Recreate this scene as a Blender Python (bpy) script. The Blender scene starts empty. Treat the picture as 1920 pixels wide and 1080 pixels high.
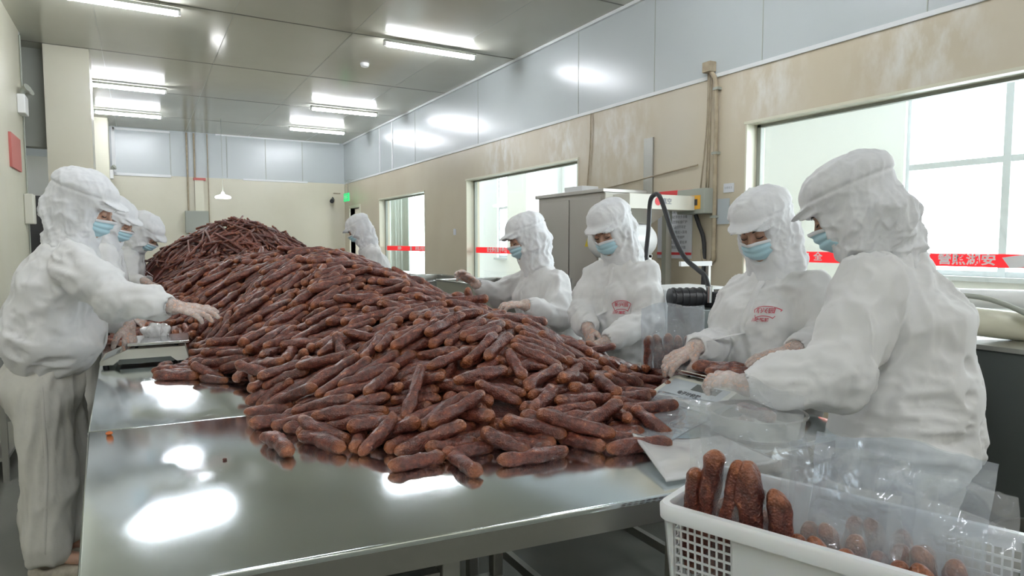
import bpy, bmesh, math, random, base64
import numpy as np
from mathutils import Vector, Matrix, Quaternion, noise as mnoise
from mathutils.bvhtree import BVHTree
PI = math.pi
SC = bpy.context.scene
COL = SC.collection

# ------------------------------------------------------------------ camera
FPX, CXP, CYP, CAMH = 1216.0, 960.0, 540.0, 1.35
PITCH = -math.atan(84 / FPX)
YAW = math.radians(29.8)
cam_data = bpy.data.cameras.new('camera')
cam_data.sensor_width = 36.0
cam_data.lens = FPX / 1920 * 36.0
cam_data.clip_start = 0.05
cam = bpy.data.objects.new('camera', cam_data)
COL.objects.link(cam)
cam.location = (0, 0, CAMH)
cam.rotation_euler = (PI / 2 + PITCH, 0, -YAW)
SC.camera = cam
FW = Vector((math.sin(YAW) * math.cos(PITCH), math.cos(YAW) * math.cos(PITCH), math.sin(PITCH)))
RT = Vector((math.cos(YAW), -math.sin(YAW), 0))
UPV = RT.cross(FW)
C0 = Vector((0, 0, CAMH))


def at(u, v, w):
    """world point seen in direction (u, v) at depth w metres"""
    return C0 + (FW * FPX + RT * (u - CXP) - UPV * (v - CYP)) * (w / FPX)


# ------------------------------------------------------------------ world, exposure
world = bpy.data.worlds.new('overcast_sky')
SC.world = world
world.use_nodes = True
wn = world.node_tree.nodes
wn['Background'].inputs[0].default_value = (0.87, 0.925, 1.0, 1)
wn['Background'].inputs[1].default_value = 6.3
SC.view_settings.view_transform = 'Standard'
SC.view_settings.look = 'None'
SC.view_settings.gamma = 1
SC.view_settings.use_curve_mapping = False
SC.view_settings.exposure = 1.0
SC.cycles.max_bounces = 10
SC.cycles.transparent_max_bounces = 24
SC.cycles.sample_clamp_indirect = 6.0
TUBE_E = 60.0

# ------------------------------------------------------------------ materials


def mat(name, color=(0.8, 0.8, 0.8), rough=0.5, metal=0.0, **kw):
    m = bpy.data.materials.new(name)
    m.use_nodes = True
    nt = m.node_tree
    b = nt.nodes['Principled BSDF']
    b.inputs['Base Color'].default_value = (*color, 1)
    b.inputs['Roughness'].default_value = rough
    b.inputs['Metallic'].default_value = metal
    for k, v in kw.items():
        b.inputs[k.replace('_', ' ')].default_value = v
    return m


def nd(nt, t, **kw):
    n = nt.nodes.new(t)
    for k, v in kw.items():
        setattr(n, k, v)
    return n


def tex_noise(nt, scale, detail=3, rough=0.5, vec_scale=None, coord='Object'):
    tc = nd(nt, 'ShaderNodeTexCoord')
    mp = nd(nt, 'ShaderNodeMapping')
    nt.links.new(tc.outputs[coord], mp.inputs[0])
    if vec_scale:
        mp.inputs['Scale'].default_value = vec_scale
    n = nd(nt, 'ShaderNodeTexNoise')
    n.inputs['Scale'].default_value = scale
    n.inputs['Detail'].default_value = detail
    n.inputs['Roughness'].default_value = rough
    nt.links.new(mp.outputs[0], n.inputs['Vector'])
    return n


def ramp(nt, src, stops):
    r = nd(nt, 'ShaderNodeValToRGB')
    e = r.color_ramp.elements
    while len(e) < len(stops):
        e.new(0.5)
    for i, (p, c) in enumerate(stops):
        e[i].position = p
        e[i].color = (*c, 1) if len(c) == 3 else c
    nt.links.new(src, r.inputs[0])
    return r


def add_bump(m, src, strength=0.3, dist=0.01):
    nt = m.node_tree
    b = nd(nt, 'ShaderNodeBump')
    b.inputs['Strength'].default_value = strength
    b.inputs['Distance'].default_value = dist
    nt.links.new(src, b.inputs['Height'])
    nt.links.new(b.outputs[0], nt.nodes['Principled BSDF'].inputs['Normal'])


def noisy(name, c1, c2, scale=3, rough=(0.4, 0.6), metal=0, bump=0.0, bscale=40, vec=None, lo=.35, hi=.65, **kw):
    m = mat(name, c1, rough[0], metal, **kw)
    nt = m.node_tree
    p = nt.nodes['Principled BSDF']
    n = tex_noise(nt, scale, 4, 0.6, vec)
    r = ramp(nt, n.outputs[0], [(lo, c1), (hi, c2)])
    nt.links.new(r.outputs[0], p.inputs['Base Color'])
    mr = nd(nt, 'ShaderNodeMapRange')
    mr.inputs['From Min'].default_value = lo
    mr.inputs['From Max'].default_value = hi
    mr.inputs['To Min'].default_value = rough[0]
    mr.inputs['To Max'].default_value = rough[1]
    nt.links.new(n.outputs[0], mr.inputs[0])
    nt.links.new(mr.outputs[0], p.inputs['Roughness'])
    if bump:
        n2 = tex_noise(nt, bscale, 3, 0.6, vec)
        add_bump(m, n2.outputs[0], bump, 0.004)
    return m


def emit(name, color, s):
    m = bpy.data.materials.new(name)
    m.use_nodes = True
    b = m.node_tree.nodes['Principled BSDF']
    b.inputs['Base Color'].default_value = (*color, 1)
    b.inputs['Emission Color'].default_value = (*color, 1)
    b.inputs['Emission Strength'].default_value = s
    return m


def clear_mat(name, tint, opacity, rough=0.08, spec=0.5):
    """thin clear sheet: transparency mixed with a glossy / diffuse film"""
    m = bpy.data.materials.new(name)
    m.use_nodes = True
    nt = m.node_tree
    nt.nodes.clear()
    out = nd(nt, 'ShaderNodeOutputMaterial')
    tr = nd(nt, 'ShaderNodeBsdfTransparent')
    tr.inputs[0].default_value = (*tint, 1)
    p = nd(nt, 'ShaderNodeBsdfPrincipled')
    p.inputs['Base Color'].default_value = (*tint, 1)
    p.inputs['Roughness'].default_value = rough
    p.inputs['Specular IOR Level'].default_value = spec
    gl = nd(nt, 'ShaderNodeBsdfGlossy')
    gl.inputs['Roughness'].default_value = rough
    lw = nd(nt, 'ShaderNodeLayerWeight')
    lw.inputs[0].default_value = 0.5
    pw = nd(nt, 'ShaderNodeMath', operation='POWER')
    nt.links.new(lw.outputs['Facing'], pw.inputs[0])
    pw.inputs[1].default_value = 5.0
    fr = nd(nt, 'ShaderNodeMath', operation='MULTIPLY_ADD')
    nt.links.new(pw.outputs[0], fr.inputs[0])
    fr.inputs[1].default_value = 0.9
    fr.inputs[2].default_value = 0.04
    mx = nd(nt, 'ShaderNodeMixShader')
    mx.inputs[0].default_value = opacity
    nt.links.new(tr.outputs[0], mx.inputs[1])
    nt.links.new(p.outputs[0], mx.inputs[2])
    mx2 = nd(nt, 'ShaderNodeMixShader')
    nt.links.new(fr.outputs[0], mx2.inputs[0])
    nt.links.new(mx.outputs[0], mx2.inputs[1])
    nt.links.new(gl.outputs[0], mx2.inputs[2])
    nt.links.new(mx2.outputs[0], out.inputs[0])
    return m


def film_pair(name, c):
    m = bpy.data.materials.new(name); m.use_nodes = True
    nt = m.node_tree; p = nt.nodes['Principled BSDF']; out = [q for q in nt.nodes if q.type == 'OUTPUT_MATERIAL'][0]
    p.inputs['Base Color'].default_value = (*c, 1)
    t = nd(nt, 'ShaderNodeBsdfTranslucent'); t.inputs[0].default_value = (*c, 1)
    mx = nd(nt, 'ShaderNodeMixShader'); mx.inputs[0].default_value = .6
    nt.links.new(p.outputs[0], mx.inputs[1]); nt.links.new(t.outputs[0], mx.inputs[2]); nt.links.new(mx.outputs[0], out.inputs[0])
    return m


M = {}
M['ceil'] = noisy('ceiling_panel', (0.50, 0.50, 0.42), (0.53, 0.53, 0.45), 0.8, (0.11, 0.15))
M['panel'] = noisy('grey_metal_panel', (0.50, 0.545, 0.55), (0.535, 0.575, 0.58), 0.5, (0.25, 0.28), lo=.2, hi=.8)
M['trim'] = mat('white_trim', (0.78, 0.80, 0.80), 0.3)
M['seam'] = mat('dark_seam', (0.16, 0.16, 0.14), 0.6)
M['dark'] = mat('dark_rubber', (0.02, 0.02, 0.022), 0.5)
M['black'] = mat('black_plastic', (0.03, 0.03, 0.033), 0.35)
M['white'] = mat('white_plastic', (0.8, 0.81, 0.8), 0.35)
M['ivory'] = mat('ivory_paint', (0.72, 0.71, 0.62), 0.4)
M['red'] = mat('red_vinyl', (0.78, 0.055, 0.06), 0.5)
M['redfilm'] = film_pair('backlit_red_film', (0.95, 0.12, 0.14))
M['whitefilm'] = film_pair('backlit_white_film', (0.95, 0.95, 0.95))
M['redpale'] = mat('faded_red', (0.55, 0.16, 0.14), 0.6)
M['yellow'] = mat('yellow_sticker', (0.75, 0.6, 0.05), 0.5)
M['orange'] = mat('orange_sticker', (0.8, 0.42, 0.04), 0.5)
M['greybox'] = mat('grey_enamel', (0.36, 0.38, 0.33), 0.45)
M['paper'] = mat('poster_paper', (0.74, 0.76, 0.80), 0.6)
M['ink'] = mat('black_ink', (0.05, 0.05, 0.055), 0.6)
M['inkgrey'] = mat('grey_ink', (0.32, 0.33, 0.36), 0.6)
M['pipe'] = noisy('painted_pipe', (0.34, 0.28, 0.19), (0.45, 0.38, 0.27), 12, (0.5, 0.7))
M['tube'] = emit('fluorescent_tube', (0.90, 0.93, 1.0), TUBE_E)
M['exit'] = emit('green_exit_light', (0.03, 0.5, 0.16), .5)
M['floor'] = noisy('wet_floor', (0.10, 0.105, 0.09), (0.16, 0.16, 0.14), 2.5, (0.3, 0.55), bump=.1, bscale=60)
M['glass'] = clear_mat('window_glass', (0.97, 1.0, 0.985), 0.03, 0.02)
M['outwall'] = mat('corridor_white_wall', (0.9, 0.92, 0.91), 0.5)
M['pvc'] = mat('grey_white_window_frame', (0.55, 0.58, 0.60), 0.35)
M['curtain'] = noisy('pale_green_curtain', (0.42, 0.5, 0.45), (0.72, 0.78, 0.75), 1.0, (0.7, 0.8), vec=(1, 9, 0.05))
M['polish'] = mat('bright_steel', (0.72, 0.73, 0.74), 0.14, 1.0)


def wall_mat(name, c1, c2, c3, pale_patches=()):
    m = mat(name, c1, 0.3)
    nt = m.node_tree
    p = nt.nodes['Principled BSDF']
    n = tex_noise(nt, 1.4, 3, 0.5)
    r = ramp(nt, n.outputs[0], [(0.25, c1), (0.5, c2), (0.8, c3)])
    # pale blotches from soft noise
    n2 = tex_noise(nt, .9, 1, 0.5, (1, 1, .7))
    r2 = ramp(nt, n2.outputs[0], [(0.60, (0, 0, 0)), (0.80, (0.5, 0.5, 0.5))])
    mx = nd(nt, 'ShaderNodeMixRGB')
    nt.links.new(r2.outputs[0], mx.inputs[0])
    nt.links.new(r.outputs[0], mx.inputs[1])
    mx.inputs[2].default_value = (0.66, 0.64, 0.58, 1)
    last = mx.outputs[0]
    # milky pale patches at a few set places, fading outward
    for (cx, cy, cz, rad) in pale_patches:
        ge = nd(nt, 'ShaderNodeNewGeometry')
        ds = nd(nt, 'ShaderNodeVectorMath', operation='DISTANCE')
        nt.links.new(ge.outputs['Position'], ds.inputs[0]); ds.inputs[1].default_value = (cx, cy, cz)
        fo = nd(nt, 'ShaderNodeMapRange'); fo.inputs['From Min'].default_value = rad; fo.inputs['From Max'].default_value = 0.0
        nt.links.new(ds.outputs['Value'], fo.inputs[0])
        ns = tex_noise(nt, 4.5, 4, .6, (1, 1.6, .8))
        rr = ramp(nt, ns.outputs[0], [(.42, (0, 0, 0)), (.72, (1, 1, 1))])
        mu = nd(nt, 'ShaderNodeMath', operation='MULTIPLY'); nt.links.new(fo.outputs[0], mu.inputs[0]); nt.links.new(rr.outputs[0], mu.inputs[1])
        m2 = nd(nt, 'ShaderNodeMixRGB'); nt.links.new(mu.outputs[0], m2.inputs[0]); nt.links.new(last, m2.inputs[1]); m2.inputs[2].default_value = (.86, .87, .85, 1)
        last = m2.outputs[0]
    nt.links.new(last, p.inputs['Base Color'])
    n3 = tex_noise(nt, 4, 2, 0.5)
    mr = nd(nt, 'ShaderNodeMapRange')
    mr.inputs['To Min'].default_value = 0.26
    mr.inputs['To Max'].default_value = 0.34
    nt.links.new(n3.outputs[0], mr.inputs[0])
    nt.links.new(mr.outputs[0], p.inputs['Roughness'])
    add_bump(m, n3.outputs[0], 0.12, 0.02)
    return m


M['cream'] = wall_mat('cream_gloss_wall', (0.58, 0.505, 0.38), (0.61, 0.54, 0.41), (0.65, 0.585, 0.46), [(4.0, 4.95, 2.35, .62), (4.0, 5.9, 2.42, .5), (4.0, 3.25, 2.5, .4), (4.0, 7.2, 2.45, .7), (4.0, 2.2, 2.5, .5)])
M['cream2'] = wall_mat('pale_cream_wall', (0.66, 0.63, 0.50), (0.69, 0.66, 0.53), (0.71, 0.69, 0.56))
M['reveal'] = mat('cream_reveal', (0.74, 0.72, 0.58), 0.35)


def steel_mat(name, base, r0, r1, brush=(1, 60, 1), bs=0.08):
    m = mat(name, base, r0, 1.0)
    nt = m.node_tree
    p = nt.nodes['Principled BSDF']
    n = tex_noise(nt, 3, 5, 0.65)
    mr = nd(nt, 'ShaderNodeMapRange')
    mr.inputs['From Min'].default_value = 0.3
    mr.inputs['From Max'].default_value = 0.7
    mr.inputs['To Min'].default_value = r0
    mr.inputs['To Max'].default_value = r1
    nt.links.new(n.outputs[0], mr.inputs[0])
    nt.links.new(mr.outputs[0], p.inputs['Roughness'])
    n2 = tex_noise(nt, 18, 4, 0.7, brush)
    n3 = tex_noise(nt, 1.7, 2, 0.5)
    ad = nd(nt, 'ShaderNodeMath', operation='MULTIPLY_ADD')
    nt.links.new(n3.outputs[0], ad.inputs[0])
    ad.inputs[1].default_value = 6.0
    nt.links.new(n2.outputs[0], ad.inputs[2])
    add_bump(m, ad.outputs[0], bs, 0.0015)
    return m


M['steel'] = steel_mat('brushed_table_steel', (0.86, 0.94, 0.97), 0.08, 0.15, bs=.03)
M['steelside'] = steel_mat('dull_steel', (0.42, 0.42, 0.39), 0.28, 0.4, (1, 1, 40))
M['steelcab'] = steel_mat('cabinet_steel', (0.52, 0.50, 0.47), 0.32, 0.45, (30, 30, 1))
M['steeldark'] = mat('dark_steel', (0.13, 0.145, 0.14), 0.38, 0.55)

# ------------------------------------------------------------------ object helpers


def link_mesh(name, verts, faces, material=None, parent=None, smooth=False):
    me = bpy.data.meshes.new(name)
    me.from_pydata([tuple(v) for v in verts], [], [tuple(f) for f in faces])
    me.update()
    if smooth:
        me.shade_smooth()
    o = bpy.data.objects.new(name, me)
    COL.objects.link(o)
    if material is not None:
        me.materials.append(material)
    if parent is not None:
        o.parent = parent
        o.matrix_parent_inverse = Matrix.Identity(4)
        off = world_loc(parent)
        me.transform(Matrix.Translation(-off)) if off.length > 0 else None
    return o


def world_loc(o):
    v = Vector((0, 0, 0))
    while o is not None:
        v = v + o.location
        o = o.parent
    return v


def bm_obj(name, bm, material=None, parent=None, smooth=False, autosmooth=None):
    """a bmesh in WORLD coordinates; geometry is shifted so the parent's origin is honoured"""
    me = bpy.data.meshes.new(name)
    bm.normal_update()
    if smooth and autosmooth:
        for e in bm.edges:
            if len(e.link_faces) == 2 and e.calc_face_angle(0) > autosmooth:
                e.smooth = False
    bm.to_mesh(me)
    bm.free()
    if smooth:
        me.shade_smooth()
    mats = material if isinstance(material, (list, tuple)) else [material]
    for m in mats:
        if m is not None:
            me.materials.append(m)
    o = bpy.data.objects.new(name, me)
    COL.objects.link(o)
    if parent is not None:
        o.parent = parent
        me.transform(Matrix.Translation(-world_loc(parent)))
    return o


def thing(name, label, cat, loc=(0, 0, 0), group=None):
    o = bpy.data.objects.new(name, None)
    o.empty_display_size = 0.1
    COL.objects.link(o)
    o.location = loc
    tag(o, label, cat, group)
    return o


def tag(o, label, cat, group=None, kind=None):
    if label:
        o['label'] = label
    if cat:
        o['category'] = cat
    if group:
        o['group'] = group
    if kind:
        o['kind'] = kind
    return o


def struct(o, label=None):
    o['kind'] = 'structure'
    if label:
        o['label'] = label
    return o


def box(bm, lo, hi, mtx=None, bevel=0.0, mi=0):
    lo, hi = Vector(lo), Vector(hi)
    c, s = (lo + hi) / 2, hi - lo
    r = bmesh.ops.create_cube(bm, size=1)
    vs = r['verts']
    for v in vs:
        v.co = Vector((v.co.x * s.x, v.co.y * s.y, v.co.z * s.z)) + c
    fs = set(f for v in vs for f in v.link_faces)
    for f in fs:
        f.material_index = mi
    if bevel > 0:
        es = list(set(e for v in vs for e in v.link_edges))
        rb = bmesh.ops.bevel(bm, geom=es, offset=bevel, segments=2, profile=0.5, affect='EDGES')
        vs = list(set(v for f in rb['faces'] for v in f.verts) | set(v for v in vs if v.is_valid))
        for f in rb['faces']:
            f.material_index = mi
    if mtx is not None:
        for v in vs:
            v.co = mtx @ v.co
    return vs


def new_box(name, lo, hi, material, parent=None, bevel=0.0, mtx=None):
    bm = bmesh.new()
    box(bm, lo, hi, mtx, bevel)
    return bm_obj(name, bm, material, parent)


def tube(bm, pts, r, seg=10, cap=True, mi=0):
    """sweep a circle along points; r number or list"""
    pts = [Vector(p) for p in pts]
    n = len(pts)
    rs = r if isinstance(r, (list, tuple)) else [r] * n
    t0 = (pts[1] - pts[0]).normalized()
    ref = Vector((0, 0, 1)) if abs(t0.z) < 0.9 else Vector((1, 0, 0))
    nrm = t0.cross(ref).normalized()
    rings = []
    for i, p in enumerate(pts):
        if i == 0:
            t = t0
        elif i == n - 1:
            t = (pts[-1] - pts[-2]).normalized()
        else:
            t = ((pts[i] - pts[i - 1]).normalized() + (pts[i + 1] - pts[i]).normalized())
            t = t.normalized() if t.length > 1e-6 else t0
        nrm = (nrm - t * nrm.dot(t))
        nrm = nrm.normalized() if nrm.length > 1e-6 else t.orthogonal().normalized()
        b = t.cross(nrm)
        rings.append([bm.verts.new(p + (nrm * math.cos(a) + b * math.sin(a)) * rs[i])
                      for a in (2 * PI * k / seg for k in range(seg))])
    for i in range(n - 1):
        for k in range(seg):
            f = bm.faces.new((rings[i][k], rings[i][(k + 1) % seg], rings[i + 1][(k + 1) % seg], rings[i + 1][k]))
            f.material_index = mi
            f.smooth = True
    if cap:
        f = bm.faces.new(rings[0][::-1]); f.material_index = mi
        f = bm.faces.new(rings[-1]); f.material_index = mi
    return rings


def smooth_path(pts, n=8):
    """Catmull-Rom"""
    P = [Vector(p) for p in pts]
    P = [P[0] * 2 - P[1]] + P + [P[-1] * 2 - P[-2]]
    out = []
    for i in range(1, len(P) - 2):
        for k in range(n):
            t = k / n
            a, b, c, d = P[i - 1], P[i], P[i + 1], P[i + 2]
            out.append(0.5 * ((2 * b) + (c - a) * t + (2 * a - 5 * b + 4 * c - d) * t * t + (3 * b - a - 3 * c + d) * t ** 3))
    out.append(P[-2])
    return out


def new_tube(name, pts, r, material, parent=None, seg=10, smooth=0):
    bm = bmesh.new()
    tube(bm, smooth_path(pts, smooth) if smooth else pts, r, seg)
    return bm_obj(name, bm, material, parent, smooth=True, autosmooth=1.0)


def prism(bm, poly, z0, z1, mi=0):
    """vertical prism from an xy polygon (counter-clockwise)"""
    a = [bm.verts.new((x, y, z0)) for x, y in poly]
    b = [bm.verts.new((x, y, z1)) for x, y in poly]
    n = len(poly)
    fs = [bm.faces.new(a[::-1]), bm.faces.new(b)]
    for i in range(n):
        fs.append(bm.faces.new((a[i], a[(i + 1) % n], b[(i + 1) % n], b[i])))
    for f in fs:
        f.material_index = mi
    return fs


_font_cache = {}


def text_mesh(s, size, bold=0.0):
    """flat text as (verts, faces) in the xy plane, centred"""
    cu = bpy.data.curves.new('t', 'FONT')
    cu.body = s
    cu.size = size
    cu.align_x = 'CENTER'
    cu.align_y = 'CENTER'
    cu.offset = bold
    cu.resolution_u = 2
    o = bpy.data.objects.new('t', cu)
    COL.objects.link(o)
    dg = bpy.context.evaluated_depsgraph_get()
    me = bpy.data.meshes.new_from_object(o.evaluated_get(dg))
    vs = [v.co.copy() for v in me.vertices]
    fs = [tuple(p.vertices) for p in me.polygons]
    bpy.data.objects.remove(o)
    bpy.data.curves.remove(cu)
    bpy.data.meshes.remove(me)
    return vs, fs


def text_obj(name, s, size, origin, xdir, ydir, material, parent=None, bold=0.0, sx=1.0):
    vs, fs = text_mesh(s, size, bold)
    o, x, y = Vector(origin), Vector(xdir).normalized(), Vector(ydir).normalized()
    return link_mesh(name, [o + x * v.x * sx + y * v.y for v in vs], fs, material, parent)
# ================================================================== IMPLICIT SURFACES (for bodies and clothes)
def V3(*a):
    return np.array(a, float)


def unit(v):
    v = np.asarray(v, float)
    return v / (np.linalg.norm(v) + 1e-12)


class Field:
    def __init__(self, lo, hi, h):
        self.lo = np.array(lo, float); self.h = h
        self.n = np.ceil((np.array(hi, float) - self.lo) / h).astype(int) + 1
        self.F = np.full(self.n, 1.0, np.float32)
        self.ax = [self.lo[i] + h * np.arange(self.n[i]) for i in range(3)]

    def region(self, lo, hi, m):
        a = np.clip(np.floor((np.array(lo) - m - self.lo) / self.h).astype(int), 0, self.n)
        b = np.clip(np.ceil((np.array(hi) + m - self.lo) / self.h).astype(int) + 1, 0, self.n)
        if np.any(b <= a):
            return None
        sl = tuple(slice(a[i], b[i]) for i in range(3))
        X = self.ax[0][sl[0]][:, None, None]; Y = self.ax[1][sl[1]][None, :, None]; Z = self.ax[2][sl[2]][None, None, :]
        return sl, X, Y, Z

    def comb(self, sl, d, k, sub=False):
        a = self.F[sl]
        if sub:
            d = -d
            hh = np.maximum(k - np.abs(a - d), 0) / k
            self.F[sl] = np.maximum(a, d) + hh * hh * k * .25
        else:
            hh = np.maximum(k - np.abs(a - d), 0) / k
            self.F[sl] = np.minimum(a, d) - hh * hh * k * .25

    def cone(self, a, b, ra, rb, k=.02, sub=False):
        a = np.asarray(a, float); b = np.asarray(b, float); R = max(ra, rb)
        g = self.region(np.minimum(a, b) - R, np.maximum(a, b) + R, k + 3 * self.h)
        if g is None: return
        sl, X, Y, Z = g
        ab = b - a; L2 = ab @ ab + 1e-12
        px, py, pz = X - a[0], Y - a[1], Z - a[2]
        t = np.clip((px * ab[0] + py * ab[1] + pz * ab[2]) / L2, 0, 1)
        d = np.sqrt((px - t * ab[0]) ** 2 + (py - t * ab[1]) ** 2 + (pz - t * ab[2]) ** 2) - (ra + (rb - ra) * t)
        self.comb(sl, d.astype(np.float32), k, sub)

    def ell(self, c, r, R=None, k=.02, sub=False):
        """ellipsoid; R rows are the local axes in world space"""
        c = np.asarray(c, float); r = np.asarray(r, float)
        m = r.max() if R is not None else r
        g = self.region(c - m, c + m, k + 3 * self.h)
        if g is None: return
        sl, X, Y, Z = g
        px, py, pz = X - c[0], Y - c[1], Z - c[2]
        if R is None: R = np.eye(3)
        q = [(px * R[i][0] + py * R[i][1] + pz * R[i][2]) for i in range(3)]
        k0 = np.sqrt(sum((q[i] / r[i]) ** 2 for i in range(3))); k1 = np.sqrt(sum((q[i] / r[i] ** 2) ** 2 for i in range(3)))
        d = k0 * (k0 - 1) / (k1 + 1e-6)
        self.comb(sl, d.astype(np.float32), k, sub)

    def seg(self, a, b, sa, sb, lat, k=.03, sub=False):
        """segment with elliptic section; sa, sb = (half width along lat, half depth)"""
        a = np.asarray(a, float); b = np.asarray(b, float)
        ab = b - a; L = np.linalg.norm(ab); ax = ab / L
        lat = np.asarray(lat, float); lat = unit(lat - ax * (lat @ ax)); dep = np.cross(ax, lat)
        R = max(*sa, *sb)
        g = self.region(np.minimum(a, b) - R, np.maximum(a, b) + R, k + 3 * self.h)
        if g is None: return
        sl, X, Y, Z = g
        px, py, pz = X - a[0], Y - a[1], Z - a[2]
        s = px * ax[0] + py * ax[1] + pz * ax[2]
        t = np.clip(s / L, 0, 1)
        u = px * lat[0] + py * lat[1] + pz * lat[2]; v = px * dep[0] + py * dep[1] + pz * dep[2]
        o = s - t * L
        w1 = sa[0] + (sb[0] - sa[0]) * t; w2 = sa[1] + (sb[1] - sa[1]) * t
        ro = np.minimum(w1, w2) * .8
        k0 = np.sqrt((u / w1) ** 2 + (v / w2) ** 2 + (o / ro) ** 2)
        k1 = np.sqrt((u / w1 ** 2) ** 2 + (v / w2 ** 2) ** 2 + (o / ro ** 2) ** 2)
        d = k0 * (k0 - 1) / (k1 + 1e-6)
        self.comb(sl, d.astype(np.float32), k, sub)

    def halfspace(self, p, n, k=.01):
        """remove everything on the side n points to"""
        X, Y, Z = self.ax[0][:, None, None], self.ax[1][None, :, None], self.ax[2][None, None, :]
        d = (X - p[0]) * n[0] + (Y - p[1]) * n[1] + (Z - p[2]) * n[2]
        hh = np.maximum(k - np.abs(self.F - d), 0) / k
        self.F = (np.maximum(self.F, d) + hh * hh * k * .25).astype(np.float32)

    def mesh(self, smooth=2):
        F = self.F; s = F < 0
        nx, ny, nz = F.shape
        cnt = np.zeros((nx - 1, ny - 1, nz - 1), np.int8)
        for o in np.ndindex(2, 2, 2):
            cnt += s[o[0]:o[0] + nx - 1, o[1]:o[1] + ny - 1, o[2]:o[2] + nz - 1]
        act = np.argwhere((cnt > 0) & (cnt < 8))
        ids = -np.ones(cnt.shape, np.int64)
        ids[act[:, 0], act[:, 1], act[:, 2]] = np.arange(len(act))
        acc = np.zeros((len(act), 3)); num = np.zeros(len(act))
        cv = {}
        for o in np.ndindex(2, 2, 2):
            cv[o] = F[act[:, 0] + o[0], act[:, 1] + o[1], act[:, 2] + o[2]].astype(float)
        for a in range(3):
            for o in np.ndindex(2, 2, 2):
                if o[a]: continue
                o2 = list(o); o2[a] = 1; o2 = tuple(o2)
                A, B = cv[o], cv[o2]
                msk = (A < 0) != (B < 0)
                t = np.where(msk, A / np.where(msk, A - B, 1), 0)
                p = np.zeros((len(act), 3)); p += np.array(o); p[:, a] += t
                acc += p * msk[:, None]; num += msk
        V = (act + acc / num[:, None]) * self.h + self.lo
        Fs = []
        for a in range(3):
            b, c = (a + 1) % 3, (a + 2) % 3
            sl0 = [slice(None)] * 3; sl1 = [slice(None)] * 3
            sl0[a] = slice(0, -1); sl1[a] = slice(1, None)
            ch = s[tuple(sl0)] != s[tuple(sl1)]
            E = np.argwhere(ch)
            ok = (E[:, b] > 0) & (E[:, c] > 0) & (E[:, b] < F.shape[b] - 1) & (E[:, c] < F.shape[c] - 1)
            E = E[ok]
            q = []
            for db, dc in ((-1, -1), (0, -1), (0, 0), (-1, 0)):
                P = E.copy(); P[:, b] += db; P[:, c] += dc
                q.append(ids[P[:, 0], P[:, 1], P[:, 2]])
            q = np.stack(q, 1)
            ins = s[E[:, 0], E[:, 1], E[:, 2]]
            q[~ins] = q[~ins][:, ::-1]
            Fs.append(q)
        Fa = np.vstack(Fs)
        V = lap_smooth(V, Fa, smooth)
        return V, Fa


def lap_smooth(V, Fa, it, w=.5):
    n = len(V)
    i = np.concatenate([Fa[:, k] for k in range(4)]); j = np.concatenate([Fa[:, (k + 1) % 4] for k in range(4)])
    deg = np.bincount(i, minlength=n) + np.bincount(j, minlength=n)
    for _ in range(it):
        S = np.zeros_like(V)
        for a in range(3):
            S[:, a] = np.bincount(i, V[j, a], n) + np.bincount(j, V[i, a], n)
        V = V * (1 - w) + w * S / np.maximum(deg, 1)[:, None]
    return V


def normals(V, Fa):
    n = np.cross(V[Fa[:, 2]] - V[Fa[:, 0]], V[Fa[:, 3]] - V[Fa[:, 1]])
    N = np.zeros_like(V)
    for k in range(4):
        for a in range(3):
            N[:, a] += np.bincount(Fa[:, k], n[:, a], len(V))
    return N / (np.linalg.norm(N, axis=1)[:, None] + 1e-12)


_rl = np.random.RandomState(11).rand(64, 64, 64).astype(np.float32)


def vnoise(P):
    """value noise 0..1 for an (n,3) array"""
    P = np.asarray(P, float)
    i = np.floor(P).astype(int); f = P - i; f = f * f * (3 - 2 * f)
    r = 0
    for o in np.ndindex(2, 2, 2):
        w = np.prod([f[:, a] if o[a] else 1 - f[:, a] for a in range(3)], axis=0)
        r = r + w * _rl[(i[:, 0] + o[0]) & 63, (i[:, 1] + o[1]) & 63, (i[:, 2] + o[2]) & 63]
    return r


def ridged(P):
    r = 1 - np.abs(2 * vnoise(P) - 1)
    q = 1 - np.abs(2 * vnoise(P * 2.1 + 9.7) - 1)
    return .72 * np.clip(r * 1.15 - .1, 0, 1) ** 2.6 + .34 * q ** 2


def folds(P, axis, fa, fp, seed=0, warp=.5):
    """crease pattern: frequency fa along axis, fp across it"""
    axis = unit(axis)
    t = P @ axis
    Q = P * fp + np.outer(t * (fa - fp), axis)
    Q = Q + warp * np.stack([vnoise(P * 6 + seed + k * 7.3) for k in range(3)], 1) + seed
    return ridged(Q) - .35


def np_mesh(name, V, Fa, material, parent=None, smooth=True):
    me = bpy.data.meshes.new(name)
    off = np.array(world_loc(parent)) if parent is not None else 0
    V = V - off
    me.vertices.add(len(V)); me.vertices.foreach_set('co', V.astype(np.float32).ravel())
    Fa = np.asarray(Fa)
    k = Fa.shape[1]
    me.loops.add(len(Fa) * k); me.loops.foreach_set('vertex_index', Fa.astype(np.int32).ravel())
    me.polygons.add(len(Fa)); me.polygons.foreach_set('loop_start', np.arange(0, len(Fa) * k, k, dtype=np.int32))
    me.update(calc_edges=True); me.validate()
    if smooth: me.shade_smooth()
    me.materials.append(material)
    o = bpy.data.objects.new(name, me); COL.objects.link(o)
    if parent is not None: o.parent = parent
    return o
# ================================================================== ROOM
XR, ZC, ZB = 4.0, 3.55, 2.665      # right wall, ceiling, bottom of the metal band
YB, XL = 14.5, -1.02
WT = 0.2                             # wall thickness

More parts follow.
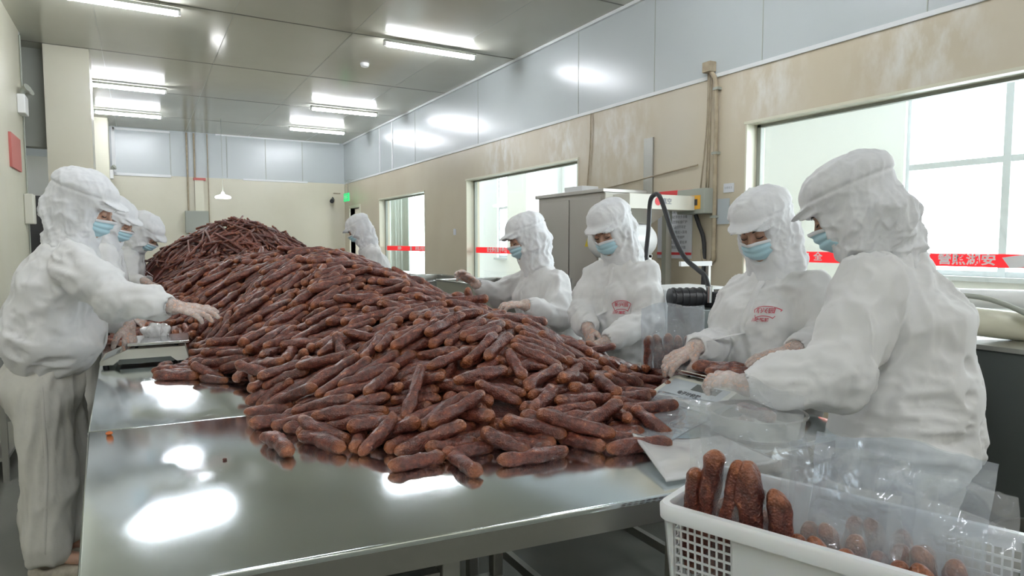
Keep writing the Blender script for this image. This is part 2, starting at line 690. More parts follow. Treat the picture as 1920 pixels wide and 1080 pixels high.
bm = bmesh.new(); box(bm, (-3.2, -5, -0.1), (XR + WT, YB + .2, 0)); struct(bm_obj('floor', bm, M['floor']))
bm = bmesh.new(); box(bm, (-3.2, -5, ZC), (XR + WT, YB + .2, ZC + 0.1)); CEIL = struct(bm_obj('ceiling', bm, M['ceil']))
bm = bmesh.new()
for i, y in enumerate((-3.27, -1.24, 0.79, 2.82, 4.85, 6.88, 8.91, 10.94, 12.97)):
    box(bm, (-3.2, y - .009, ZC - .002), (XR, y + .009, ZC + .01))
struct(bm_obj('trim_1', bm, M['seam']))
bm = bmesh.new()
for x in (-0.3, 0.86, 2.02, 3.18):
    box(bm, (x - .003, -5, ZC - .0015), (x + .003, YB, ZC + .01))
struct(bm_obj('trim_2', bm, M['greybox']))

# right wall with openings (Y ranges)
WIN = [(9.82, 12.08, .72, 2.175), (5.60, 8.26, .72, 2.225), (0.10, 3.42, .72, 2.245)]
DOOR = (13.35, 14.05, 0, 2.1)
bm = bmesh.new()
ops = sorted([WIN[0], WIN[1], WIN[2], DOOR])
y = -5
for (a, b, z0, z1) in ops:
    box(bm, (XR, y, 0), (XR + WT, a, ZB))
    if z0 > 0:
        box(bm, (XR, a, 0), (XR + WT, b, z0))
    box(bm, (XR, a, z1), (XR + WT, b, ZB))
    y = b
box(bm, (XR, y, 0), (XR + WT, YB + .2, ZB))
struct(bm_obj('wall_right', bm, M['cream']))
bm = bmesh.new(); box(bm, (XR, -5, ZB), (XR + WT, YB + .2, ZC)); struct(bm_obj('wall_right_upper', bm, M['panel']))
bm = bmesh.new()
box(bm, (XR - .012, -5, ZB - .012), (XR, YB, ZB + .018))
box(bm, (XR - .03, -5, ZC - .03), (XR, YB, ZC))
struct(bm_obj('trim_3', bm, M['trim']))
bm = bmesh.new()
for yy in (1.0, 2.15, 3.3, 4.45, 5.6, 7.9, 10.2):
    box(bm, (XR - .003, yy - .003, ZB + .018), (XR + .01, yy + .003, ZC - .03))
struct(bm_obj('trim_4', bm, M['greybox']))
bm = bmesh.new()
for yy in (11.3, 12.0):
    box(bm, (XR - .012, yy - .02, ZB + .018), (XR + .01, yy + .02, ZC - .03))
struct(bm_obj('trim_5', bm, M['trim']))
# back wall
bm = bmesh.new(); box(bm, (-3.2, YB, 0), (XR + WT, YB + .2, ZB)); struct(bm_obj('wall_back', bm, M['cream2']))
bm = bmesh.new(); box(bm, (-3.2, YB, ZB), (XR + WT, YB + .2, ZC)); struct(bm_obj('wall_back_upper', bm, M['panel']))
bm = bmesh.new()
box(bm, (-.38, YB - .03, ZB - .03), (.58, YB, ZB + .02))
box(bm, (-.38, YB - .03, ZC - .06), (.58, YB, ZC - .02))
box(bm, (-.40, YB - .03, ZB), (-.34, YB, ZC))
box(bm, (1.9, YB - .02, ZB - .02), (3.2, YB, ZB + .015))
box(bm, (1.4, YB - .015, ZC - .03), (3.9, YB, ZC))
struct(bm_obj('trim_6', bm, M['trim']))
bm = bmesh.new()
for x in (.58, 1.0, 1.6, 2.35, 3.1):
    box(bm, (x - .006, YB - .004, ZB + .02), (x + .006, YB, ZC - .03))
struct(bm_obj('trim_7', bm, M['greybox']))
# left side
bm = bmesh.new(); box(bm, (XL - .25, 4.4, 0), (XL, 8.55, ZC)); struct(bm_obj('wall_left', bm, M['cream2']))
bm = bmesh.new(); box(bm, (XL - .02, 8.55, 0), (XL + .0, 8.62, ZC)); struct(bm_obj('trim_8', bm, M['trim']))
bm = bmesh.new(); box(bm, (-.86, 8.93, 0), (-.43, 9.4, ZC)); struct(bm_obj('wall_pillar', bm, M['cream2']))
bm = bmesh.new(); box(bm, (-.78, 13.6, 0), (-.42, 14.1, ZC)); struct(bm_obj('wall_pillar_far', bm, M['reveal']))
bm = bmesh.new()
box(bm, (-3.2, 10.2, 0), (-.86, 10.4, 2.45))
struct(bm_obj('wall_recess', bm, M['outwall']))
bm = bmesh.new(); box(bm, (-3.2, 9.2, 2.45), (-.862, 9.4, ZC)); struct(bm_obj('wall_lintel', bm, M['greybox']))
bm = bmesh.new(); box(bm, (-3.4, -5, 0), (-3.2, YB + .2, ZC)); struct(bm_obj('wall_far_left', bm, M['cream2']))
bm = bmesh.new(); box(bm, (-3.2, -5.2, 0), (XR + WT, -5, ZC)); struct(bm_obj('wall_front', bm, M['cream2']))
# dark doorway in the recess
bm = bmesh.new(); box(bm, (-1.25, 10.16, 0), (-.9, 10.2, 1.95)); struct(bm_obj('door_1', bm, M['black']))

# windows: frame strip, glass, reveals
for i, (a, b, z0, z1) in enumerate(WIN):
    n = 'window_%d' % (3 - i)
    bm = bmesh.new()
    t = .035
    for lo, hi in (((XR + .11, a, z0), (XR + .15, a + t, z1)), ((XR + .11, b - t, z0), (XR + .15, b, z1)),
                   ((XR + .11, a, z0), (XR + .15, b, z0 + t)), ((XR + .11, a, z1 - t * .6), (XR + .15, b, z1))):
        box(bm, lo, hi)
    f = struct(bm_obj(n, bm, M['greybox']))
    bm = bmesh.new(); box(bm, (XR + .128, a + t, z0 + t), (XR + .132, b - t, z1 - t * .6))
    bm_obj('glass_pane', bm, M['glass'], f)
    bm = bmesh.new()
    e = .002
    box(bm, (XR - .004, b - e, z0), (XR + .108, b + .012, z1))
    box(bm, (XR - .004, a - .012, z0), (XR + .108, a + e, z1))
    box(bm, (XR - .02, a - .03, z0 - .03), (XR + .108, b + .03, z0 + e))
    box(bm, (XR - .012, a - .02, z1 - e), (XR + .108, b + .02, z1 + .018))
    bm_obj('window_reveal', bm, M['reveal'], f)
# corridor beyond with its outer windows
XO = 6.3
bm = bmesh.new()
box(bm, (XR + WT, -5, -.1), (XO, YB + 3, 0))
struct(bm_obj('floor_corridor', bm, M['floor']))
bm = bmesh.new()
box(bm, (XR + WT, -5, 3.3), (XO + .2, YB + 3, 3.4))
struct(bm_obj('ceiling_corridor', bm, M['outwall']))
OW = [(-3.6, -1.2), (-.6, 3.54), (6.3, 8.9), (10.25, 11.6), (12.9, 13.9), (15.2, 16.6)]
bm = bmesh.new()
y = -5
for a, b in OW:
    box(bm, (XO, y, 0), (XO + .2, a, 3.3))
    box(bm, (XO, a, 0), (XO + .2, b, 1.05))
    box(bm, (XO, a, 2.95), (XO + .2, b, 3.3))
    y = b
box(bm, (XO, y, 0), (XO + .2, YB + 3, 3.3))
struct(bm_obj('wall_corridor', bm, M['outwall']))
bm = bmesh.new()
box(bm, (XR + WT, YB + 3, 0), (XO + .2, YB + 3.2, 3.4)); box(bm, (XR + WT, -5.2, 0), (XO + .2, -5, 3.4))
struct(bm_obj('wall_corridor_end', bm, M['outwall']))
for k, (a, b) in enumerate(OW):
    bm = bmesh.new()
    nm = max(2, round((b - a) / .82))
    for j in range(nm + 1):
        yy = a + (b - a) * j / nm
        box(bm, (XO + .04, yy - .03, 1.05), (XO + .1, yy + .03, 2.95))
    for z in (1.08, 2.06, 2.92):
        box(bm, (XO + .045, a, z - .028), (XO + .095, b, z + .028))
    box(bm, (XO - .06, a - .05, 1.02), (XO + .04, b + .05, 1.06))
    f = struct(bm_obj('window_%d' % (4 + k), bm, M['pvc']))
    pl = bpy.data.lights.new('daylight_portal', 'AREA')
    pl.shape = 'RECTANGLE'; pl.size = 1.9; pl.size_y = b - a; pl.cycles.is_portal = True
    po = bpy.data.objects.new('daylight_portal', pl); COL.objects.link(po)
    po.location = (XO + .22, (a + b) / 2, 2.0); po.rotation_euler = (0, PI / 2, 0)
# pale curtains and a pillar in the corridor seen through the two far windows
def curtain(y0, y1, x, m, z1=2.9):
    n = 60; vs = []; fs = []
    for i in range(n + 1):
        yy = y0 + (y1 - y0) * i / n
        xx = x + .035 * math.sin(i * 1.1) + .01 * math.sin(i * 2.7)
        vs += [(xx, yy, .75), (xx, yy, z1)]
    for i in range(n):
        fs.append((2 * i, 2 * i + 2, 2 * i + 3, 2 * i + 1))
    return link_mesh('curtain', vs, fs, m, smooth=True)
c = curtain(13.2, 15.1, 5.0, M['curtain'])
tag(c, 'pale green curtain hanging behind the farthest window', 'curtain')
sol = c.modifiers.new('s', 'SOLIDIFY'); sol.thickness = .004
bm = bmesh.new(); box(bm, (5.6, 9.3, 0), (6.3, 9.95, 3.3)); struct(bm_obj('wall_corridor_pier', bm, M['outwall']))
# door frame and leaf near the far corner
bm = bmesh.new()
a, b, z0, z1 = DOOR
box(bm, (XR - .02, a - .06, 0), (XR + .1, a, z1 + .06)); box(bm, (XR - .02, b, 0), (XR + .1, b + .06, z1 + .06))
box(bm, (XR - .02, a, z1), (XR + .1, b, z1 + .06))
struct(bm_obj('door_2', bm, M['reveal']))

# ------------------------------------------------------------------ red banner strips on the glass
M['lettering'] = mat('bright_white_lettering', (.95, .95, .95), .4)
def banner(idx, a, b, z0, z1, chunks):
    x = XR + .122
    bm = bmesh.new(); box(bm, (x - .0006, a, z0), (x, b, z1))
    o = bm_obj('banner_strip', bm, M['redfilm'])
    for s, yc, size, sx in chunks:
        if s == 'fan':
            vs = []; n = 12
            for i in range(n + 1):
                t = -1 + 2 * i / n
                zz = .5 * (z0 + z1)
                vs += [(x - .005, yc - t * .16, zz - .028 - .012 * t * t), (x - .005, yc - t * .2, zz + .04 - .022 * t * t)]
            fs = [(2 * i, 2 * i + 2, 2 * i + 3, 2 * i + 1) for i in range(n)]
            link_mesh('fan_emblem', vs, fs, M['lettering'], o)
        elif s == 'dot':
            bm = bmesh.new(); zz = .5 * (z0 + z1)
            vs = [bm.verts.new((x - .005, yc + size * math.cos(k * PI / 8), zz + size * math.sin(k * PI / 8))) for k in range(16)]
            bm.faces.new(vs); bm_obj('round_emblem', bm, M['lettering'], o)
        else:
            text_obj('banner_lettering', s, size, (x - .005, yc, (z0 + z1) / 2 - .0), (0, -1, 0), (0, 0, 1), M['lettering'], o, bold=size * .03, sx=sx)
    return o
# as seen from inside the room, the row of characters runs towards the nearer end of each window
b3 = banner(3, .14, 3.38, 1.215, 1.29, [('安', 2.98, .062, 1.1), ('全', 2.88, .062, 1.1), ('營照湖安', 1.94, .066, 1.15), ('fan', 1.56, 0, 1), ('食品安全', .8, .062, 1.1)])
tag(b3, 'long red sticker strip with white characters and fan emblem on the nearest window', 'sign')
b2 = banner(2, 5.65, 8.22, 1.215, 1.295, [('安全责任重于泰山', 7.6, .07, 1.0), ('dot', 7.02, .042, 1), ('质量', 6.72, .085, 1), ('第一', 6.4, .07, 1)])
tag(b2, 'red sticker strip with white characters on the middle window behind the workers', 'sign')
b1 = banner(1, 9.87, 12.03, 1.215, 1.30, [('质量第一', 11.3, .06, 1.0), ('dot', 10.75, .045, 1), ('顾客至上诚信为本', 10.3, .06, 1.0)])
tag(b1, 'red sticker strip with white characters on the farthest window', 'sign')

# ------------------------------------------------------------------ fluorescent lamps
LY = [(0.86, 6.58), (0.86, 10.2), (0.86, 12.2), (0.86, 2.96)]
lamps = [(-.52, .36, 6.66, 'above the left worker, nearest of the left row'),
         (-.52, .36, 10.13, 'middle of the left row beside the pillar'),
         (-.52, .36, 12.18, 'farthest of the left row beside the pillar'),
         (2.28, 3.27, 6.58, 'nearest of the right row'),
         (2.36, 3.35, 10.24, 'middle of the right row'),
         (2.42, 3.37, 12.22, 'farthest of the right row')]
extra = [(-2.7, -1.7, 2.9), (-2.7, -1.7, -.6), (-2.7, -1.7, -3.4), (-.52, .4, 2.9), (2.3, 3.3, 2.9), (-.5, .4, -.6), (2.3, 3.3, -.6), (-.5, .4, -3.4), (2.3, 3.3, -3.4)]  # far left row added, out of view, to brighten the crate and front
def lamp(x0, x1, y, label):
    z = 3.475
    k = (z - CAMH) / (3.4 - CAMH)
    x0, x1, y = x0 * k, x1 * k, y * k
    t = thing('fluorescent_lamp', label, 'lamp', ((x0 + x1) / 2, y, z), 'fluorescent lamps under the ceiling')
    bm = bmesh.new()
    box(bm, (x0 - .03, y - .03, z + .015), (x1 + .03, y + .03, z + .045), bevel=.006)
    bm_obj('housing', bm, M['greybox'], t)
    bm = bmesh.new()
    bm.free()
    for xe in (x0 - .02, x1 + .02):
        new_box('end_holder', (xe - .012, y - .018, z - .02), (xe + .012, y + .018, z + .02), M['white'], t)
    bm = bmesh.new(); tube(bm, [(x0, y, z - .008), (x1, y, z - .008)], .019, 12)
    bm_obj('tube', bm, M['tube'], t, smooth=True, autosmooth=1)
    for k in (.15, .85):
        xx = x0 + (x1 - x0) * k
        bm = bmesh.new(); tube(bm, [(xx, y, z + .044), (xx, y, ZC - .001)], .004, 6)
        bm_obj('hanger_rod', bm, M['greybox'], t)
    return t
for x0, x1, y, s in lamps:
    lamp(x0, x1, y, 'slim fluorescent tube lamp, ' + s)
for x0, x1, y in extra:
    lamp(x0, x1, y, 'fluorescent lamp of the %s row, %s' % ('far left' if x0 < -1 else ('left' if x0 < 0 else 'right'), 'just in front of the camera' if y > 0 else ('first behind the camera' if y > -2 else 'farthest behind the camera')))
# resting poses of the heaped sausages: x, y, z in mm, azimuth, elevation in degrees, radius in 0.1 mm, length in cm
POSES = [
842,1358,817,-5,0,185,20,1121,1287,819,-14,0,210,19,1003,1406,864,-36,-15,195,22,408,1737,819,-66,0,210,19,300,1780,819,-79,0,210,19,
665,1392,817,-89,0,185,15,643,1552,841,-14,18,200,20,573,1468,817,0,0,185,15,746,1603,895,10,18,185,20,908,1461,855,-30,-14,195,18,
676,1760,918,52,34,170,22,881,1724,953,9,3,200,20,530,1633,847,22,34,185,15,1106,1442,862,12,15,200,20,805,1440,835,127,19,200,15,
506,1813,865,-23,3,200,22,1070,1678,934,23,10,200,20,1162,1642,929,35,-12,200,22,1136,1553,885,4,-5,200,22,423,1792,835,-51,-15,195,18,
1000,1563,898,28,19,200,15,1259,1393,838,-77,-22,200,15,956,1870,1010,30,21,170,20,332,2055,842,-5,17,200,20,1608,1554,816,27,0,170,22,
1004,1844,1013,32,17,185,18,1012,1393,818,-66,0,195,15,1330,1480,852,-11,0,185,20,916,2072,1069,22,15,185,20,623,1891,929,28,21,195,15,
1014,1747,969,84,28,185,15,718,1482,816,-3,0,170,15,1268,1611,903,83,12,200,15,690,1518,824,0,-4,200,15,1503,1555,839,-105,-16,185,20,
810,2077,1039,16,19,200,22,457,1938,868,-34,14,195,20,844,1867,986,14,12,170,18,532,2184,958,-34,12,170,22,549,2028,927,14,26,185,22,
542,1704,856,-20,4,195,15,895,1643,913,-29,-25,170,15,609,1964,937,-12,16,195,20,584,1655,843,-30,25,200,15,404,2104,870,-61,21,170,22,
1109,1779,983,-33,-23,185,18,796,1608,871,-67,3,200,15,1062,1519,869,-4,0,200,18,534,2092,935,6,26,200,20,492,1701,818,69,0,200,15,
720,1641,883,3,27,195,18,546,1846,878,-18,14,200,18,1360,1469,818,-10,0,195,18,727,1828,929,-56,18,170,18,321,2233,844,-52,21,170,20,
692,1777,891,-24,0,170,15,221,2345,839,33,22,185,15,821,1719,912,-63,-10,185,22,1021,1982,1051,11,10,185,20,965,2008,1043,16,20,170,20,
1576,1607,843,59,20,195,15,1006,1942,1042,10,12,170,15,1496,1661,863,34,-2,200,15,242,2400,852,29,21,200,22,474,2512,932,-111,-6,200,15,
418,2286,889,-33,22,195,18,1177,1599,895,25,-20,200,18,1138,1810,992,-26,-20,170,20,896,2023,1032,17,22,200,15,553,1943,901,-14,12,185,18,
647,1855,913,87,-14,170,15,839,1952,989,-43,9,170,15,843,1457,819,-50,1,200,22,403,1938,833,-29,13,170,20,724,2125,1016,44,15,170,15,
107,2918,819,-32,0,210,19,1197,1710,927,31,5,185,18,288,2363,836,-99,11,185,18,434,3256,1039,-25,34,200,22,1297,1789,932,4,-21,195,15,
990,2137,1084,-5,8,170,20,1147,1847,1009,-23,-19,185,15,1336,1576,863,-6,-1,200,15,349,2008,819,-12,0,185,18,512,1776,845,-32,10,195,18,
1297,1902,977,-15,-34,185,22,727,2877,1118,20,23,195,22,601,1626,818,26,0,195,15,794,2722,1116,-29,0,185,20,675,2126,999,45,22,170,15,
1432,1713,886,-8,-21,170,15,653,2016,957,11,22,170,18,721,2005,956,13,24,200,15,350,2498,890,-49,-11,200,18,876,1479,821,-50,0,200,20,
535,2575,961,-33,4,200,18,438,2321,917,-8,13,185,22,629,2308,999,5,22,170,22,1464,2037,947,99,11,195,15,598,2245,985,91,40,195,15,
1221,2553,1102,-19,3,195,22,1200,1465,851,76,-2,170,15,1208,2118,1061,-3,-10,195,20,557,2938,1032,15,23,195,20,825,2060,1005,-1,19,195,18,
754,2995,1160,-1,14,200,20,1556,1758,865,11,-11,170,22,1206,1862,996,-21,-27,170,22,1380,1691,877,20,-26,185,20,785,2444,1062,3,12,200,22,
1324,2080,1017,1,-28,170,20,1079,1625,897,5,-2,195,20,423,2604,931,-132,-1,170,15,1110,1372,818,-20,0,200,15,1085,1484,853,-3,-1,200,20,
725,2223,1009,9,31,200,18,323,2740,878,-41,26,185,20,918,1666,916,-33,-8,170,15,1647,1663,850,106,36,170,15,648,2716,1050,-2,24,170,15,
592,2614,1007,-14,28,170,20,307,2197,818,134,0,200,15,387,2507,904,-64,13,200,22,689,1817,891,-25,15,195,18,872,2646,1106,8,9,170,22,
803,1675,886,-58,-11,200,15,1140,1409,818,-14,0,195,18,762,2332,1028,-22,24,200,20,486,2693,961,-148,-8,195,20,444,2798,956,3,27,185,22,
619,3438,1191,-6,27,185,22,1212,2521,1079,2,-14,200,20,687,2272,1017,162,14,170,15,888,2362,1074,8,13,200,18,1698,1795,858,80,-5,170,22,
1622,1948,860,45,-11,200,18,1357,2273,1039,-3,-9,195,22,957,1481,861,-40,-10,200,15,206,2612,817,-64,0,170,18,755,1873,932,-35,12,185,15,
650,1777,862,-34,9,195,18,688,2408,1028,-5,18,170,18,334,2992,932,-174,0,195,22,295,2844,870,147,-7,195,22,514,4086,1161,-22,26,200,22,
687,1675,874,8,10,170,15,1126,3037,1180,1,-12,185,22,1551,1971,894,8,-22,195,15,420,3864,1047,-128,-19,200,20,1089,2688,1125,-19,-12,200,20,
1575,2176,931,52,-8,185,15,719,2568,1044,6,2,185,20,1720,1938,843,48,-20,170,20,974,2792,1141,-35,18,185,18,514,3141,1041,-15,25,185,22,
411,1902,817,-17,0,185,15,257,2710,840,3,9,185,20,1211,1990,1027,-14,-20,170,20,1222,1445,818,1,0,200,15,1603,2142,907,-15,8,170,22,
1321,1542,846,11,-17,195,22,626,2557,986,-42,16,200,18,-141,4082,816,-63,0,170,22,1059,2573,1102,35,-21,200,20,647,3023,1106,11,28,195,15,
217,2845,836,-39,-20,195,15,287,2963,895,-26,4,200,18,746,1561,820,8,4,195,15,857,2407,1073,16,22,170,15,937,2305,1078,18,5,200,15,
915,1500,835,-18,-15,170,18,411,2914,954,-9,24,185,15,279,2471,853,-11,2,195,15,651,3288,1160,22,43,200,15,997,2442,1093,-3,4,185,18,
595,2272,950,-7,23,185,22,1024,2869,1165,-1,-8,195,18,927,2538,1099,-12,-2,170,20,392,4346,1142,11,24,195,22,81,3906,881,138,24,200,20,
327,2866,897,-40,3,170,18,143,3856,885,95,2,195,15,668,2700,1024,-15,28,195,18,780,3960,1275,8,17,200,22,518,2878,990,8,9,200,15,
745,1926,942,-23,16,170,22,1136,2159,1066,16,12,170,18,468,2377,915,-65,43,195,18,425,2208,859,-6,27,200,22,750,2781,1101,-24,11,185,20,
778,3129,1190,14,20,185,20,160,3704,851,175,-30,170,18,348,3059,955,-15,35,170,18,1488,1868,886,12,-40,185,15,1043,1592,875,2,0,185,22,
638,2826,1041,-61,25,170,15,1395,1631,860,-44,2,170,15,1018,3096,1205,-22,-11,200,18,796,3179,1210,25,14,200,18,85,3794,853,168,0,195,15,
816,2124,1043,8,18,185,15,956,2270,1077,17,8,185,15,922,2506,1084,-12,-18,185,18,596,3350,1138,3,37,170,20,368,2364,872,24,16,200,15,
376,3600,993,11,35,170,22,1689,1960,848,45,-15,200,18,483,2754,955,14,35,200,18,1024,2169,1079,-3,12,200,15,715,3180,1185,34,24,200,15,
912,3115,1205,-47,16,170,18,105,3024,819,-36,0,210,19,878,3349,1237,-7,4,170,20,594,3206,1096,153,-25,195,15,1239,1887,991,-21,-27,170,15,
713,2984,1107,-23,30,200,18,-54,3985,817,106,0,185,15,958,2607,1115,-5,5,195,20,-13,3986,818,-74,0,200,20,729,1590,837,11,0,200,15,
433,4428,1187,38,28,200,22,-46,4491,863,-45,22,195,20,1235,1948,1009,-10,-25,170,22,1663,1751,834,44,-10,185,22,744,3081,1168,14,23,200,18,
793,3032,1176,1,10,195,18,1700,2037,852,5,-18,200,20,286,3281,891,25,42,195,22,523,2239,938,141,3,195,15,925,1533,833,-18,-8,200,22,
1367,1763,892,28,-12,195,18,366,4025,1034,-4,36,185,15,982,2241,1066,14,-15,185,18,667,3854,1216,-3,25,195,18,374,2247,851,-21,37,185,15,
1010,3020,1165,0,-4,200,15,478,3404,1063,-22,39,200,20,415,3136,980,-34,32,195,15,76,4606,982,31,31,195,22,1379,1841,912,16,-21,185,15,
189,4293,960,4,39,200,22,1200,2034,1036,-18,-21,195,15,405,3238,979,11,32,185,15,245,3733,884,18,45,170,20,-161,4451,839,-72,-21,200,15,
917,3487,1254,29,1,200,15,259,4002,957,54,36,170,15,76,3176,816,70,0,170,15,623,2386,996,-13,20,170,15,825,2548,1072,24,-11,200,15,
248,2961,861,-32,11,200,22,399,2763,913,-135,22,185,15,300,4551,1129,4,44,195,22,814,2487,1066,-175,-10,185,15,386,2281,847,-27,18,195,22,
335,2125,826,-13,2,185,15,228,3629,844,-78,21,200,18,654,3326,1156,14,28,200,20,471,1848,830,-5,7,195,22,740,2516,1044,24,-3,185,18,
939,2083,1041,-16,13,185,22,1152,2996,1153,34,-22,195,18,595,3753,1158,-179,-36,185,15,394,4135,1091,32,23,170,20,802,2988,1132,-21,14,200,22,
1204,2086,1034,-3,-21,170,20,515,2436,937,-68,38,185,15,1100,2938,1154,24,-18,200,22,564,1765,816,-34,2,170,15,485,2990,995,10,38,170,15,
983,2869,1134,-17,-6,185,22,678,3408,1191,-13,28,170,20,199,3734,885,150,-42,185,15,262,2423,817,-92,0,185,18,854,3507,1256,14,3,170,15,
240,3093,880,1,0,170,15,352,3808,963,9,34,200,22,180,4470,1003,125,-13,200,15,1353,1950,954,-44,-28,195,15,112,3775,818,-48,0,195,15,
175,4531,1017,-56,13,185,18,554,2922,992,-3,32,185,20,459,3213,996,-4,46,195,22,1060,2082,1057,-20,0,185,15,1310,2636,1074,-20,-27,200,22,
377,3038,934,-25,36,195,20,-115,4218,836,13,14,185,20,609,4140,1205,-20,14,200,20,124,2958,818,-33,0,200,18,-132,5361,889,-66,0,125,27,
553,3169,1057,-10,37,195,18,552,4517,1243,66,7,195,15,355,3459,950,61,43,195,18,79,4000,891,-39,21,200,18,887,4103,1301,-7,7,195,22,
236,4473,1073,-70,27,200,15,1029,3780,1277,-2,-15,170,18,830,4183,1308,-3,-9,200,20,696,1623,833,20,16,200,15,239,4145,976,-18,50,200,15,
367,3886,1006,-155,-25,185,18,367,2647,873,2,30,195,18,1124,2825,1131,-6,-29,200,18,-11,4536,900,16,13,185,18,1686,1707,819,35,0,185,20,
283,4886,1133,18,22,185,22,727,2294,1001,-6,20,185,20,841,2864,1120,-5,2,185,15,1187,2380,1050,9,-21,200,22,416,3369,1005,-5,39,195,22,
535,3980,1105,-13,34,170,18,-19,4088,854,65,1,185,15,1074,1465,820,-4,0,200,15,835,3539,1263,13,5,200,15,242,3358,876,63,0,170,15,
588,2345,970,-3,42,200,18,1088,3269,1211,2,-19,200,15,290,3503,882,-15,53,185,20,1284,1651,870,-9,-20,170,15,547,3470,1111,-11,31,195,22,
172,3888,864,-89,-11,195,15,714,4410,1280,-15,7,195,22,1597,1850,845,158,29,170,15,858,5658,1367,161,8,115,27,89,4538,940,74,33,195,15,
288,2611,820,-61,3,200,20,851,3061,1158,-8,8,195,18,802,3573,1253,2,-9,185,18,1192,2492,1061,-6,-1,195,22,381,2870,921,-114,22,200,18,
359,4293,1078,-3,31,195,18,818,2349,1024,128,-4,170,15,419,2950,957,-9,23,195,15,103,4479,936,68,34,200,15,1365,3091,1072,2,-36,170,22,
572,2785,983,-31,25,200,22,495,3120,996,-17,35,185,22,1040,3300,1199,-8,-22,200,20,488,2155,889,15,31,200,20,245,2516,837,-14,20,170,15,
206,3881,879,-82,-26,200,15,1221,3211,1167,-27,-31,170,22,358,4139,1047,34,26,200,20,736,3125,1139,-13,15,185,22,711,3293,1167,39,21,170,18,
769,3295,1200,38,31,200,15,1275,2447,1052,3,-19,170,18,1280,2585,1076,23,-62,185,18,1272,2413,1047,3,-19,195,20,8,4003,847,-96,19,185,22,
650,3919,1213,-12,26,200,15,341,4629,1167,5,21,170,18,16,4970,949,-35,29,170,22,543,3417,1109,-25,31,185,20,291,5615,1234,-138,-39,115,24,
211,5801,1302,-129,-29,115,24,297,3554,893,-34,54,170,22,450,5615,1303,-135,-25,115,27,137,4367,935,5,43,200,18,1490,1906,876,13,-22,195,22,
305,3948,960,-180,-39,170,15,991,2571,1095,7,-23,185,15,640,6049,1509,170,-17,125,27,749,4190,1283,60,3,195,15,1674,2160,873,-15,-45,185,20,
713,2782,1062,-50,18,170,18,927,3093,1174,-3,4,200,15,339,2774,869,-41,16,170,22,721,3755,1222,0,42,200,18,186,4210,942,-5,43,170,15,
934,5680,1346,-96,-20,125,27,908,5835,1418,-100,-22,115,24,874,5856,1435,-91,-24,115,24,1506,1947,878,13,-23,195,22,536,5755,1388,-144,-24,125,27,
381,4011,1005,-3,36,195,20,818,2835,1101,-24,13,185,22,709,4032,1256,64,10,195,15,1047,3915,1287,-11,-14,195,20,218,3550,835,90,-16,195,15,
99,3954,867,21,14,185,20,430,2032,842,-5,21,170,18,1122,2715,1120,-17,-13,170,18,573,4640,1254,-6,13,170,20,352,5502,1227,-156,-30,115,24,
105,4064,887,-15,21,170,22,652,5537,1302,37,6,125,24,-38,5674,966,-162,-49,115,27,229,4624,1073,5,33,185,20,663,2438,994,-7,13,195,22,
439,5918,1415,-60,4,125,27,1255,4082,1234,-5,-21,185,22,1308,2039,995,-13,-31,200,20,378,5808,1367,-54,-10,125,20,1715,2428,889,9,-24,200,20,
634,4327,1232,-32,0,185,20,1112,2274,1065,110,-19,185,15,776,5837,1442,30,9,125,20,429,2600,893,-10,11,200,15,1503,1834,858,9,-27,185,20,
270,5635,1233,-142,-39,115,27,1070,2631,1109,-4,-4,170,15,119,4403,930,5,45,185,22,490,2629,910,-15,33,200,15,672,2579,1005,-50,9,170,18,
266,4358,1035,-30,30,170,18,261,4056,947,92,30,195,15,583,5760,1397,-144,-23,115,24,359,5334,1182,-161,-23,105,24,511,5498,1268,-85,-26,125,20,
443,4109,1081,-12,30,200,15,422,4331,1121,-2,28,170,20,938,2204,1051,1,-3,200,18,907,3895,1276,-18,13,200,20,391,5270,1176,-20,24,125,27,
677,5533,1287,33,8,125,20,80,3846,832,-26,14,170,18,987,3370,1236,-13,-4,170,18,899,3600,1266,3,-5,170,20,662,3718,1178,-9,39,195,22,
447,3283,1006,20,46,200,22,1420,2182,983,12,-28,185,22,797,3482,1222,4,-3,170,15,628,4285,1226,-50,21,170,22,258,5706,1264,-143,-36,125,24,
243,3692,853,-115,31,185,18,562,4017,1133,-14,31,185,15,743,2101,985,-4,19,195,15,1538,2065,914,133,24,200,20,255,3028,876,-16,17,185,20,
909,5669,1346,-96,-20,115,24,399,3113,952,-18,21,195,20,1076,3813,1267,-4,-24,185,20,795,2652,1061,-179,-11,195,15,356,5481,1210,35,21,115,20,
990,2391,1063,10,20,170,15,296,5439,1155,-163,-25,125,27,380,5714,1325,-59,-11,115,20,-158,4736,858,145,-28,185,15,358,5606,1261,-106,-32,125,20,
571,4260,1200,-34,35,170,15,23,4175,863,-15,10,195,20,334,4260,1050,-5,32,170,20,850,5989,1485,-22,-15,105,27,698,4555,1280,81,35,170,15,
1151,3744,1220,4,-26,170,20,-125,4624,846,45,32,170,15,709,2740,1046,-35,14,195,22,1237,2932,1099,5,-20,185,20,553,5551,1277,-61,-24,125,24,
675,4343,1254,-36,19,195,18,717,5933,1483,33,10,105,20,732,5859,1454,-134,-17,115,20,620,4041,1174,-16,27,200,22,541,5924,1453,-115,-21,115,20,
224,5715,1246,-147,-39,105,27,985,2734,1107,-6,1,195,15,187,4332,967,5,41,185,18,839,3220,1186,-10,8,195,20,246,5786,1291,-162,-32,115,27,
1369,3196,1087,-28,-36,185,22,919,4139,1307,-2,2,185,20,708,6026,1506,-117,-8,105,27,-131,5883,915,146,-46,115,27,234,2779,816,-53,0,170,15,
530,5783,1399,-144,-24,115,24,452,4258,1124,50,28,200,15,1166,1567,850,3,-6,170,22,749,2907,1095,-5,19,200,22,523,3845,1077,13,47,195,15,
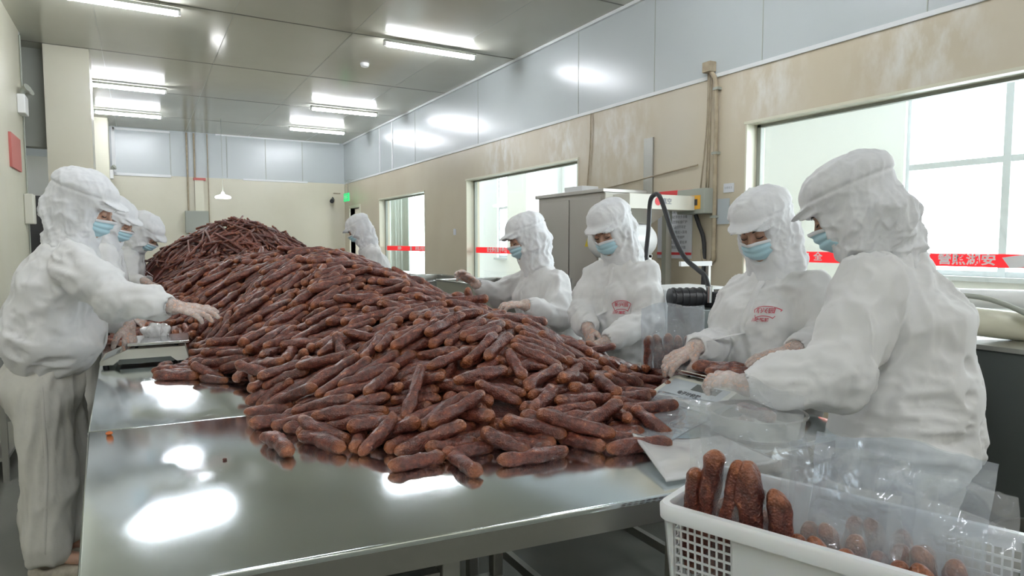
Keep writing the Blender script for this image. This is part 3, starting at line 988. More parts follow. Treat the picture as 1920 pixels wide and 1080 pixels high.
440,4075,1065,-13,31,185,18,1386,1598,834,-10,-11,195,22,186,5745,1235,10,40,105,20,1066,3057,1161,1,-9,170,20,607,5944,1475,-80,-15,105,20,
1032,2812,1133,-23,8,185,15,798,5631,1327,11,0,125,20,-69,4822,878,-158,-39,195,22,-172,4709,835,-28,14,195,18,483,5458,1244,-91,-25,115,20,
169,4054,877,22,34,170,22,575,3888,1123,-7,39,200,18,388,2682,885,3,28,170,20,980,5829,1392,-81,-26,105,20,393,4818,1181,-177,-20,200,15,
-70,4120,818,169,0,200,15,833,2260,1022,8,12,170,15,550,1923,864,-13,19,200,18,420,3663,1007,46,34,170,18,1399,2219,1000,-174,25,200,15,
921,2349,1046,-177,-13,185,15,509,2115,893,9,29,185,22,796,3269,1207,27,-3,185,18,238,3164,855,-29,23,195,22,1002,4060,1298,20,-2,170,18,
1077,2431,1061,9,7,200,15,750,5644,1340,-171,-3,125,20,719,4148,1245,-2,4,200,15,301,3245,894,10,14,170,18,333,3674,926,1,42,195,20,
500,2058,876,-8,23,170,22,180,4099,901,20,36,200,18,676,2175,973,7,20,195,22,276,2869,828,-13,8,195,18,175,3038,819,-27,-2,195,20,
87,5023,987,-62,42,195,18,1187,4167,1268,141,12,195,20,-94,4292,838,-22,18,170,18,593,5563,1288,-67,-27,125,20,795,6086,1533,14,-9,115,20,
1293,4185,1212,-118,-13,195,20,602,5621,1322,-53,-24,115,20,833,2781,1092,-11,14,170,20,762,5667,1350,-170,-1,105,27,289,5685,1269,-150,-37,105,20,
-74,5745,940,-155,-55,105,27,280,4440,1067,-7,36,170,15,764,3156,1156,-13,14,185,22,329,5395,1175,-125,-29,125,20,294,4096,974,91,18,170,15,
946,5515,1265,-93,-32,125,27,386,3441,972,50,37,200,15,1569,2083,887,-16,-4,170,15,825,2718,1079,-38,4,200,15,769,2943,1110,-5,19,195,18,
802,5546,1289,-91,-37,105,20,850,5558,1312,-85,-27,115,20,231,4847,1071,0,32,195,18,338,4371,1090,-2,24,185,15,-173,5485,873,174,-15,115,27,
219,5863,1292,178,-31,115,24,1,4474,847,-36,22,185,20,779,2141,1000,1,17,170,22,505,5379,1229,-140,-10,125,24,820,3022,1143,-21,10,200,18,
1468,1626,825,-19,-6,195,18,144,4683,1019,-11,41,200,20,1039,3664,1234,-16,-37,170,15,867,3710,1269,-8,11,170,15,460,5433,1226,88,21,115,20,
-128,4558,817,-110,0,185,20,576,4298,1191,-39,14,185,18,19,4335,866,-63,15,170,15,1448,1988,911,1,-27,185,22,72,3893,840,-153,25,170,15,
1010,5781,1363,100,30,115,20,1226,2613,1085,114,13,185,15,349,5948,1373,140,-21,125,27,1250,2724,1086,-5,-20,170,18,522,6102,1464,162,-27,115,24,
1166,3204,1182,-27,-18,170,15,329,2088,819,-12,1,195,15,317,5883,1349,170,-25,105,27,719,2842,1072,-28,24,185,15,1331,3020,1072,11,-22,200,18,
-180,6085,897,109,-24,125,27,1157,5980,1365,14,-28,125,27,1208,3997,1239,-15,-23,185,15,1273,2759,1086,-7,-19,195,15,864,2226,1028,12,11,185,20,
605,2083,929,-3,24,170,18,435,4491,1161,-7,24,195,22,134,5078,1034,2,23,185,22,558,4232,1176,-11,19,195,20,522,3710,1062,30,40,195,15,
1044,5981,1434,44,-20,115,20,-147,5155,839,21,0,170,20,301,2504,818,-62,0,200,20,644,3067,1085,-8,25,200,15,529,3759,1069,29,40,200,22,
528,5349,1231,-130,-5,105,24,673,4604,1261,0,14,200,22,461,3513,1043,9,30,170,15,477,3774,1024,31,43,200,22,67,4302,858,-48,26,170,22,
740,4374,1265,-12,0,170,18,583,5377,1239,-129,6,125,20,917,3266,1199,10,1,195,18,1213,3081,1138,5,-32,185,18,722,3822,1225,-4,32,170,18,
483,3559,1044,29,37,195,20,648,4462,1261,-11,13,170,18,1314,3056,1080,8,-29,185,18,205,5473,1107,23,40,125,20,1061,3427,1222,-20,-16,170,22,
3,4587,908,26,26,185,22,414,4531,1163,1,15,200,15,-81,5047,880,10,35,195,15,1153,5939,1357,2,-28,125,24,622,2670,995,-13,26,195,22,
136,4920,1004,-38,33,195,18,609,2376,958,-33,20,170,20,695,3099,1115,-16,19,185,15,447,3889,1016,-19,39,185,15,194,5034,1074,-3,33,195,18,
1050,5869,1382,-35,-31,105,20,-192,6160,891,-20,11,125,20,703,5343,1224,-96,-42,125,20,215,4980,1073,164,-26,170,15,1081,5746,1317,-48,-33,125,20,
371,4461,1128,-11,25,195,18,847,3829,1259,-14,15,200,20,1102,3127,1184,11,-32,185,15,875,3331,1204,-13,1,170,18,458,4870,1190,-18,-13,200,15,
1319,2312,1034,-13,-25,200,18,-23,5264,902,-162,-47,125,27,1008,5934,1424,140,28,125,20,157,5978,1243,156,-39,105,27,295,3836,914,16,40,200,18,
1294,2165,1021,125,-4,200,15,984,3787,1255,10,-13,185,20,1526,2264,938,-13,-17,200,18,-84,5437,882,101,-21,115,20,-90,4961,862,-26,34,195,20,
-50,4245,817,90,0,185,15,-26,5470,921,-57,26,115,24,1069,4211,1295,-35,-5,195,22,1012,5679,1309,-58,-31,105,24,352,2553,851,83,-2,200,15,
818,3878,1252,-14,15,200,18,928,2621,1079,2,7,195,18,1258,2256,1019,34,-16,195,15,-63,4473,825,136,-8,195,15,596,3656,1127,-12,35,200,15,
299,3883,928,26,43,170,20,-189,6384,876,-41,-15,105,24,93,4031,867,-21,45,200,18,328,3576,921,147,-41,185,15,931,3927,1270,-23,0,200,18,
281,4231,1009,-4,38,170,15,233,5184,1097,-155,-21,105,27,575,4770,1231,-32,-5,185,18,340,5427,1165,-163,-25,115,27,1152,2412,1046,18,-9,200,15,
-190,5261,839,-166,-19,115,20,244,3133,834,-16,10,185,22,693,5476,1264,44,7,125,20,817,5482,1265,17,-13,105,20,-140,5810,885,155,-35,115,24,
424,5133,1177,23,20,185,20,1077,2774,1110,7,-5,185,20,751,2614,1040,-2,16,200,15,551,2995,1004,1,35,170,22,-4,4515,853,-36,23,185,22,
-165,5626,872,-23,18,105,20,216,3070,844,-18,18,170,22,604,2474,962,3,26,170,15,207,5923,1287,174,-33,115,24,893,4309,1300,-33,6,195,20,
277,4724,1104,-21,27,195,15,-64,4784,862,-155,-41,170,18,789,3693,1246,134,-30,185,15,1023,3197,1184,-23,-9,195,22,-130,5119,838,27,1,170,20,
1307,3945,1184,-3,-33,185,18,388,4700,1168,89,17,185,15,214,5837,1302,-127,-42,105,20,244,4900,1075,-20,28,195,15,126,4730,1002,-2,41,185,22,
-59,5630,874,-112,-41,115,20,555,3033,1018,5,34,195,18,1392,2825,1039,-57,0,200,18,-11,5148,915,173,-24,115,27,497,5452,1218,-118,-25,105,20,
1233,3788,1198,16,-27,185,15,613,4449,1220,-11,18,200,18,265,5149,1111,18,11,115,20,1052,3990,1287,109,-22,195,15,735,3504,1203,31,15,200,22,
196,5224,1085,47,12,115,20,614,4412,1214,-10,16,170,20,554,2837,977,-31,24,185,15,1121,5800,1322,168,31,115,20,-89,4874,864,3,37,200,20,
87,4118,884,-177,-14,185,15,894,6100,1488,34,-12,115,27,610,6184,1500,69,-23,125,20,228,5295,1096,-125,-28,125,24,1205,5873,1302,3,-33,105,27,
1177,5903,1329,-3,-31,105,27,111,4816,987,-6,40,185,20,-173,4624,816,-134,0,170,20,-62,5407,876,147,-37,125,24,529,4388,1182,-4,22,170,18,
371,3082,935,-16,29,195,15,-12,5545,907,178,-50,115,27,972,6052,1460,14,-19,105,27,654,4733,1257,4,2,170,20,836,3653,1237,23,7,185,22,
-187,5954,872,141,-34,105,24,309,3711,887,30,58,195,20,303,3634,877,-30,47,185,20,274,4680,1101,-19,27,170,18,902,5500,1264,-72,-27,105,20,
1055,6046,1429,21,-21,125,27,1150,6010,1376,20,-24,125,20,239,4944,1069,-21,30,185,18,351,3341,914,2,50,170,18,384,4607,1151,-13,22,185,15,
-108,4767,868,155,-19,195,15,956,3145,1182,-28,-6,185,15,59,5434,960,-124,-38,105,24,1287,3130,1103,-15,-33,195,15,1070,3213,1193,-26,-5,195,15,
751,3791,1224,-2,28,195,20,-52,5432,880,-43,45,125,20,626,5193,1206,-71,-33,115,20,762,3417,1203,-16,10,200,15,710,3939,1212,-8,26,200,20,
395,3872,967,-23,36,185,20,806,3448,1213,-10,11,170,18,898,5595,1294,-11,-14,125,20,1228,5829,1271,5,-32,115,24,329,5393,1147,-170,-27,125,27,
1096,3322,1202,-20,0,185,15,-18,5583,904,-160,-56,115,20,546,4113,1144,-26,24,170,22,1167,3872,1225,2,-23,200,18,228,3756,843,-13,22,170,18,
927,3990,1272,-2,2,200,18,672,3901,1186,-23,28,185,18,-133,6057,922,118,-30,105,24,372,5165,1147,17,10,115,24,1053,4173,1295,-34,-11,195,20,
374,5558,1240,-115,-32,105,20,1059,3570,1211,91,17,185,15,1150,5770,1294,-11,-33,115,20,805,4233,1257,-29,8,185,20,1193,5850,1302,3,-31,115,20,
-4,4559,853,-40,27,200,20,-110,5679,878,-136,-38,125,24,11,5464,909,-143,-48,115,24,-131,5890,877,144,-47,105,20,392,4050,1022,-10,32,170,18,
603,4940,1212,-7,5,200,22,1095,4031,1268,131,-5,200,15,515,4792,1185,-1,12,200,20,102,4191,868,165,-34,195,15,-112,5084,838,30,12,195,22,
547,4644,1209,-4,5,185,20,224,3977,879,-4,30,170,15,97,3991,859,13,9,170,15,-77,4655,837,-84,15,195,18,183,5166,1055,-3,14,105,20,
-44,4726,860,-86,34,200,18,650,5408,1242,45,-3,115,20,501,4619,1189,-10,14,170,20,-101,6004,932,112,-32,115,24,688,5210,1207,10,-32,105,20,
579,6257,1458,69,-22,125,24,669,5462,1234,66,26,115,20,523,4722,1193,5,12,195,18,-68,6168,943,101,-28,105,27,35,4378,842,-48,26,185,15,
586,5370,1218,-169,-8,105,20,332,4826,1123,22,21,185,18,488,5509,1245,-108,-29,105,20,357,4574,1135,-9,23,185,15,468,4755,1181,3,23,185,15,
17,4936,905,172,-42,195,15,391,4941,1162,-21,46,195,15,314,4991,1135,-6,26,170,18,486,5026,1186,-34,12,200,15,502,5072,1194,-24,19,200,15,
286,5326,1106,-152,-29,115,27,200,5053,1040,-4,33,185,15,173,5327,1042,-159,-41,125,24,146,5356,1022,-148,-40,125,24,-116,5510,836,80,-11,115,27,
-12,5475,891,-143,-47,125,24,182,5409,1063,-148,-40,105,27,137,5412,1027,-153,-44,105,27,1005,5587,1267,-55,-29,125,24,416,5203,1155,15,3,125,20,
878,6121,1491,36,-13,125,27,562,6169,1471,139,-25,125,27,-151,5456,845,-108,-22,125,20,-138,5322,849,22,26,115,20,-90,6188,918,99,-30,115,27,
1316,5944,1245,-18,-41,125,24,479,6181,1427,153,-32,115,27,1299,6065,1279,4,-39,115,27,818,6178,1496,25,-12,115,27,837,5436,1239,-5,-22,105,20,
752,5467,1258,-111,-12,105,20,368,6075,1380,-110,-6,125,20,831,6129,1501,42,-10,125,20,270,5950,1324,-26,29,105,20,-50,5292,881,33,35,115,20,
614,5290,1211,24,16,115,20,973,5297,1201,-157,-3,115,24,577,5323,1216,-177,-19,125,20,1817,5417,835,135,-13,115,24,1788,5288,871,-44,-33,115,20,
-177,5659,843,-146,-15,115,27,914,5294,1229,-16,-8,125,20,1842,5509,833,78,-15,115,20,1062,5287,1202,-168,-7,125,27,1649,5376,922,1,-8,105,24,
-127,5780,849,-101,-26,105,20,1176,5400,1209,-47,-26,125,24,1769,5639,877,-11,-5,105,20,1023,5272,1219,-81,-10,115,20,-133,5576,857,-154,-22,115,27,
49,5396,971,-57,20,105,24,26,6915,870,140,2,115,27,1616,5891,972,34,-47,105,20,979,6263,1453,56,-18,115,24,1339,6092,1245,0,-42,115,24,
1734,2222,845,-12,-20,200,20,1492,2028,894,-2,-27,185,15,1522,1717,834,-28,-12,195,20,1597,2489,891,0,-29,195,20,1600,2524,910,15,-39,185,22,
1795,2459,817,118,0,185,15,1722,2503,849,-61,-24,185,20,1678,5761,936,-6,-31,125,24,1271,5628,1167,-23,-34,125,24,1644,2022,833,1,-14,170,18,
1642,1874,825,-10,-6,200,20,551,1881,855,-11,21,200,15,1589,1795,820,-1,-3,200,15,1535,1758,836,-33,-15,185,20,1584,6031,1010,41,-29,105,20,
1275,5791,1225,-10,-37,115,20,-174,5737,832,-61,-4,105,27,1156,5486,1235,-74,5,125,24,-140,6580,888,15,11,105,27,-139,6524,869,-89,4,125,24,
-170,6744,843,-165,-15,125,27,-154,6807,832,12,-11,125,24,1391,5702,1122,-36,-34,115,27,1832,5732,869,130,16,125,20,1812,4307,842,142,-19,195,20,
-48,4351,817,-47,0,170,15,277,4765,1100,-18,28,170,18,4,4733,886,89,4,195,15,-1,4868,888,-18,42,195,15,609,4494,1219,-15,13,200,22,
1401,3849,1092,30,-51,195,15,1691,3888,903,1,-21,195,22,1327,1516,818,-7,0,195,20,132,4966,998,-38,32,170,15,188,5015,1034,-5,34,185,18,
1546,4155,990,-148,36,185,15,1826,4165,850,-130,-1,170,22,1332,4061,1168,-20,-15,195,18,1319,3910,1152,-17,-30,170,15,314,4192,1019,8,35,195,22,
556,4193,1166,-15,24,200,18,1427,4032,1073,-4,-36,170,22,850,4081,1265,-15,12,200,20,1595,4097,937,23,-40,200,15,1559,4227,983,-14,-43,185,22,
780,4289,1252,-25,10,170,15,1521,4281,1020,0,-41,200,15,1568,4336,977,10,-41,200,20,638,4104,1190,-28,21,170,18,692,4196,1226,38,21,200,15,
1435,4174,1090,-8,-42,170,22,1832,4228,837,45,-17,195,18,1700,4166,894,-13,-31,185,20,374,4410,1113,6,30,170,20,1165,4385,1259,21,-20,200,20,
-33,4379,829,-55,9,170,20,1619,4427,977,-69,-15,200,15,1780,4273,869,-151,-21,200,20,905,4347,1299,-35,-3,170,22,1474,4209,1061,-16,-38,200,20,
1562,2202,906,33,-24,185,15,1687,2193,856,-7,-30,195,20,1400,2102,949,-2,-27,170,18,1677,1934,818,140,0,185,15,573,1975,888,12,25,170,15,
1346,1717,879,25,-9,170,18,628,1756,843,-34,10,170,22,1447,2459,979,7,-33,185,18,453,2463,873,-38,26,200,20,893,2394,1053,17,21,200,15,
1578,2435,909,-5,-20,195,15,994,2283,1047,8,4,185,18,1737,2260,831,-3,-10,195,20,440,3574,999,33,38,200,15,1425,3469,1049,-7,-35,170,20,
1579,3537,946,-6,-34,195,22,1337,2632,1019,2,-14,170,20,1591,2623,901,-1,-23,195,22,984,2697,1097,174,-1,200,15,326,2692,817,-65,0,170,22,
530,2656,936,-15,32,170,20,1257,3698,1165,-7,-27,170,22,1589,3755,946,15,-39,170,18,1804,3534,817,-110,-2,170,18,1337,3527,1112,-18,-28,200,20,
1488,3642,1000,-27,-19,195,20,671,3509,1189,24,26,170,15,1162,3490,1172,-14,-8,195,18,968,5449,1216,-84,-23,115,27,1801,5020,816,-162,0,170,22,
-59,5477,869,-50,41,115,20,808,5450,1224,11,3,115,20,800,5123,1225,-21,3,195,18,740,4505,1274,17,2,170,15,971,4528,1268,-77,-14,185,20,
854,4618,1270,-59,4,200,18,1749,4523,857,88,0,200,15,1485,4572,1059,-56,-21,195,18,1542,4542,1010,-26,-6,185,18,1834,4842,818,-77,0,195,20,
1760,4817,847,-45,-10,170,22,634,4661,1250,-4,16,170,15,938,4688,1258,-4,4,200,22,255,2922,840,-40,18,195,18,1451,2876,1006,4,-45,200,15,
1377,3760,1104,-19,-34,195,20,1723,3848,867,7,-18,200,18,1798,3760,834,-103,-12,195,20,1335,3573,1110,-23,-27,200,20,1811,3649,818,64,0,200,15,
1534,2910,961,-2,-32,170,20,521,2960,978,3,35,170,15,1419,2978,1033,14,-41,200,20,1706,3011,852,111,-31,195,18,1525,2798,953,160,35,170,15,
952,3355,1207,-18,-9,195,15,1288,3354,1115,-30,-38,200,18,238,3429,818,67,0,170,15,1688,3197,877,-11,-32,170,15,291,3222,861,142,-48,195,15,
1659,3242,895,0,-29,200,22,1775,3149,839,-85,-15,195,20,252,3199,851,-28,30,185,18,1773,3278,859,2,-26,195,22,1003,3411,1219,-24,2,200,18,
1618,3474,920,-22,1,170,18,1791,3412,820,-38,0,195,18,1311,3998,1183,157,26,185,15,1445,3992,1055,-6,-41,200,20,382,3976,994,-3,37,195,22,
932,4027,1270,-2,2,170,18,367,3813,924,-20,38,200,22,611,3838,1140,20,36,185,15,1062,5462,1216,32,-2,115,20,1076,5554,1229,-45,-29,125,20,
236,3943,872,-3,31,170,20,1384,5612,1101,-18,-29,105,24,1235,5694,1215,-11,-31,125,24,1129,5665,1257,-25,-32,115,20,1313,5662,1150,-3,-36,115,20,
1765,4974,839,-20,-21,200,15,513,6135,1455,159,-27,115,20,1625,5965,968,30,-31,125,20,-54,6168,963,-80,28,105,20,1159,6115,1378,10,-31,115,20,
1679,6125,936,26,-27,125,20,1110,6173,1400,27,-29,125,27,1278,3464,1119,-16,-9,200,15,961,3543,1224,31,-1,200,18,632,3605,1157,23,30,195,18,
918,3610,1234,3,-4,170,22,1200,3627,1172,140,3,185,15,1053,3691,1219,-6,-18,170,15,866,3745,1254,-5,6,200,18,1102,3726,1209,1,-23,185,22,
1758,3487,836,108,-19,170,15,1830,3499,818,-111,0,195,15,1666,3303,881,-23,-32,200,20,263,3343,850,59,3,200,15,1660,3355,873,-31,-44,170,20,
239,3392,848,68,4,200,15,1205,3383,1175,68,-8,170,15,1482,3257,997,-4,-47,195,20,1698,3682,859,-30,-32,185,20,1549,3439,965,-168,30,185,15,
1711,3522,884,-152,5,170,20,649,3575,1167,21,26,185,20,1522,3583,981,-7,-62,195,18,494,3649,1036,-17,46,170,15,1524,3390,964,-8,-18,170,15,
1797,3375,849,-131,-20,200,22,1075,3765,1229,7,-24,185,20,1420,3705,1067,-15,-32,200,22,1454,3571,1042,-93,-1,195,18,703,3676,1194,-7,26,195,20,
919,3642,1247,10,-12,195,20,1244,3643,1133,-34,-28,195,22,1758,2898,817,-26,0,170,22,1530,2829,982,156,29,200,15,1742,2876,858,-23,-12,200,22,
381,3739,963,127,-32,170,15,224,3789,854,-14,25,185,22,1407,3622,1074,106,16,195,15,-187,5479,833,-143,-12,105,24,686,5369,1219,12,2,115,24,
1064,5398,1200,30,-11,105,20,641,5283,1199,47,-13,125,20,1329,2985,1062,16,-26,170,15,1667,3018,870,115,-24,195,15,422,3079,927,-18,35,170,20,
866,5390,1235,155,4,115,20,1772,5318,866,-130,-38,125,20,1807,5636,843,151,-8,125,24,975,3504,1219,35,-6,195,15,408,3309,973,22,48,185,20,
338,3230,878,-44,51,170,15,718,3377,1185,-4,17,185,18,299,3422,872,-77,29,170,18,1652,3452,888,-167,4,195,15,1678,3121,881,0,-28,170,18,
1785,3010,837,56,-16,195,18,1491,3077,1010,15,-35,170,22,1819,3140,820,121,0,195,15,1560,2946,945,4,-36,195,22,1121,3979,1239,2,-19,195,15,
1485,3939,1030,-19,-24,195,15,1535,4048,985,-27,-42,200,18,1731,3931,848,-170,-12,195,15,1063,3939,1254,-8,-12,200,20,248,3098,849,-19,0,170,15,
1371,4149,1133,-13,-35,185,20,1569,4127,964,28,-38,185,15,1416,4069,1093,0,-41,200,15,1720,4078,850,-91,-35,200,15,1746,2793,841,11,-18,185,20,
1443,2681,997,21,-26,195,15,1621,2581,886,6,-27,195,18,1570,2648,942,-7,-21,185,22,1742,2717,836,-3,-17,195,15,1406,2583,1010,40,-17,195,20,
1246,4147,1225,63,16,170,15,410,2527,866,-55,39,200,15,1164,2569,1058,11,-11,195,22,472,2823,919,-61,11,195,15,1212,2866,1095,7,-19,170,18,
1090,2468,1055,-2,-7,170,18,526,2510,922,-5,33,170,20,-124,5270,838,-143,-17,115,20,649,5199,1204,-56,17,115,27,338,5247,1118,-175,-29,125,24,
1060,2895,1135,-4,-8,185,15,447,2914,929,-66,15,200,18,821,5319,1219,-148,5,115,24,1763,5363,874,-2,7,115,20,943,5375,1213,-47,-21,125,27,
1480,6300,1081,-25,-38,115,20,546,6307,1424,-131,15,115,20,-120,6774,840,-60,-19,105,20,963,5169,1221,-90,5,125,20,1828,6240,892,-74,-2,125,27,
1770,6142,888,62,-8,125,20,-177,6393,856,-10,0,125,20,-157,6619,845,15,-23,105,20,61,5195,963,-29,30,125,20,743,5191,1234,6,0,115,20,
-152,5297,848,-161,-21,105,24,1066,5477,1243,-76,-17,115,24,1247,5721,1218,-16,-35,125,20,-25,5362,899,164,-27,115,24,729,5281,1194,-142,-23,115,20,
1438,5816,1106,-135,22,125,20,1090,5501,1243,-81,-13,115,20,1331,5718,1157,-33,-39,105,24,1101,5442,1205,9,8,125,20,1254,5597,1169,-12,-38,115,24,
863,4270,1289,-11,-13,200,22,1675,4336,929,-89,-34,185,22,1404,4226,1150,-44,-25,170,22,1713,4203,887,-27,-45,185,18,1574,2747,918,-15,-33,185,18,
1760,4735,850,-14,-27,185,18,1152,4461,1245,-100,-10,195,22,123,5121,1019,-5,34,185,20,488,5136,1168,5,27,170,20,744,4919,1244,110,9,200,15,
1798,5009,849,136,8,200,22,1732,2299,833,-3,-13,195,18,1387,2334,1004,-16,-22,185,22,1574,2385,910,-21,-26,200,18,1718,2373,840,-12,-14,200,22,
1360,2250,1014,8,-19,170,22,1663,2298,893,-13,-18,200,22,1575,2344,904,-17,-29,170,20,595,5087,1197,4,21,195,18,1241,2315,1023,8,-19,195,22,
1095,2362,1046,-24,-4,170,15,683,2399,991,-12,20,185,18,905,2434,1048,6,7,200,22,1782,6045,926,126,7,125,24,373,2457,823,-79,4,200,20,
1114,2227,1045,2,-6,185,15,494,2331,895,69,13,185,15,1451,2136,927,-4,-28,185,18,1670,2105,837,7,-12,195,22,1134,2188,1047,1,-6,200,18,
1615,2158,866,96,-19,195,15,672,2048,946,10,23,170,15,1422,2065,934,0,-27,170,18,973,2134,1048,8,7,200,15,629,1694,832,-14,9,195,22,
1516,1654,824,-15,-6,170,22,1130,1501,818,-4,0,195,20,1828,6060,892,-20,12,115,24,
]
# ================================================================== WORK TABLES
TZ = 0.80


def steel_table(name, label, poly, legs, group=None, skirt=.06, shelf=None, rails=True):
    cx = sum(p[0] for p in poly) / len(poly); cy = sum(p[1] for p in poly) / len(poly)
    t = thing(name, label, 'table', (cx, cy, 0), group)
    bm = bmesh.new()
    prism(bm, poly, TZ - .012, TZ)
    es = [e for e in bm.edges if all(abs(v.co.z - TZ) < 1e-5 for v in e.verts)]
    bmesh.ops.bevel(bm, geom=es, offset=.005, segments=3, profile=.5, affect='EDGES')
    bm_obj('table_top', bm, M['steel'], t, smooth=True, autosmooth=.6)
    # folded skirt, inset 1 mm from the edge
    bm = bmesh.new()
    n = len(poly)
    for i in range(n):
        a, b = Vector((*poly[i], 0)), Vector((*poly[(i + 1) % n], 0))
        d = (b - a).normalized(); nn = Vector((d.y, -d.x, 0))
        a0, b0 = a - nn * .001, b - nn * .001
        a1, b1 = a - nn * .016, b - nn * .016
        vs = [bm.verts.new((q.x, q.y, z)) for q in (a0, b0, b1, a1) for z in (TZ - skirt, TZ - .011)]
        for q in ((0, 2, 3, 1), (2, 4, 5, 3), (4, 6, 7, 5), (6, 0, 1, 7), (0, 6, 4, 2), (1, 3, 5, 7)):
            bm.faces.new([vs[k] for k in q])
    bm_obj('skirt', bm, M['steelside'], t)
    for (x, y) in legs:
        bm = bmesh.new()
        box(bm, (x - .02, y - .02, .03), (x + .02, y + .02, TZ - .012), bevel=.004)
        l = bm_obj('leg', bm, M['steelside'], t)
        bm = bmesh.new(); tube(bm, [(x, y, 0), (x, y, .03)], .018, 10)
        bm_obj('foot', bm, M['dark'], l, smooth=True, autosmooth=1)
    if rails:
        for i in range(len(legs)):
            a, b = Vector((*legs[i], 0)), Vector((*legs[(i + 1) % len(legs)], 0))
            for z in (.615, .675) if i == 0 else (.12,):
                bm = bmesh.new()
                d = (b - a).normalized(); nn = Vector((d.y, -d.x, 0))
                vs = [bm.verts.new(q + nn * s * .012 + Vector((0, 0, zz))) for q in (a + d * .02, b - d * .02) for s in (-1, 1) for zz in (z - .018, z + .018)]
                for q in ((0, 1, 3, 2), (4, 6, 7, 5), (0, 4, 5, 1), (2, 3, 7, 6), (0, 2, 6, 4), (1, 5, 7, 3)):
                    bm.faces.new([vs[k] for k in q])
                bm_obj('rail', bm, M['steelside'], t)
    return t


steel_table('steel_table', 'large stainless steel worktable with bare shiny front end nearest the camera', [(-.105, 1.175), (1.125, 1.02), (1.17, 2.12), (-.15, 2.225)],
            [(-.05, 1.24), (.52, 1.17), (1.08, 1.10), (1.1, 2.04), (-.08, 2.14)], 'steel worktables under the sausages')
steel_table('steel_table', 'stainless steel table under the left scale and the tail of the sausage pile', [(-.151, 2.23), (1.17, 2.125), (1.17, 4.6), (-.20, 4.6)],
            [(-.11, 2.34), (1.1, 2.24), (1.1, 4.5), (-.14, 4.5)], 'steel worktables under the sausages')
steel_table('steel_table', 'stainless steel table on the right side carrying the bagging scale', [(1.175, 1.12), (1.86, 1.12), (1.86, 4.6), (1.175, 4.6)],
            [(1.22, 1.2), (1.8, 1.2), (1.8, 4.5), (1.22, 4.5)], 'steel worktables under the sausages')
steel_table('steel_table', 'stainless steel table far back under the pile of thin stringed sausages', [(-.2, 4.605), (1.86, 4.605), (1.86, 7.6), (-.22, 7.6)],
            [(-.14, 4.7), (1.8, 4.7), (1.8, 7.5), (-.16, 7.5)], 'steel worktables under the sausages')

# ================================================================== SAUSAGES
def sausage_mat():
    m = mat('cured_sausage', (0.2, 0.05, 0.03), 0.34)
    nt = m.node_tree
    p = nt.nodes['Principled BSDF']
    p.inputs['Specular IOR Level'].default_value = 0.42
    p.inputs['Roughness'].default_value = .3
    n = tex_noise(nt, 60, 3, 0.6)
    r = ramp(nt, n.outputs[0], [(0.30, (0.06, 0.016, 0.013)), (0.50, (0.15, 0.042, 0.030)), (0.63, (0.215, 0.064, 0.039)), (0.74, (0.50, 0.21, 0.11))])
    n2 = tex_noise(nt, 4.5, 2, 0.5)
    r2 = ramp(nt, n2.outputs[0], [(0.32, (0.55, 0.53, 0.56)), (0.68, (1.3, 1.18, 1.02))])
    mx = nd(nt, 'ShaderNodeMixRGB', blend_type='MULTIPLY')
    mx.inputs[0].default_value = 1
    nt.links.new(r.outputs[0], mx.inputs[1]); nt.links.new(r2.outputs[0], mx.inputs[2])
    at_ = nd(nt, 'ShaderNodeAttribute', attribute_name='tip')
    n3 = tex_noise(nt, 30, 3, 0.6)
    mu = nd(nt, 'ShaderNodeMath', operation='MULTIPLY')
    nt.links.new(at_.outputs['Fac'], mu.inputs[0]); nt.links.new(n3.outputs[0], mu.inputs[1])
    mx2 = nd(nt, 'ShaderNodeMixRGB')
    nt.links.new(mu.outputs[0], mx2.inputs[0]); nt.links.new(mx.outputs[0], mx2.inputs[1])
    mx2.inputs[2].default_value = (0.46, 0.15, 0.045, 1)
    nt.links.new(mx2.outputs[0], p.inputs['Base Color'])
    # wrinkled skin
    v = nd(nt, 'ShaderNodeTexVoronoi'); v.inputs['Scale'].default_value = 210
    tc = nd(nt, 'ShaderNodeTexCoord'); nt.links.new(tc.outputs['Object'], v.inputs['Vector'])
    ad = nd(nt, 'ShaderNodeMath', operation='MULTIPLY_ADD')
    nt.links.new(v.outputs['Distance'], ad.inputs[0]); ad.inputs[1].default_value = .6
    nt.links.new(n.outputs[0], ad.inputs[2])
    add_bump(m, ad.outputs[0], .8, 0.005)
    p.inputs['Coat Weight'].default_value = .5
    p.inputs['Coat Roughness'].default_value = .28
    mr = nd(nt, 'ShaderNodeMapRange'); mr.inputs['To Min'].default_value = .24; mr.inputs['To Max'].default_value = .55
    nt.links.new(n3.outputs[0], mr.inputs[0]); nt.links.new(mr.outputs[0], p.inputs['Roughness'])
    return m


M['sausage'] = sausage_mat()
rs = np.random.RandomState(3)


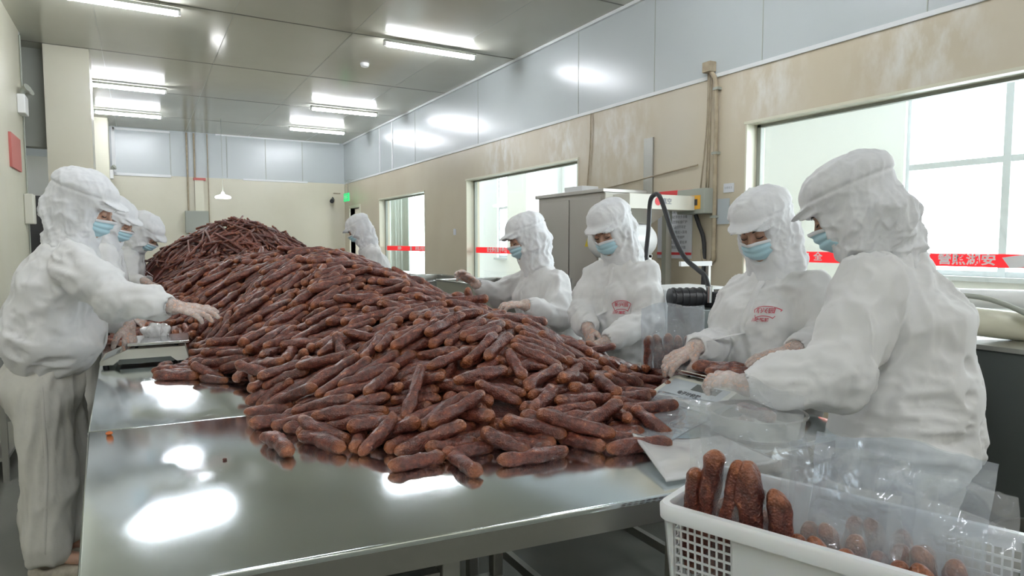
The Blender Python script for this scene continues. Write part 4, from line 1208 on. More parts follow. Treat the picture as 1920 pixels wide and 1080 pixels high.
def sausage_arrays(r, L, nr, ns, bend, seed, lump=.14):
    """verts (along x), faces, tip weight"""
    rr = np.random.RandomState(seed)
    ph = rr.rand(8) * 6.28
    V = []; T = []
    ts = 0.5 - 0.5 * np.cos(np.linspace(0, np.pi, nr))
    for t in ts:
        s = (t - .5) * L
        e = min(t, 1 - t) * L
        prof = math.sqrt(max(0, 1 - max(0, 1 - e / (1.15 * r)) ** 2)) * (0.86 + .14 * min(1, e / (3 * r)))
        swell = 1 + .08 * math.sin(9 * t + ph[0]) + .05 * math.sin(17 * t + ph[1]) + .1 * (t - .5) * math.sin(ph[6])
        y0 = bend * (1 - (2 * t - 1) ** 2) - bend * .5 + .1 * r * math.sin(7 * t + ph[5])
        for k in range(ns):
            a = 2 * PI * k / ns
            w = 1 + lump * (.5 * math.sin(3 * a + 5 * t + ph[2]) + .35 * math.sin(5 * a - 11 * t + ph[3]) + .35 * math.sin(2 * a + 23 * t + ph[4]))
            q = r * prof * swell * w * (1 + .035 * math.sin(11 * a + 6 * math.sin(13 * t + ph[6]) + ph[7]) + .03 * math.sin(7 * a + 31 * t + ph[7]))
            V.append((s, y0 + q * math.cos(a), q * math.sin(a)))
            T.append(max(0., 1 - e / (1.7 * r)))
    F = []
    for i in range(nr - 1):
        for k in range(ns):
            F.append((i * ns + k, i * ns + (k + 1) % ns, (i + 1) * ns + (k + 1) % ns, (i + 1) * ns + k))
    # knotted casing nub at each end
    return np.array(V), F, np.array(T)


def tip_attr(me, T):
    a = me.attributes.new('tip', 'FLOAT', 'POINT')
    a.data.foreach_set('value', np.asarray(T, dtype=np.float32))


_sm = {}


def sausage_mesh(r, L, fine=True, v=0):
    key = (round(r, 4), round(L, 2), fine, v)
    if key not in _sm:
        V, F, T = sausage_arrays(r, L, 44 if fine else 12, 22 if fine else 8, (.006, -.010, .003)[v] * L / .18, hash(key) % 9999 if False else int(r * 1e5 + L * 1e3 + v * 17) % 9999)
        me = bpy.data.meshes.new('sausage'); me.from_pydata(V.tolist(), [], F); me.update(); me.shade_smooth()
        me.materials.append(M['sausage']); tip_attr(me, T)
        _sm[key] = me
    return _sm[key]


def pose_matrix(p, d, roll=0.0):
    d = Vector(d).normalized()
    u = d.cross(Vector((0, 0, 1)))
    u = u.normalized() if u.length > 1e-3 else Vector((0, 1, 0))
    v = d.cross(u)
    m = Matrix((d, u, v)).transposed() @ Matrix.Rotation(roll, 3, 'X')
    return Matrix.Translation(p) @ m.to_4x4()


recs = []
for i in range(0, len(POSES), 7):
    x, y, z, az, el, r, L = POSES[i:i + 7]
    ca, ce = math.radians(az), math.radians(el)
    if (x > 1475 and 1380 < y < 1740) or (x < 335 and 2050 < y < 2760 and z < 880): continue
    recs.append((np.array((x, y, z)) / 1000., (math.cos(ca) * math.cos(ce), math.sin(ca) * math.cos(ce), math.sin(ce)), r / 10000., L / 100.))


def place_words(p):
    x, y, z = p
    a = 'far heap'
    for lim, w in ((1.62, 'front edge of heap'), (1.85, 'low front slope'), (2.1, 'front slope'), (2.4, 'upper front slope'), (2.8, 'nearer middle of heap'), (3.3, 'middle of heap'), (5.1, 'top of big heap')):
        if y < lim:
            a = w
            break
    u = (Vector(p) - C0).dot(RT) / (Vector(p) - C0).dot(FW) * FPX + CXP
    for lim, w in ((420, 'by left scale'), (560, 'far left'), (700, 'left of centre'), (830, 'at centre'), (960, 'right of centre'), (1090, 'under the middle workers'), (2000, 'by right scale')):
        if u < lim:
            return a, w, u
    return a, '', u


IND = 300
NLO = 0
seen = {}
sizes = {}
for i, (p, d, r, L) in enumerate(recs[:IND]):
    if p[1] < 5.1:
        v = i % 3
        me = sausage_mesh(r, L, True, v)
    else:
        me = sausage_mesh(r, L, False, i % 3)
    o = bpy.data.objects.new('sausage', me); COL.objects.link(o)
    o.matrix_world = pose_matrix(p, d, (i * 2.4) % 6.28 if p[1] > 5.1 else [0.25, -.3, 2.9, 3.4][i % 4])
    a, s, u = place_words(p)
    tilt = 'upended' if abs(d[2]) > .5 else ('slanting' if abs(d[2]) > .22 else 'flat')
    az = (Vector(d).dot(RT), Vector((d[0], d[1], 0)).dot(Vector((FW.x, FW.y, 0)).normalized()))
    ori = 'sideways' if abs(az[0]) > 1.6 * abs(az[1]) else ('end-on' if abs(az[1]) > 1.6 * abs(az[0]) else ('pointing back-right' if az[0] * az[1] > 0 else 'pointing back-left'))
    ln = 'short' if L < .17 else ('long' if L > .21 else 'mid-sized')
    lab = '%s %s sausage lying %s, %s, %s' % (ln, tilt, ori, a, s)
    if p[1] < 1.85 and i < 400 and abs(p[0] - .3) < .04:
        lab = 'single %s sausage lying alone, %s, %s' % (ln, a, s)
    seen.setdefault(lab, []).append((u, o))
for lab, lst in seen.items():
    lst.sort(key=lambda q: q[0])
    ordn = ['leftmost', 'second from left', 'third from left', 'fourth from left', 'fifth from left', 'sixth from left', 'seventh from left', 'eighth from left']
    for k, (u, o) in enumerate(lst):
        l = lab if len(lst) == 1 else lab + ', ' + (ordn[min(k, 7)] if k < len(lst) - 1 or len(lst) > 8 else 'rightmost')
        tag(o, l, 'sausage', 'dark red sausages heaped on the steel tables')


def merged(name, items, label, extra=None, nr=14, ns=9):
    VV, FF, TT = [], [], []
    off = 0
    for i, (p, d, r, L) in enumerate(items):
        V, F, T = sausage_arrays(r, L, nr, ns, (.006, -.010, .003)[i % 3] * L / .18, i)
        Mx = np.array(pose_matrix(p, d, (i * 2.4) % 6.28))
        V = V @ Mx[:3, :3].T + Mx[:3, 3]
        VV.append(V); TT.append(T)
        F = np.array(F) + off
        FF += F.tolist(); off += len(V)
    if extra:
        V, F = extra
        VV.append(np.array(V)); TT.append(np.zeros(len(V)))
        FF += (np.array(F) + off).tolist()
    me = bpy.data.meshes.new(name); me.from_pydata(np.vstack(VV).tolist(), [], FF); me.update(); me.shade_smooth()
    me.materials.append(M['sausage']); tip_attr(me, np.concatenate(TT))
    o = bpy.data.objects.new(name, me); COL.objects.link(o)
    tag(o, label, 'sausages', None, 'stuff')
    return o


# inner mass of each heap (thin plate surface through a few heights), just below the outer layer
PZ = [(.02, 3.0), (.26, 2.75), (.28, 2.55), (.3, 2.3), (.27, 2.1), (.3, 1.95), (.42, 1.78), (.56, 1.6), (.74, 1.5), (.87, 1.42), (1.03, 1.43), (1.13, 1.37), (1.3, 1.43), (1.56, 1.62), (1.73, 1.9), (1.75, 2.2), (1.72, 2.6), (1.74, 3.2), (1.75, 4), (1.75, 5), (.24, 3.2), (.25, 3.7), (.02, 3.95), (-.04, 4.5), (-.12, 5.2), (-.12, 5.7), (-.12, 6.5), (.5, 7.3), (1.3, 7.2), (1.8, 6.3), (1.75, 5.5)]
PP = [(1.1, 1.95, .29), (1.42, 1.95, .15), (1.0, 2.25, .28), (.75, 1.9, .17), (.55, 2.2, .16), (.9, 1.65, .14), (1.2, 3.0, .36), (1.15, 3.6, .40), (.9, 3.8, .50), (.75, 4.5, .48), (.85, 3.0, .38), (.6, 3.0, .27), (.6, 2.6, .21), (.8, 2.5, .27), (.45, 3.4, .27), (.27, 4.4, .28), (.12, 4.6, .22), (1.4, 4.2, .35), (1.3, 2.4, .24), (1.5, 3.2, .2), (.3, 3.0, .07),
      (.64, 6.1, .75), (.3, 6.0, .58), (.02, 5.8, .34), (1.25, 6.1, .56), (.7, 5.35, .42)]
_pts = np.array(PZ + [(x, y) for x, y, z in PP]); _val = np.array([0.] * len(PZ) + [q[2] for q in PP])
_phi = lambda r: np.where(r > 0, r * r * np.log(r + 1e-9), 0)
_n = len(_pts)
_K = _phi(np.linalg.norm(_pts[:, None] - _pts[None], axis=2)) + np.eye(_n) * .002
_Q = np.c_[np.ones(_n), _pts]
_w = np.linalg.solve(np.block([[_K, _Q], [_Q.T, np.zeros((3, 3))]]), np.r_[_val, 0, 0, 0])


def heap_h(x, y):
    x = np.asarray(x, float); y = np.asarray(y, float)
    return _phi(np.hypot(x[..., None] - _pts[:, 0], y[..., None] - _pts[:, 1])) @ _w[:_n] + _w[_n] + _w[_n + 1] * x + _w[_n + 2] * y


_poly = [PZ[i] for i in (0, 1, 2, 3, 4, 5, 6, 7, 8, 9, 10, 11, 12, 13, 14, 15, 16, 17, 18, 19, 30, 29, 28, 27, 26, 25, 24, 23, 22, 21, 20)]


def in_poly(x, y):
    c = False; j = len(_poly) - 1
    for i in range(len(_poly)):
        xi, yi = _poly[i]; xj, yj = _poly[j]
        if (yi > y) != (yj > y) and x < (xj - xi) * (y - yi) / (yj - yi) + xi:
            c = not c
        j = i
    return c


def core_mesh(y0, y1):
    gx = np.arange(-.3, 2.0, .05); gy = np.arange(y0, y1 + .001, .05)
    X, Y = np.meshgrid(gx, gy, indexing='ij'); Hh = heap_h(X, Y)
    ok = np.vectorize(in_poly)(X, Y) & (Hh > .075)
    idx = -np.ones(X.shape, int); V = []; F = []
    def vid(i, j):
        if idx[i, j] < 0:
            idx[i, j] = len(V); V.append((X[i, j], Y[i, j], TZ + max(Hh[i, j] - (.085 if y0 < 5 else .075), .004)))
        return idx[i, j]
    for i in range(len(gx) - 1):
        for j in range(len(gy) - 1):
            if ok[i, j] and ok[i + 1, j] and ok[i, j + 1] and ok[i + 1, j + 1]:
                F.append((vid(i, j), vid(i + 1, j), vid(i + 1, j + 1), vid(i, j + 1)))
    return V, F


def core_quads(y0, y1):
    V, F = core_mesh(y0, y1)
    return V, F


rest = recs[IND:]
restA = [q for q in rest if q[0][1] < 5.1]
restB = [q for q in rest if q[0][1] >= 5.1]
# a second layer below the outer one
ry = random.Random(8)
for k in range(520):
    x = ry.uniform(.2, 1.62); y = ry.uniform(1.55, 4.9)
    hz = float(heap_h(x, y))
    if not in_poly(x, y) or hz < .07 or (x > 1.42 and y < 1.8): continue
    a = ry.uniform(-1.0, .6)
    sx_ = float(heap_h(x + .04, y) - heap_h(x - .04, y)) / .08; sy_ = float(heap_h(x, y + .04) - heap_h(x, y - .04)) / .08
    sl = sx_ * math.cos(a) + sy_ * math.sin(a)
    restA.append((np.array((x, y, TZ + hz - .062)), tuple(np.array((math.cos(a), math.sin(a), sl)) / math.sqrt(1 + sl * sl)), .0185, .18))
merged('sausage_heap', restA, 'remaining dark red sausages filling the big heap on the steel tables', core_quads(1.2, 5.1))
# more thin strands draped down the far heap
rx = random.Random(21)
for k in range(420):
    x = rx.uniform(-.05, 1.6); y = rx.uniform(5.35, 6.7)
    if not in_poly(x, y) or float(heap_h(x, y)) < .1: continue
    gx_ = float(heap_h(x + .04, y) - heap_h(x - .04, y)) / .08; gy_ = float(heap_h(x, y + .04) - heap_h(x, y - .04)) / .08
    a = math.atan2(-gy_, -gx_) + rx.gauss(0, .75)
    sl = gx_ * math.cos(a) + gy_ * math.sin(a)
    restB.append((np.array((x, y, TZ + float(heap_h(x, y)) - rx.uniform(.0, .03))), tuple(np.array((math.cos(a), math.sin(a), sl + rx.gauss(0, .12))) / math.sqrt(1 + sl * sl)), rx.uniform(.008, .0115), rx.uniform(.2, .34)))
merged('thin_sausage_heap', restB, 'remaining thin stringed sausages filling the far heap at the back of the table', core_quads(5.1, 7.4), 12, 7)
# ================================================================== PEOPLE
def cloth_mat():
    m = mat('white_work_cloth', (0.72, 0.71, 0.69), 0.85)
    nt = m.node_tree; p = nt.nodes['Principled BSDF']
    n = tex_noise(nt, 6, 4, .6)
    r = ramp(nt, n.outputs[0], [(.3, (0.70, 0.70, 0.69)), (.7, (0.77, 0.765, 0.755))])
    nt.links.new(r.outputs[0], p.inputs['Base Color'])
    p.inputs['Sheen Weight'].default_value = .15
    n2 = tex_noise(nt, 9, 3, .5)
    n2.noise_type = 'RIDGED_MULTIFRACTAL'; n2.inputs['Distortion'].default_value = .6
    add_bump(m, n2.outputs[0], .42, .010)
    return m


M['cloth'] = cloth_mat()
M['trouser'] = noisy('cream_trouser_cloth', (0.60, 0.585, 0.53), (0.67, 0.655, 0.60), 8, (.8, .9), bump=.3, bscale=30)
M['hood'] = noisy('thin_white_hood', (0.73, 0.74, 0.755), (0.79, 0.795, 0.80), 12, (.75, .85), bump=.35, bscale=34)
M['skin'] = mat('skin', (0.60, 0.37, 0.27), .5, Subsurface_Weight=.12)
M['skin'].node_tree.nodes['Principled BSDF'].inputs['Subsurface Radius'].default_value = (.02, .008, .004)
M['mask'] = mat('pale_blue_mask', (0.47, 0.70, 0.78), .75)
M['maskwhite'] = mat('white_mask_edge', (0.78, 0.80, 0.82), .75)
M['hair'] = mat('dark_hair', (0.02, 0.015, 0.013), .5)
M['badge'] = mat('red_embroidery', (0.62, 0.12, 0.16), .7)
M['shoe'] = noisy('worn_pale_shoe', (0.42, 0.38, 0.31), (0.62, 0.57, 0.47), 25, (.5, .7))


def glove_mat():
    m = bpy.data.materials.new('clear_plastic_glove'); m.use_nodes = True
    nt = m.node_tree; nt.nodes.clear()
    out = nd(nt, 'ShaderNodeOutputMaterial'); tr = nd(nt, 'ShaderNodeBsdfTransparent')
    p = nd(nt, 'ShaderNodeBsdfPrincipled')
    p.inputs['Base Color'].default_value = (.85, .84, .83, 1); p.inputs['Roughness'].default_value = .28
    n = tex_noise(nt, 45, 4, .7)
    b = nd(nt, 'ShaderNodeBump'); b.inputs['Strength'].default_value = .8; b.inputs['Distance'].default_value = .004
    nt.links.new(n.outputs[0], b.inputs['Height']); nt.links.new(b.outputs[0], p.inputs['Normal'])
    mr = nd(nt, 'ShaderNodeMapRange'); mr.inputs['From Min'].default_value = .35; mr.inputs['From Max'].default_value = .7
    mr.inputs['To Min'].default_value = .22; mr.inputs['To Max'].default_value = .5
    nt.links.new(n.outputs[0], mr.inputs[0])
    mx = nd(nt, 'ShaderNodeMixShader'); nt.links.new(mr.outputs[0], mx.inputs[0])
    nt.links.new(tr.outputs[0], mx.inputs[1]); nt.links.new(p.outputs[0], mx.inputs[2]); nt.links.new(mx.outputs[0], out.inputs[0])
    return m


M['glove'] = glove_mat()


def hand_prims(W, d, n, right, curl=.5, spread=.12, thumb=.5, sc=1.0):
    """capsules of a hand: W wrist, d finger direction, n palm normal (out of the palm)"""
    d = unit(d); n = unit(np.asarray(n) - d * (np.asarray(n) @ d)); s = np.cross(d, n) * (1 if right else -1)
    pr = []
    P = lambda a, b, c=0.: W + (d * a + s * b + n * c) * sc
    pr.append(('seg', P(.012, 0), P(.078, .002), (.030 * sc, .017 * sc), (.041 * sc, .0145 * sc), s))
    pr.append(('cone', P(-.006, 0), P(.012, 0), .0265 * sc, .027 * sc))
    if not hasattr(curl, '__len__'): curl = [curl] * 4
    for (b0, off, ln, r, c) in ((.084, .030, .072, .0092, curl[0]), (.090, .0105, .080, .0094, curl[1]), (.086, -.010, .074, .0090, curl[2]), (.078, -.029, .058, .0080, curl[3])):
        q = P(b0 - .012, off); a = spread * off / .03
        fd = unit(d * math.cos(a) + s * math.sin(a)); ang = 0.25 * c
        for L, dr in ((.46, 1.0), (.30, .95), (.24, .86)):
            dd = fd * math.cos(ang) + n * math.sin(ang)
            e = q + dd * (L * ln + (.012 if dr == 1 else 0)) * sc
            pr.append(('cone', q, e, r * dr * sc, r * dr * .93 * sc)); q = e
            ang += c * .95
    q = P(.022, .026, .006); td = unit(s * .62 + d * .72 + n * thumb)
    e = q + td * .036 * sc; pr.append(('cone', q, e, .0145 * sc, .0115 * sc)); q = e
    td = unit(s * .30 + d * .9 + n * thumb); e = q + td * .030 * sc; pr.append(('cone', q, e, .0112 * sc, .0105 * sc)); q = e
    td = unit(s * .12 + d * .95 + n * thumb * 1.2); e = q + td * .024 * sc; pr.append(('cone', q, e, .0103 * sc, .0088 * sc))
    return pr


def put(F, pr, grow=0., k=.008):
    for p in pr:
        if p[0] == 'cone':
            F.cone(p[1], p[2], p[3] + grow, p[4] + grow, k)
        else:
            F.seg(p[1], p[2], tuple(x + grow for x in p[3]), tuple(x + grow for x in p[4]), p[5], k)


def bounds(pts, m):
    P = np.array(pts)
    return P.min(0) - m, P.max(0) + m


class Joint(dict):
    __getattr__ = dict.get


def cat_mesh(parts):
    VV, FF = [], []; off = 0
    for V, F in parts:
        VV.append(V); FF.append(F + off); off += len(V)
    return np.vstack(VV), np.vstack(FF)


def seam_strip(name, tree, line, out, side, parent, m):
    """raised stitched seam laid on a garment along a line"""
    pts = []
    for c in line:
        h = tree.ray_cast(Vector(c + out * .6), Vector(-out))
        if h[0] is not None: pts.append(np.array(h[0]))
    if len(pts) < 3: return
    pts = [pts[0]] + [(pts[i - 1] + pts[i] * 2 + pts[i + 1]) / 4 for i in range(1, len(pts) - 1)] + [pts[-1]]
    vs, fs = [], []
    for q in pts:
        for o, e in ((-.007, -.004), (-.005, .003), (0, .0012), (.005, .003), (.007, -.004)):
            vs.append(Vector(q + side * o + out * e))
    for i in range(len(pts) - 1):
        for k in range(4): fs.append((5 * i + k, 5 * i + k + 1, 5 * i + 6 + k, 5 * i + 5 + k))
    link_mesh(name, vs, fs, m, parent, smooth=True)


def make_person(label, J, res=1.0, legs=True, badge=None, seed=0, group=None, hood_puff=1.0, tail=None, bulk=1.0, fist=None):
    """J: joints in metres (world). head, hf (face direction), hu (crown direction), neck, shR, shL, elR, elL, wrR, wrL,
    hdR, hnR, hdL, hnL (finger direction, palm normal), chest, waist, pelvis, kneeR/L, ankR/L, foot"""
    g = {k: (np.array(v, float) if not np.isscalar(v) else v) for k, v in J.items()}
    lat = unit(g['shR'] - g['shL'])
    base = ((g['ankR'] + g['ankL']) / 2) if legs else g['pelvis']
    root = thing('person', label, 'person', (float(base[0]), float(base[1]), 0.0), group)
    up = unit(g['neck'] - g['pelvis'])
    fwd = unit(np.cross(up, lat))         # chest forward: right-hand x lateral(right) ; up x right = forward
    # ---------------- head frame
    hf = unit(g['hf']); hr = unit(np.cross(hf, g['hu'])); hu = np.cross(hr, hf)
    H = lambda x, y, z: g['head'] + hr * x + hf * y + hu * z
    RH = np.array([hr, hf, hu])
    # ---------------- skin body: head, neck, hands fine; trunk and limbs coarser inside the clothes
    lo, hi = bounds([g['head']], .16)
    F = Field(lo - V3(0, 0, .06), hi, .0042 * res)
    F.ell(H(0, -.012, .028), (.073, .092, .086), RH, .02)
    F.ell(H(0, .022, -.03), (.060, .062, .078), RH, .03)
    F.cone(H(0, .02, -.07), H(0, .058, -.092), .045, .026, .03)
    for s in (-1, 1):
        F.ell(H(s * .034, .052, -.026), (.026, .026, .024), RH, .02)
        F.ell(H(s * .0745, -.004, -.012), (.009, .018, .031), RH, .008)
        F.cone(H(s * .014, .083, .022), H(s * .043, .072, .024), .0085, .007, .012)
    for s in (-1, 1):
        F.ell(H(s * .032, .094, .004), (.019, .014, .012), RH, .014, sub=True)
        F.ell(H(s * .032, .0755, .0035), (.0165, .0125, .0115), RH, .005)
    F.cone(H(0, .083, .012), H(0, .101, -.026), .0075, .0115, .010)
    F.ell(H(-.011, .092, -.031), (.008, .009, .007), RH, .006); F.ell(H(.011, .092, -.031), (.008, .009, .007), RH, .006)
    F.ell(H(0, .079, -.058), (.024, .012, .006), RH, .006); F.ell(H(0, .077, -.068), (.021, .012, .006), RH, .006)
    F.cone(H(0, -.02, -.06), g['neck'] + up * .0, .052, .056, .03)
    parts = [F.mesh(2)]
    gl = []
    for sd, right in (('R', True), ('L', False)):
        if g.get('hd' + sd) is None: continue
        pr = hand_prims(g['wr' + sd], g['hd' + sd], g['hn' + sd], right, J.get('curl' + sd, .45), J.get('spread' + sd, .12), J.get('thumb' + sd, .35))
        el = g['el' + sd]; fa = unit(g['wr' + sd] - el)
        pr.append(('cone', g['wr' + sd] - fa * .16, g['wr' + sd], .036, .0265))
        P = [q for p in pr for q in (p[1], p[2])]
        lo, hi = bounds(P, .05)
        F = Field(lo, hi, .0034 * res); put(F, pr, 0, .007); parts.append(F.mesh(2))
        F = Field(lo, hi, .0034 * res)
        pg = [p for p in pr[:-1]]
        put(F, pg, .0016, .007)
        F.cone(g['wr' + sd] - fa * .05, g['wr' + sd], .036, .031, .01)
        V, Fa = F.mesh(2)
        N = normals(V, Fa); V = V + N * (np.abs(folds(V, g['hd' + sd], 20, 45, seed + 3)) * .0016)[:, None]
        gl.append((V, Fa))
    allp = [g[k] for k in ('neck', 'shR', 'shL', 'elR', 'elL', 'wrR', 'wrL', 'pelvis')] + ([g[k] for k in ('kneeR', 'kneeL', 'ankR', 'ankL')] if legs else [])
    lo, hi = bounds(allp, .16)
    F = Field(lo, hi, .014)
    F.seg(g['pelvis'], g['waist'], (.135, .09), (.115, .08), lat, .05); F.seg(g['waist'], g['chest'], (.115, .08), (.14, .095), lat, .05)
    F.cone(g['chest'], g['neck'], .07, .045, .04)
    for sd in 'RL':
        F.cone(g['neck'] - up * .07, g['sh' + sd] - up * .035, .032, .032, .03)
        F.cone(g['sh' + sd] - up * .035, g['el' + sd], .036, .034, .03); F.cone(g['el' + sd], g['wr' + sd], .036, .028, .02)
        if legs:
            hp = g['pelvis'] + lat * (.085 if sd == 'R' else -.085) - up * .04
            F.cone(hp, g['knee' + sd], .078, .05, .03); F.cone(g['knee' + sd], g['ank' + sd], .048, .034, .02)
            fd = unit(g['foot']); F.cone(g['ank' + sd] + V3(0, 0, -.03), g['ank' + sd] + fd * .13 + V3(0, 0, -.055), .033, .024, .03)
    parts.append(F.mesh(1))
    V, Fa = cat_mesh(parts)
    np_mesh('body', V, Fa, M['skin'], root)
    for V, Fa in gl:
        np_mesh('glove', V, Fa, M['glove'], root)
    # ---------------- jacket
    hem = g['pelvis'] + up * J.get('hem', .0)
    P = [g[k] for k in ('neck', 'shR', 'shL', 'elR', 'elL', 'wrR', 'wrL', 'chest', 'waist')] + [hem]
    lo, hi = bounds(P, .25)
    hj = .0095 * res
    F = Field(lo, hi, hj)
    b = bulk
    F.seg(hem, hem + unit(g['waist'] - hem) * .05, (.170 * b, .125 * b), (.195 * b, .148 * b), lat, .03)
    F.seg(hem + unit(g['waist'] - hem) * .05, g['waist'], (.195 * b, .148 * b), (.185 * b, .14 * b), lat, .05)
    F.seg(g['waist'], g['chest'], (.182 * b, .135 * b), (.19 * b, .128 * b), lat, .06)
    F.seg(g['chest'], g['neck'] - up * .06, (.185 * b, .125 * b), (.12, .085), lat, .06)
    F.cone(g['neck'] - up * .06, g['neck'] + up * .015, .085, .072, .03)
    for sd in 'RL':
        s = g['sh' + sd]; e = g['el' + sd]; w = g['wr' + sd]
        F.cone(g['neck'] - up * .055, s - up * .022, .058, .060 * b, .05)
        F.cone(s - up * .022, s * .45 + e * .55, .064 * b, .068 * b, .04)
        F.cone(s * .45 + e * .55, e, .068 * b, .060 * b, .03)
        fa = unit(w - e); L = np.linalg.norm(w - e)
        F.cone(e, e + fa * L * .6, .060 * b, .056 * b, .03)
        F.cone(e + fa * L * .6, w - fa * .035, .056 * b, .048, .02)
        F.cone(w - fa * .035, w - fa * .012, .050, .042, .008)
    for sd in 'RL':   # flat cuff end with a shallow opening
        w = g['wr' + sd]; fa = unit(w - g['el' + sd])
        F.cone(w - fa * .004, w + fa * .018, .034, .040, .004, sub=True)
    V, Fa = F.mesh(2)
    N = normals(lap_smooth(V, Fa, 8), Fa)
    # distances to torso and arms for blending the crease directions
    def dseg(P, a, b_):
        ab = b_ - a; t = np.clip(((P - a) @ ab) / (ab @ ab), 0, 1)
        return np.linalg.norm(P - a - t[:, None] * ab, axis=1), t
    dT, tT = dseg(V, hem, g['chest'])
    disp = np.zeros(len(V)); wsum = np.zeros(len(V)) + 1e-6
    wT = np.exp(-(dT / .09) ** 2)
    fT = folds(V, up * .9 + lat * .3, 4.5, 11, seed) * .013 + folds(V, up * .5 - lat * .8, 7, 17, seed + 9) * .006
    # horizontal blousing just above the hem
    ga = J.get('gather', .05)
    hemw = np.exp(-((((V - hem) @ up) - ga) / (ga + .03)) ** 2)
    fT = fT + hemw * folds(V, up + lat * .15, 22, 5, seed + 4) * J.get('gamp', .014)
    disp += wT * fT; wsum += wT
    for k_, sd in enumerate('RL'):
        s = g['sh' + sd]; e = g['el' + sd]; w = g['wr' + sd]
        d1, t1 = dseg(V, s, e); d2, t2 = dseg(V, e, w)
        a1, a2 = unit(e - s), unit(w - e)
        q = unit(np.cross(a1, a2) + 1e-3)
        w1 = np.exp(-(d1 / .075) ** 2) * 1.4; w2 = np.exp(-(d2 / .07) ** 2) * 1.4
        el_ = np.exp(-((1 - t1) / .3) ** 2)
        f1 = folds(V, a1 + q * .4, 6, 15, seed + 20 + k_) * .011 + el_ * folds(V, a1 - q * .5, 22, 7, seed + 30 + k_) * .012
        el2 = np.exp(-(t2 / .3) ** 2)
        f2 = folds(V, a2 + q * .3, 6, 16, seed + 40 + k_) * .009 + el2 * folds(V, a2 - q * .5, 20, 7, seed + 50 + k_) * .010
        f2 = f2 * np.clip((1 - t2) * 6, .15, 1)
        disp += w1 * f1 + w2 * f2; wsum += w1 + w2
    V = V + N * np.clip((disp / wsum) * (2.1 * J.get('fold', 1.0)), -.016, .018)[:, None]
    jk = np_mesh('jacket', V, Fa, M['cloth'], root)
    tree = BVHTree.FromPolygons([tuple(v) for v in V], [tuple(int(i) for i in f) for f in Fa])
    # front zip placket
    if J.get('zip', 1):
        pts = []
        for k in range(15):
            t = k / 14
            c = g['neck'] * (1 - t) + hem * t - up * (.035 * (1 - t))
            h = tree.ray_cast(Vector(c + fwd * .5), Vector(-fwd))
            if h[0] is not None: pts.append(np.array(h[0]))
        if len(pts) > 3:
            vs, fs = [], []
            for p in pts:
                for o in (-.014, -.011, .011, .014):
                    vs.append(p + lat * o + fwd * (.0045 if abs(o) < .012 else -.004))
            for i in range(len(pts) - 1):
                for k in range(3): fs.append((4 * i + k, 4 * i + k + 1, 4 * i + 5 + k, 4 * i + 4 + k))
            link_mesh('zip_placket', [Vector(v) for v in vs], fs, M['cloth'], jk, smooth=True)
    if badge:
        bx, bz, bw = badge
        vs_all, fs_all = [], []
        def stamp(vs, fs):
            o = len(vs_all)
            for v in vs:
                c = g['chest'] + lat * (bx - v[0]) + up * (bz + v[1])
                h = tree.ray_cast(Vector(c + fwd * .5), Vector(-fwd))
                q = np.array(h[0]) if h[0] is not None else c + fwd * .15
                vs_all.append(q + fwd * .0025)
            fs_all.extend([tuple(i + o for i in f) for f in fs])
        # fan-shaped emblem outline with three characters, and a line below
        n = 16; vs = []; fs = []
        for ring, (r0, r1) in enumerate(((.088, .091), (.052, .055))):
            o = len(vs)
            for i in range(n + 1):
                a = math.radians(58 + 64 * i / n)
                vs += [(math.cos(a) * r0 * bw, (math.sin(a) * r0 - .068) * bw), (math.cos(a) * r1 * bw, (math.sin(a) * r1 - .068) * bw)]
            fs += [(o + 2 * i, o + 2 * i + 1, o + 2 * i + 3, o + 2 * i + 2) for i in range(n)]
        for a in (58, 122):
            a = math.radians(a); o = len(vs)
            c, s_ = math.cos(a), math.sin(a)
            for r_, e in ((.052, -.0015), (.052, .0015), (.091, .0015), (.091, -.0015)):
                vs.append(((c * r_ - s_ * e) * bw, (s_ * r_ + c * e - .068) * bw))
            fs.append((o, o + 1, o + 2, o + 3))
        stamp(vs, fs)
        tv, tf = text_mesh('新兴园', .021 * bw, .0004); stamp([(v.x, v.y + .004 * bw) for v in tv], tf)
        tv, tf = text_mesh('川味腊肠', .015 * bw, .0004); stamp([(v.x - .012 * bw, v.y - .03 * bw) for v in tv], tf)
        link_mesh('embroidered_badge', [Vector(v) for v in vs_all], fs_all, M['badge'], jk)
    # ---------------- trousers
    if legs:
        P = [g[k] for k in ('pelvis', 'kneeR', 'kneeL', 'ankR', 'ankL')]
        lo, hi = bounds(P, .24)
        F = Field(lo, hi, .010 * res)
        F.seg(g['pelvis'] - up * .06, g['pelvis'] + up * .10, (.178, .135), (.155, .115), lat, .04)
        for sd in 'RL':
            hp = g['pelvis'] + lat * (.085 if sd == 'R' else -.085) - up * .05
            F.cone(hp, g['knee' + sd], .108, .092, .05); F.cone(g['knee' + sd], g['ank' + sd] + V3(0, 0, .03), .092, .082, .02)
            F.cone(g['ank' + sd] + V3(0, 0, .03), g['ank' + sd] + V3(0, 0, -.02), .082, .08, .01)
        F.halfspace(V3(0, 0, min(g['ankR'][2], g['ankL'][2]) - .02), V3(0, 0, -1), .006)
        V, Fa = F.mesh(2); N = normals(lap_smooth(V, Fa, 6), Fa)
        V = V + N * (folds(V, V3(.1, 0, 1), 2.2, 13, seed + 60) * .030 + folds(V, V3(.3, .1, 1), 4, 16, seed + 61) * .008)[:, None]
        tr_ = np_mesh('trousers', V, Fa, M['trouser'], root)
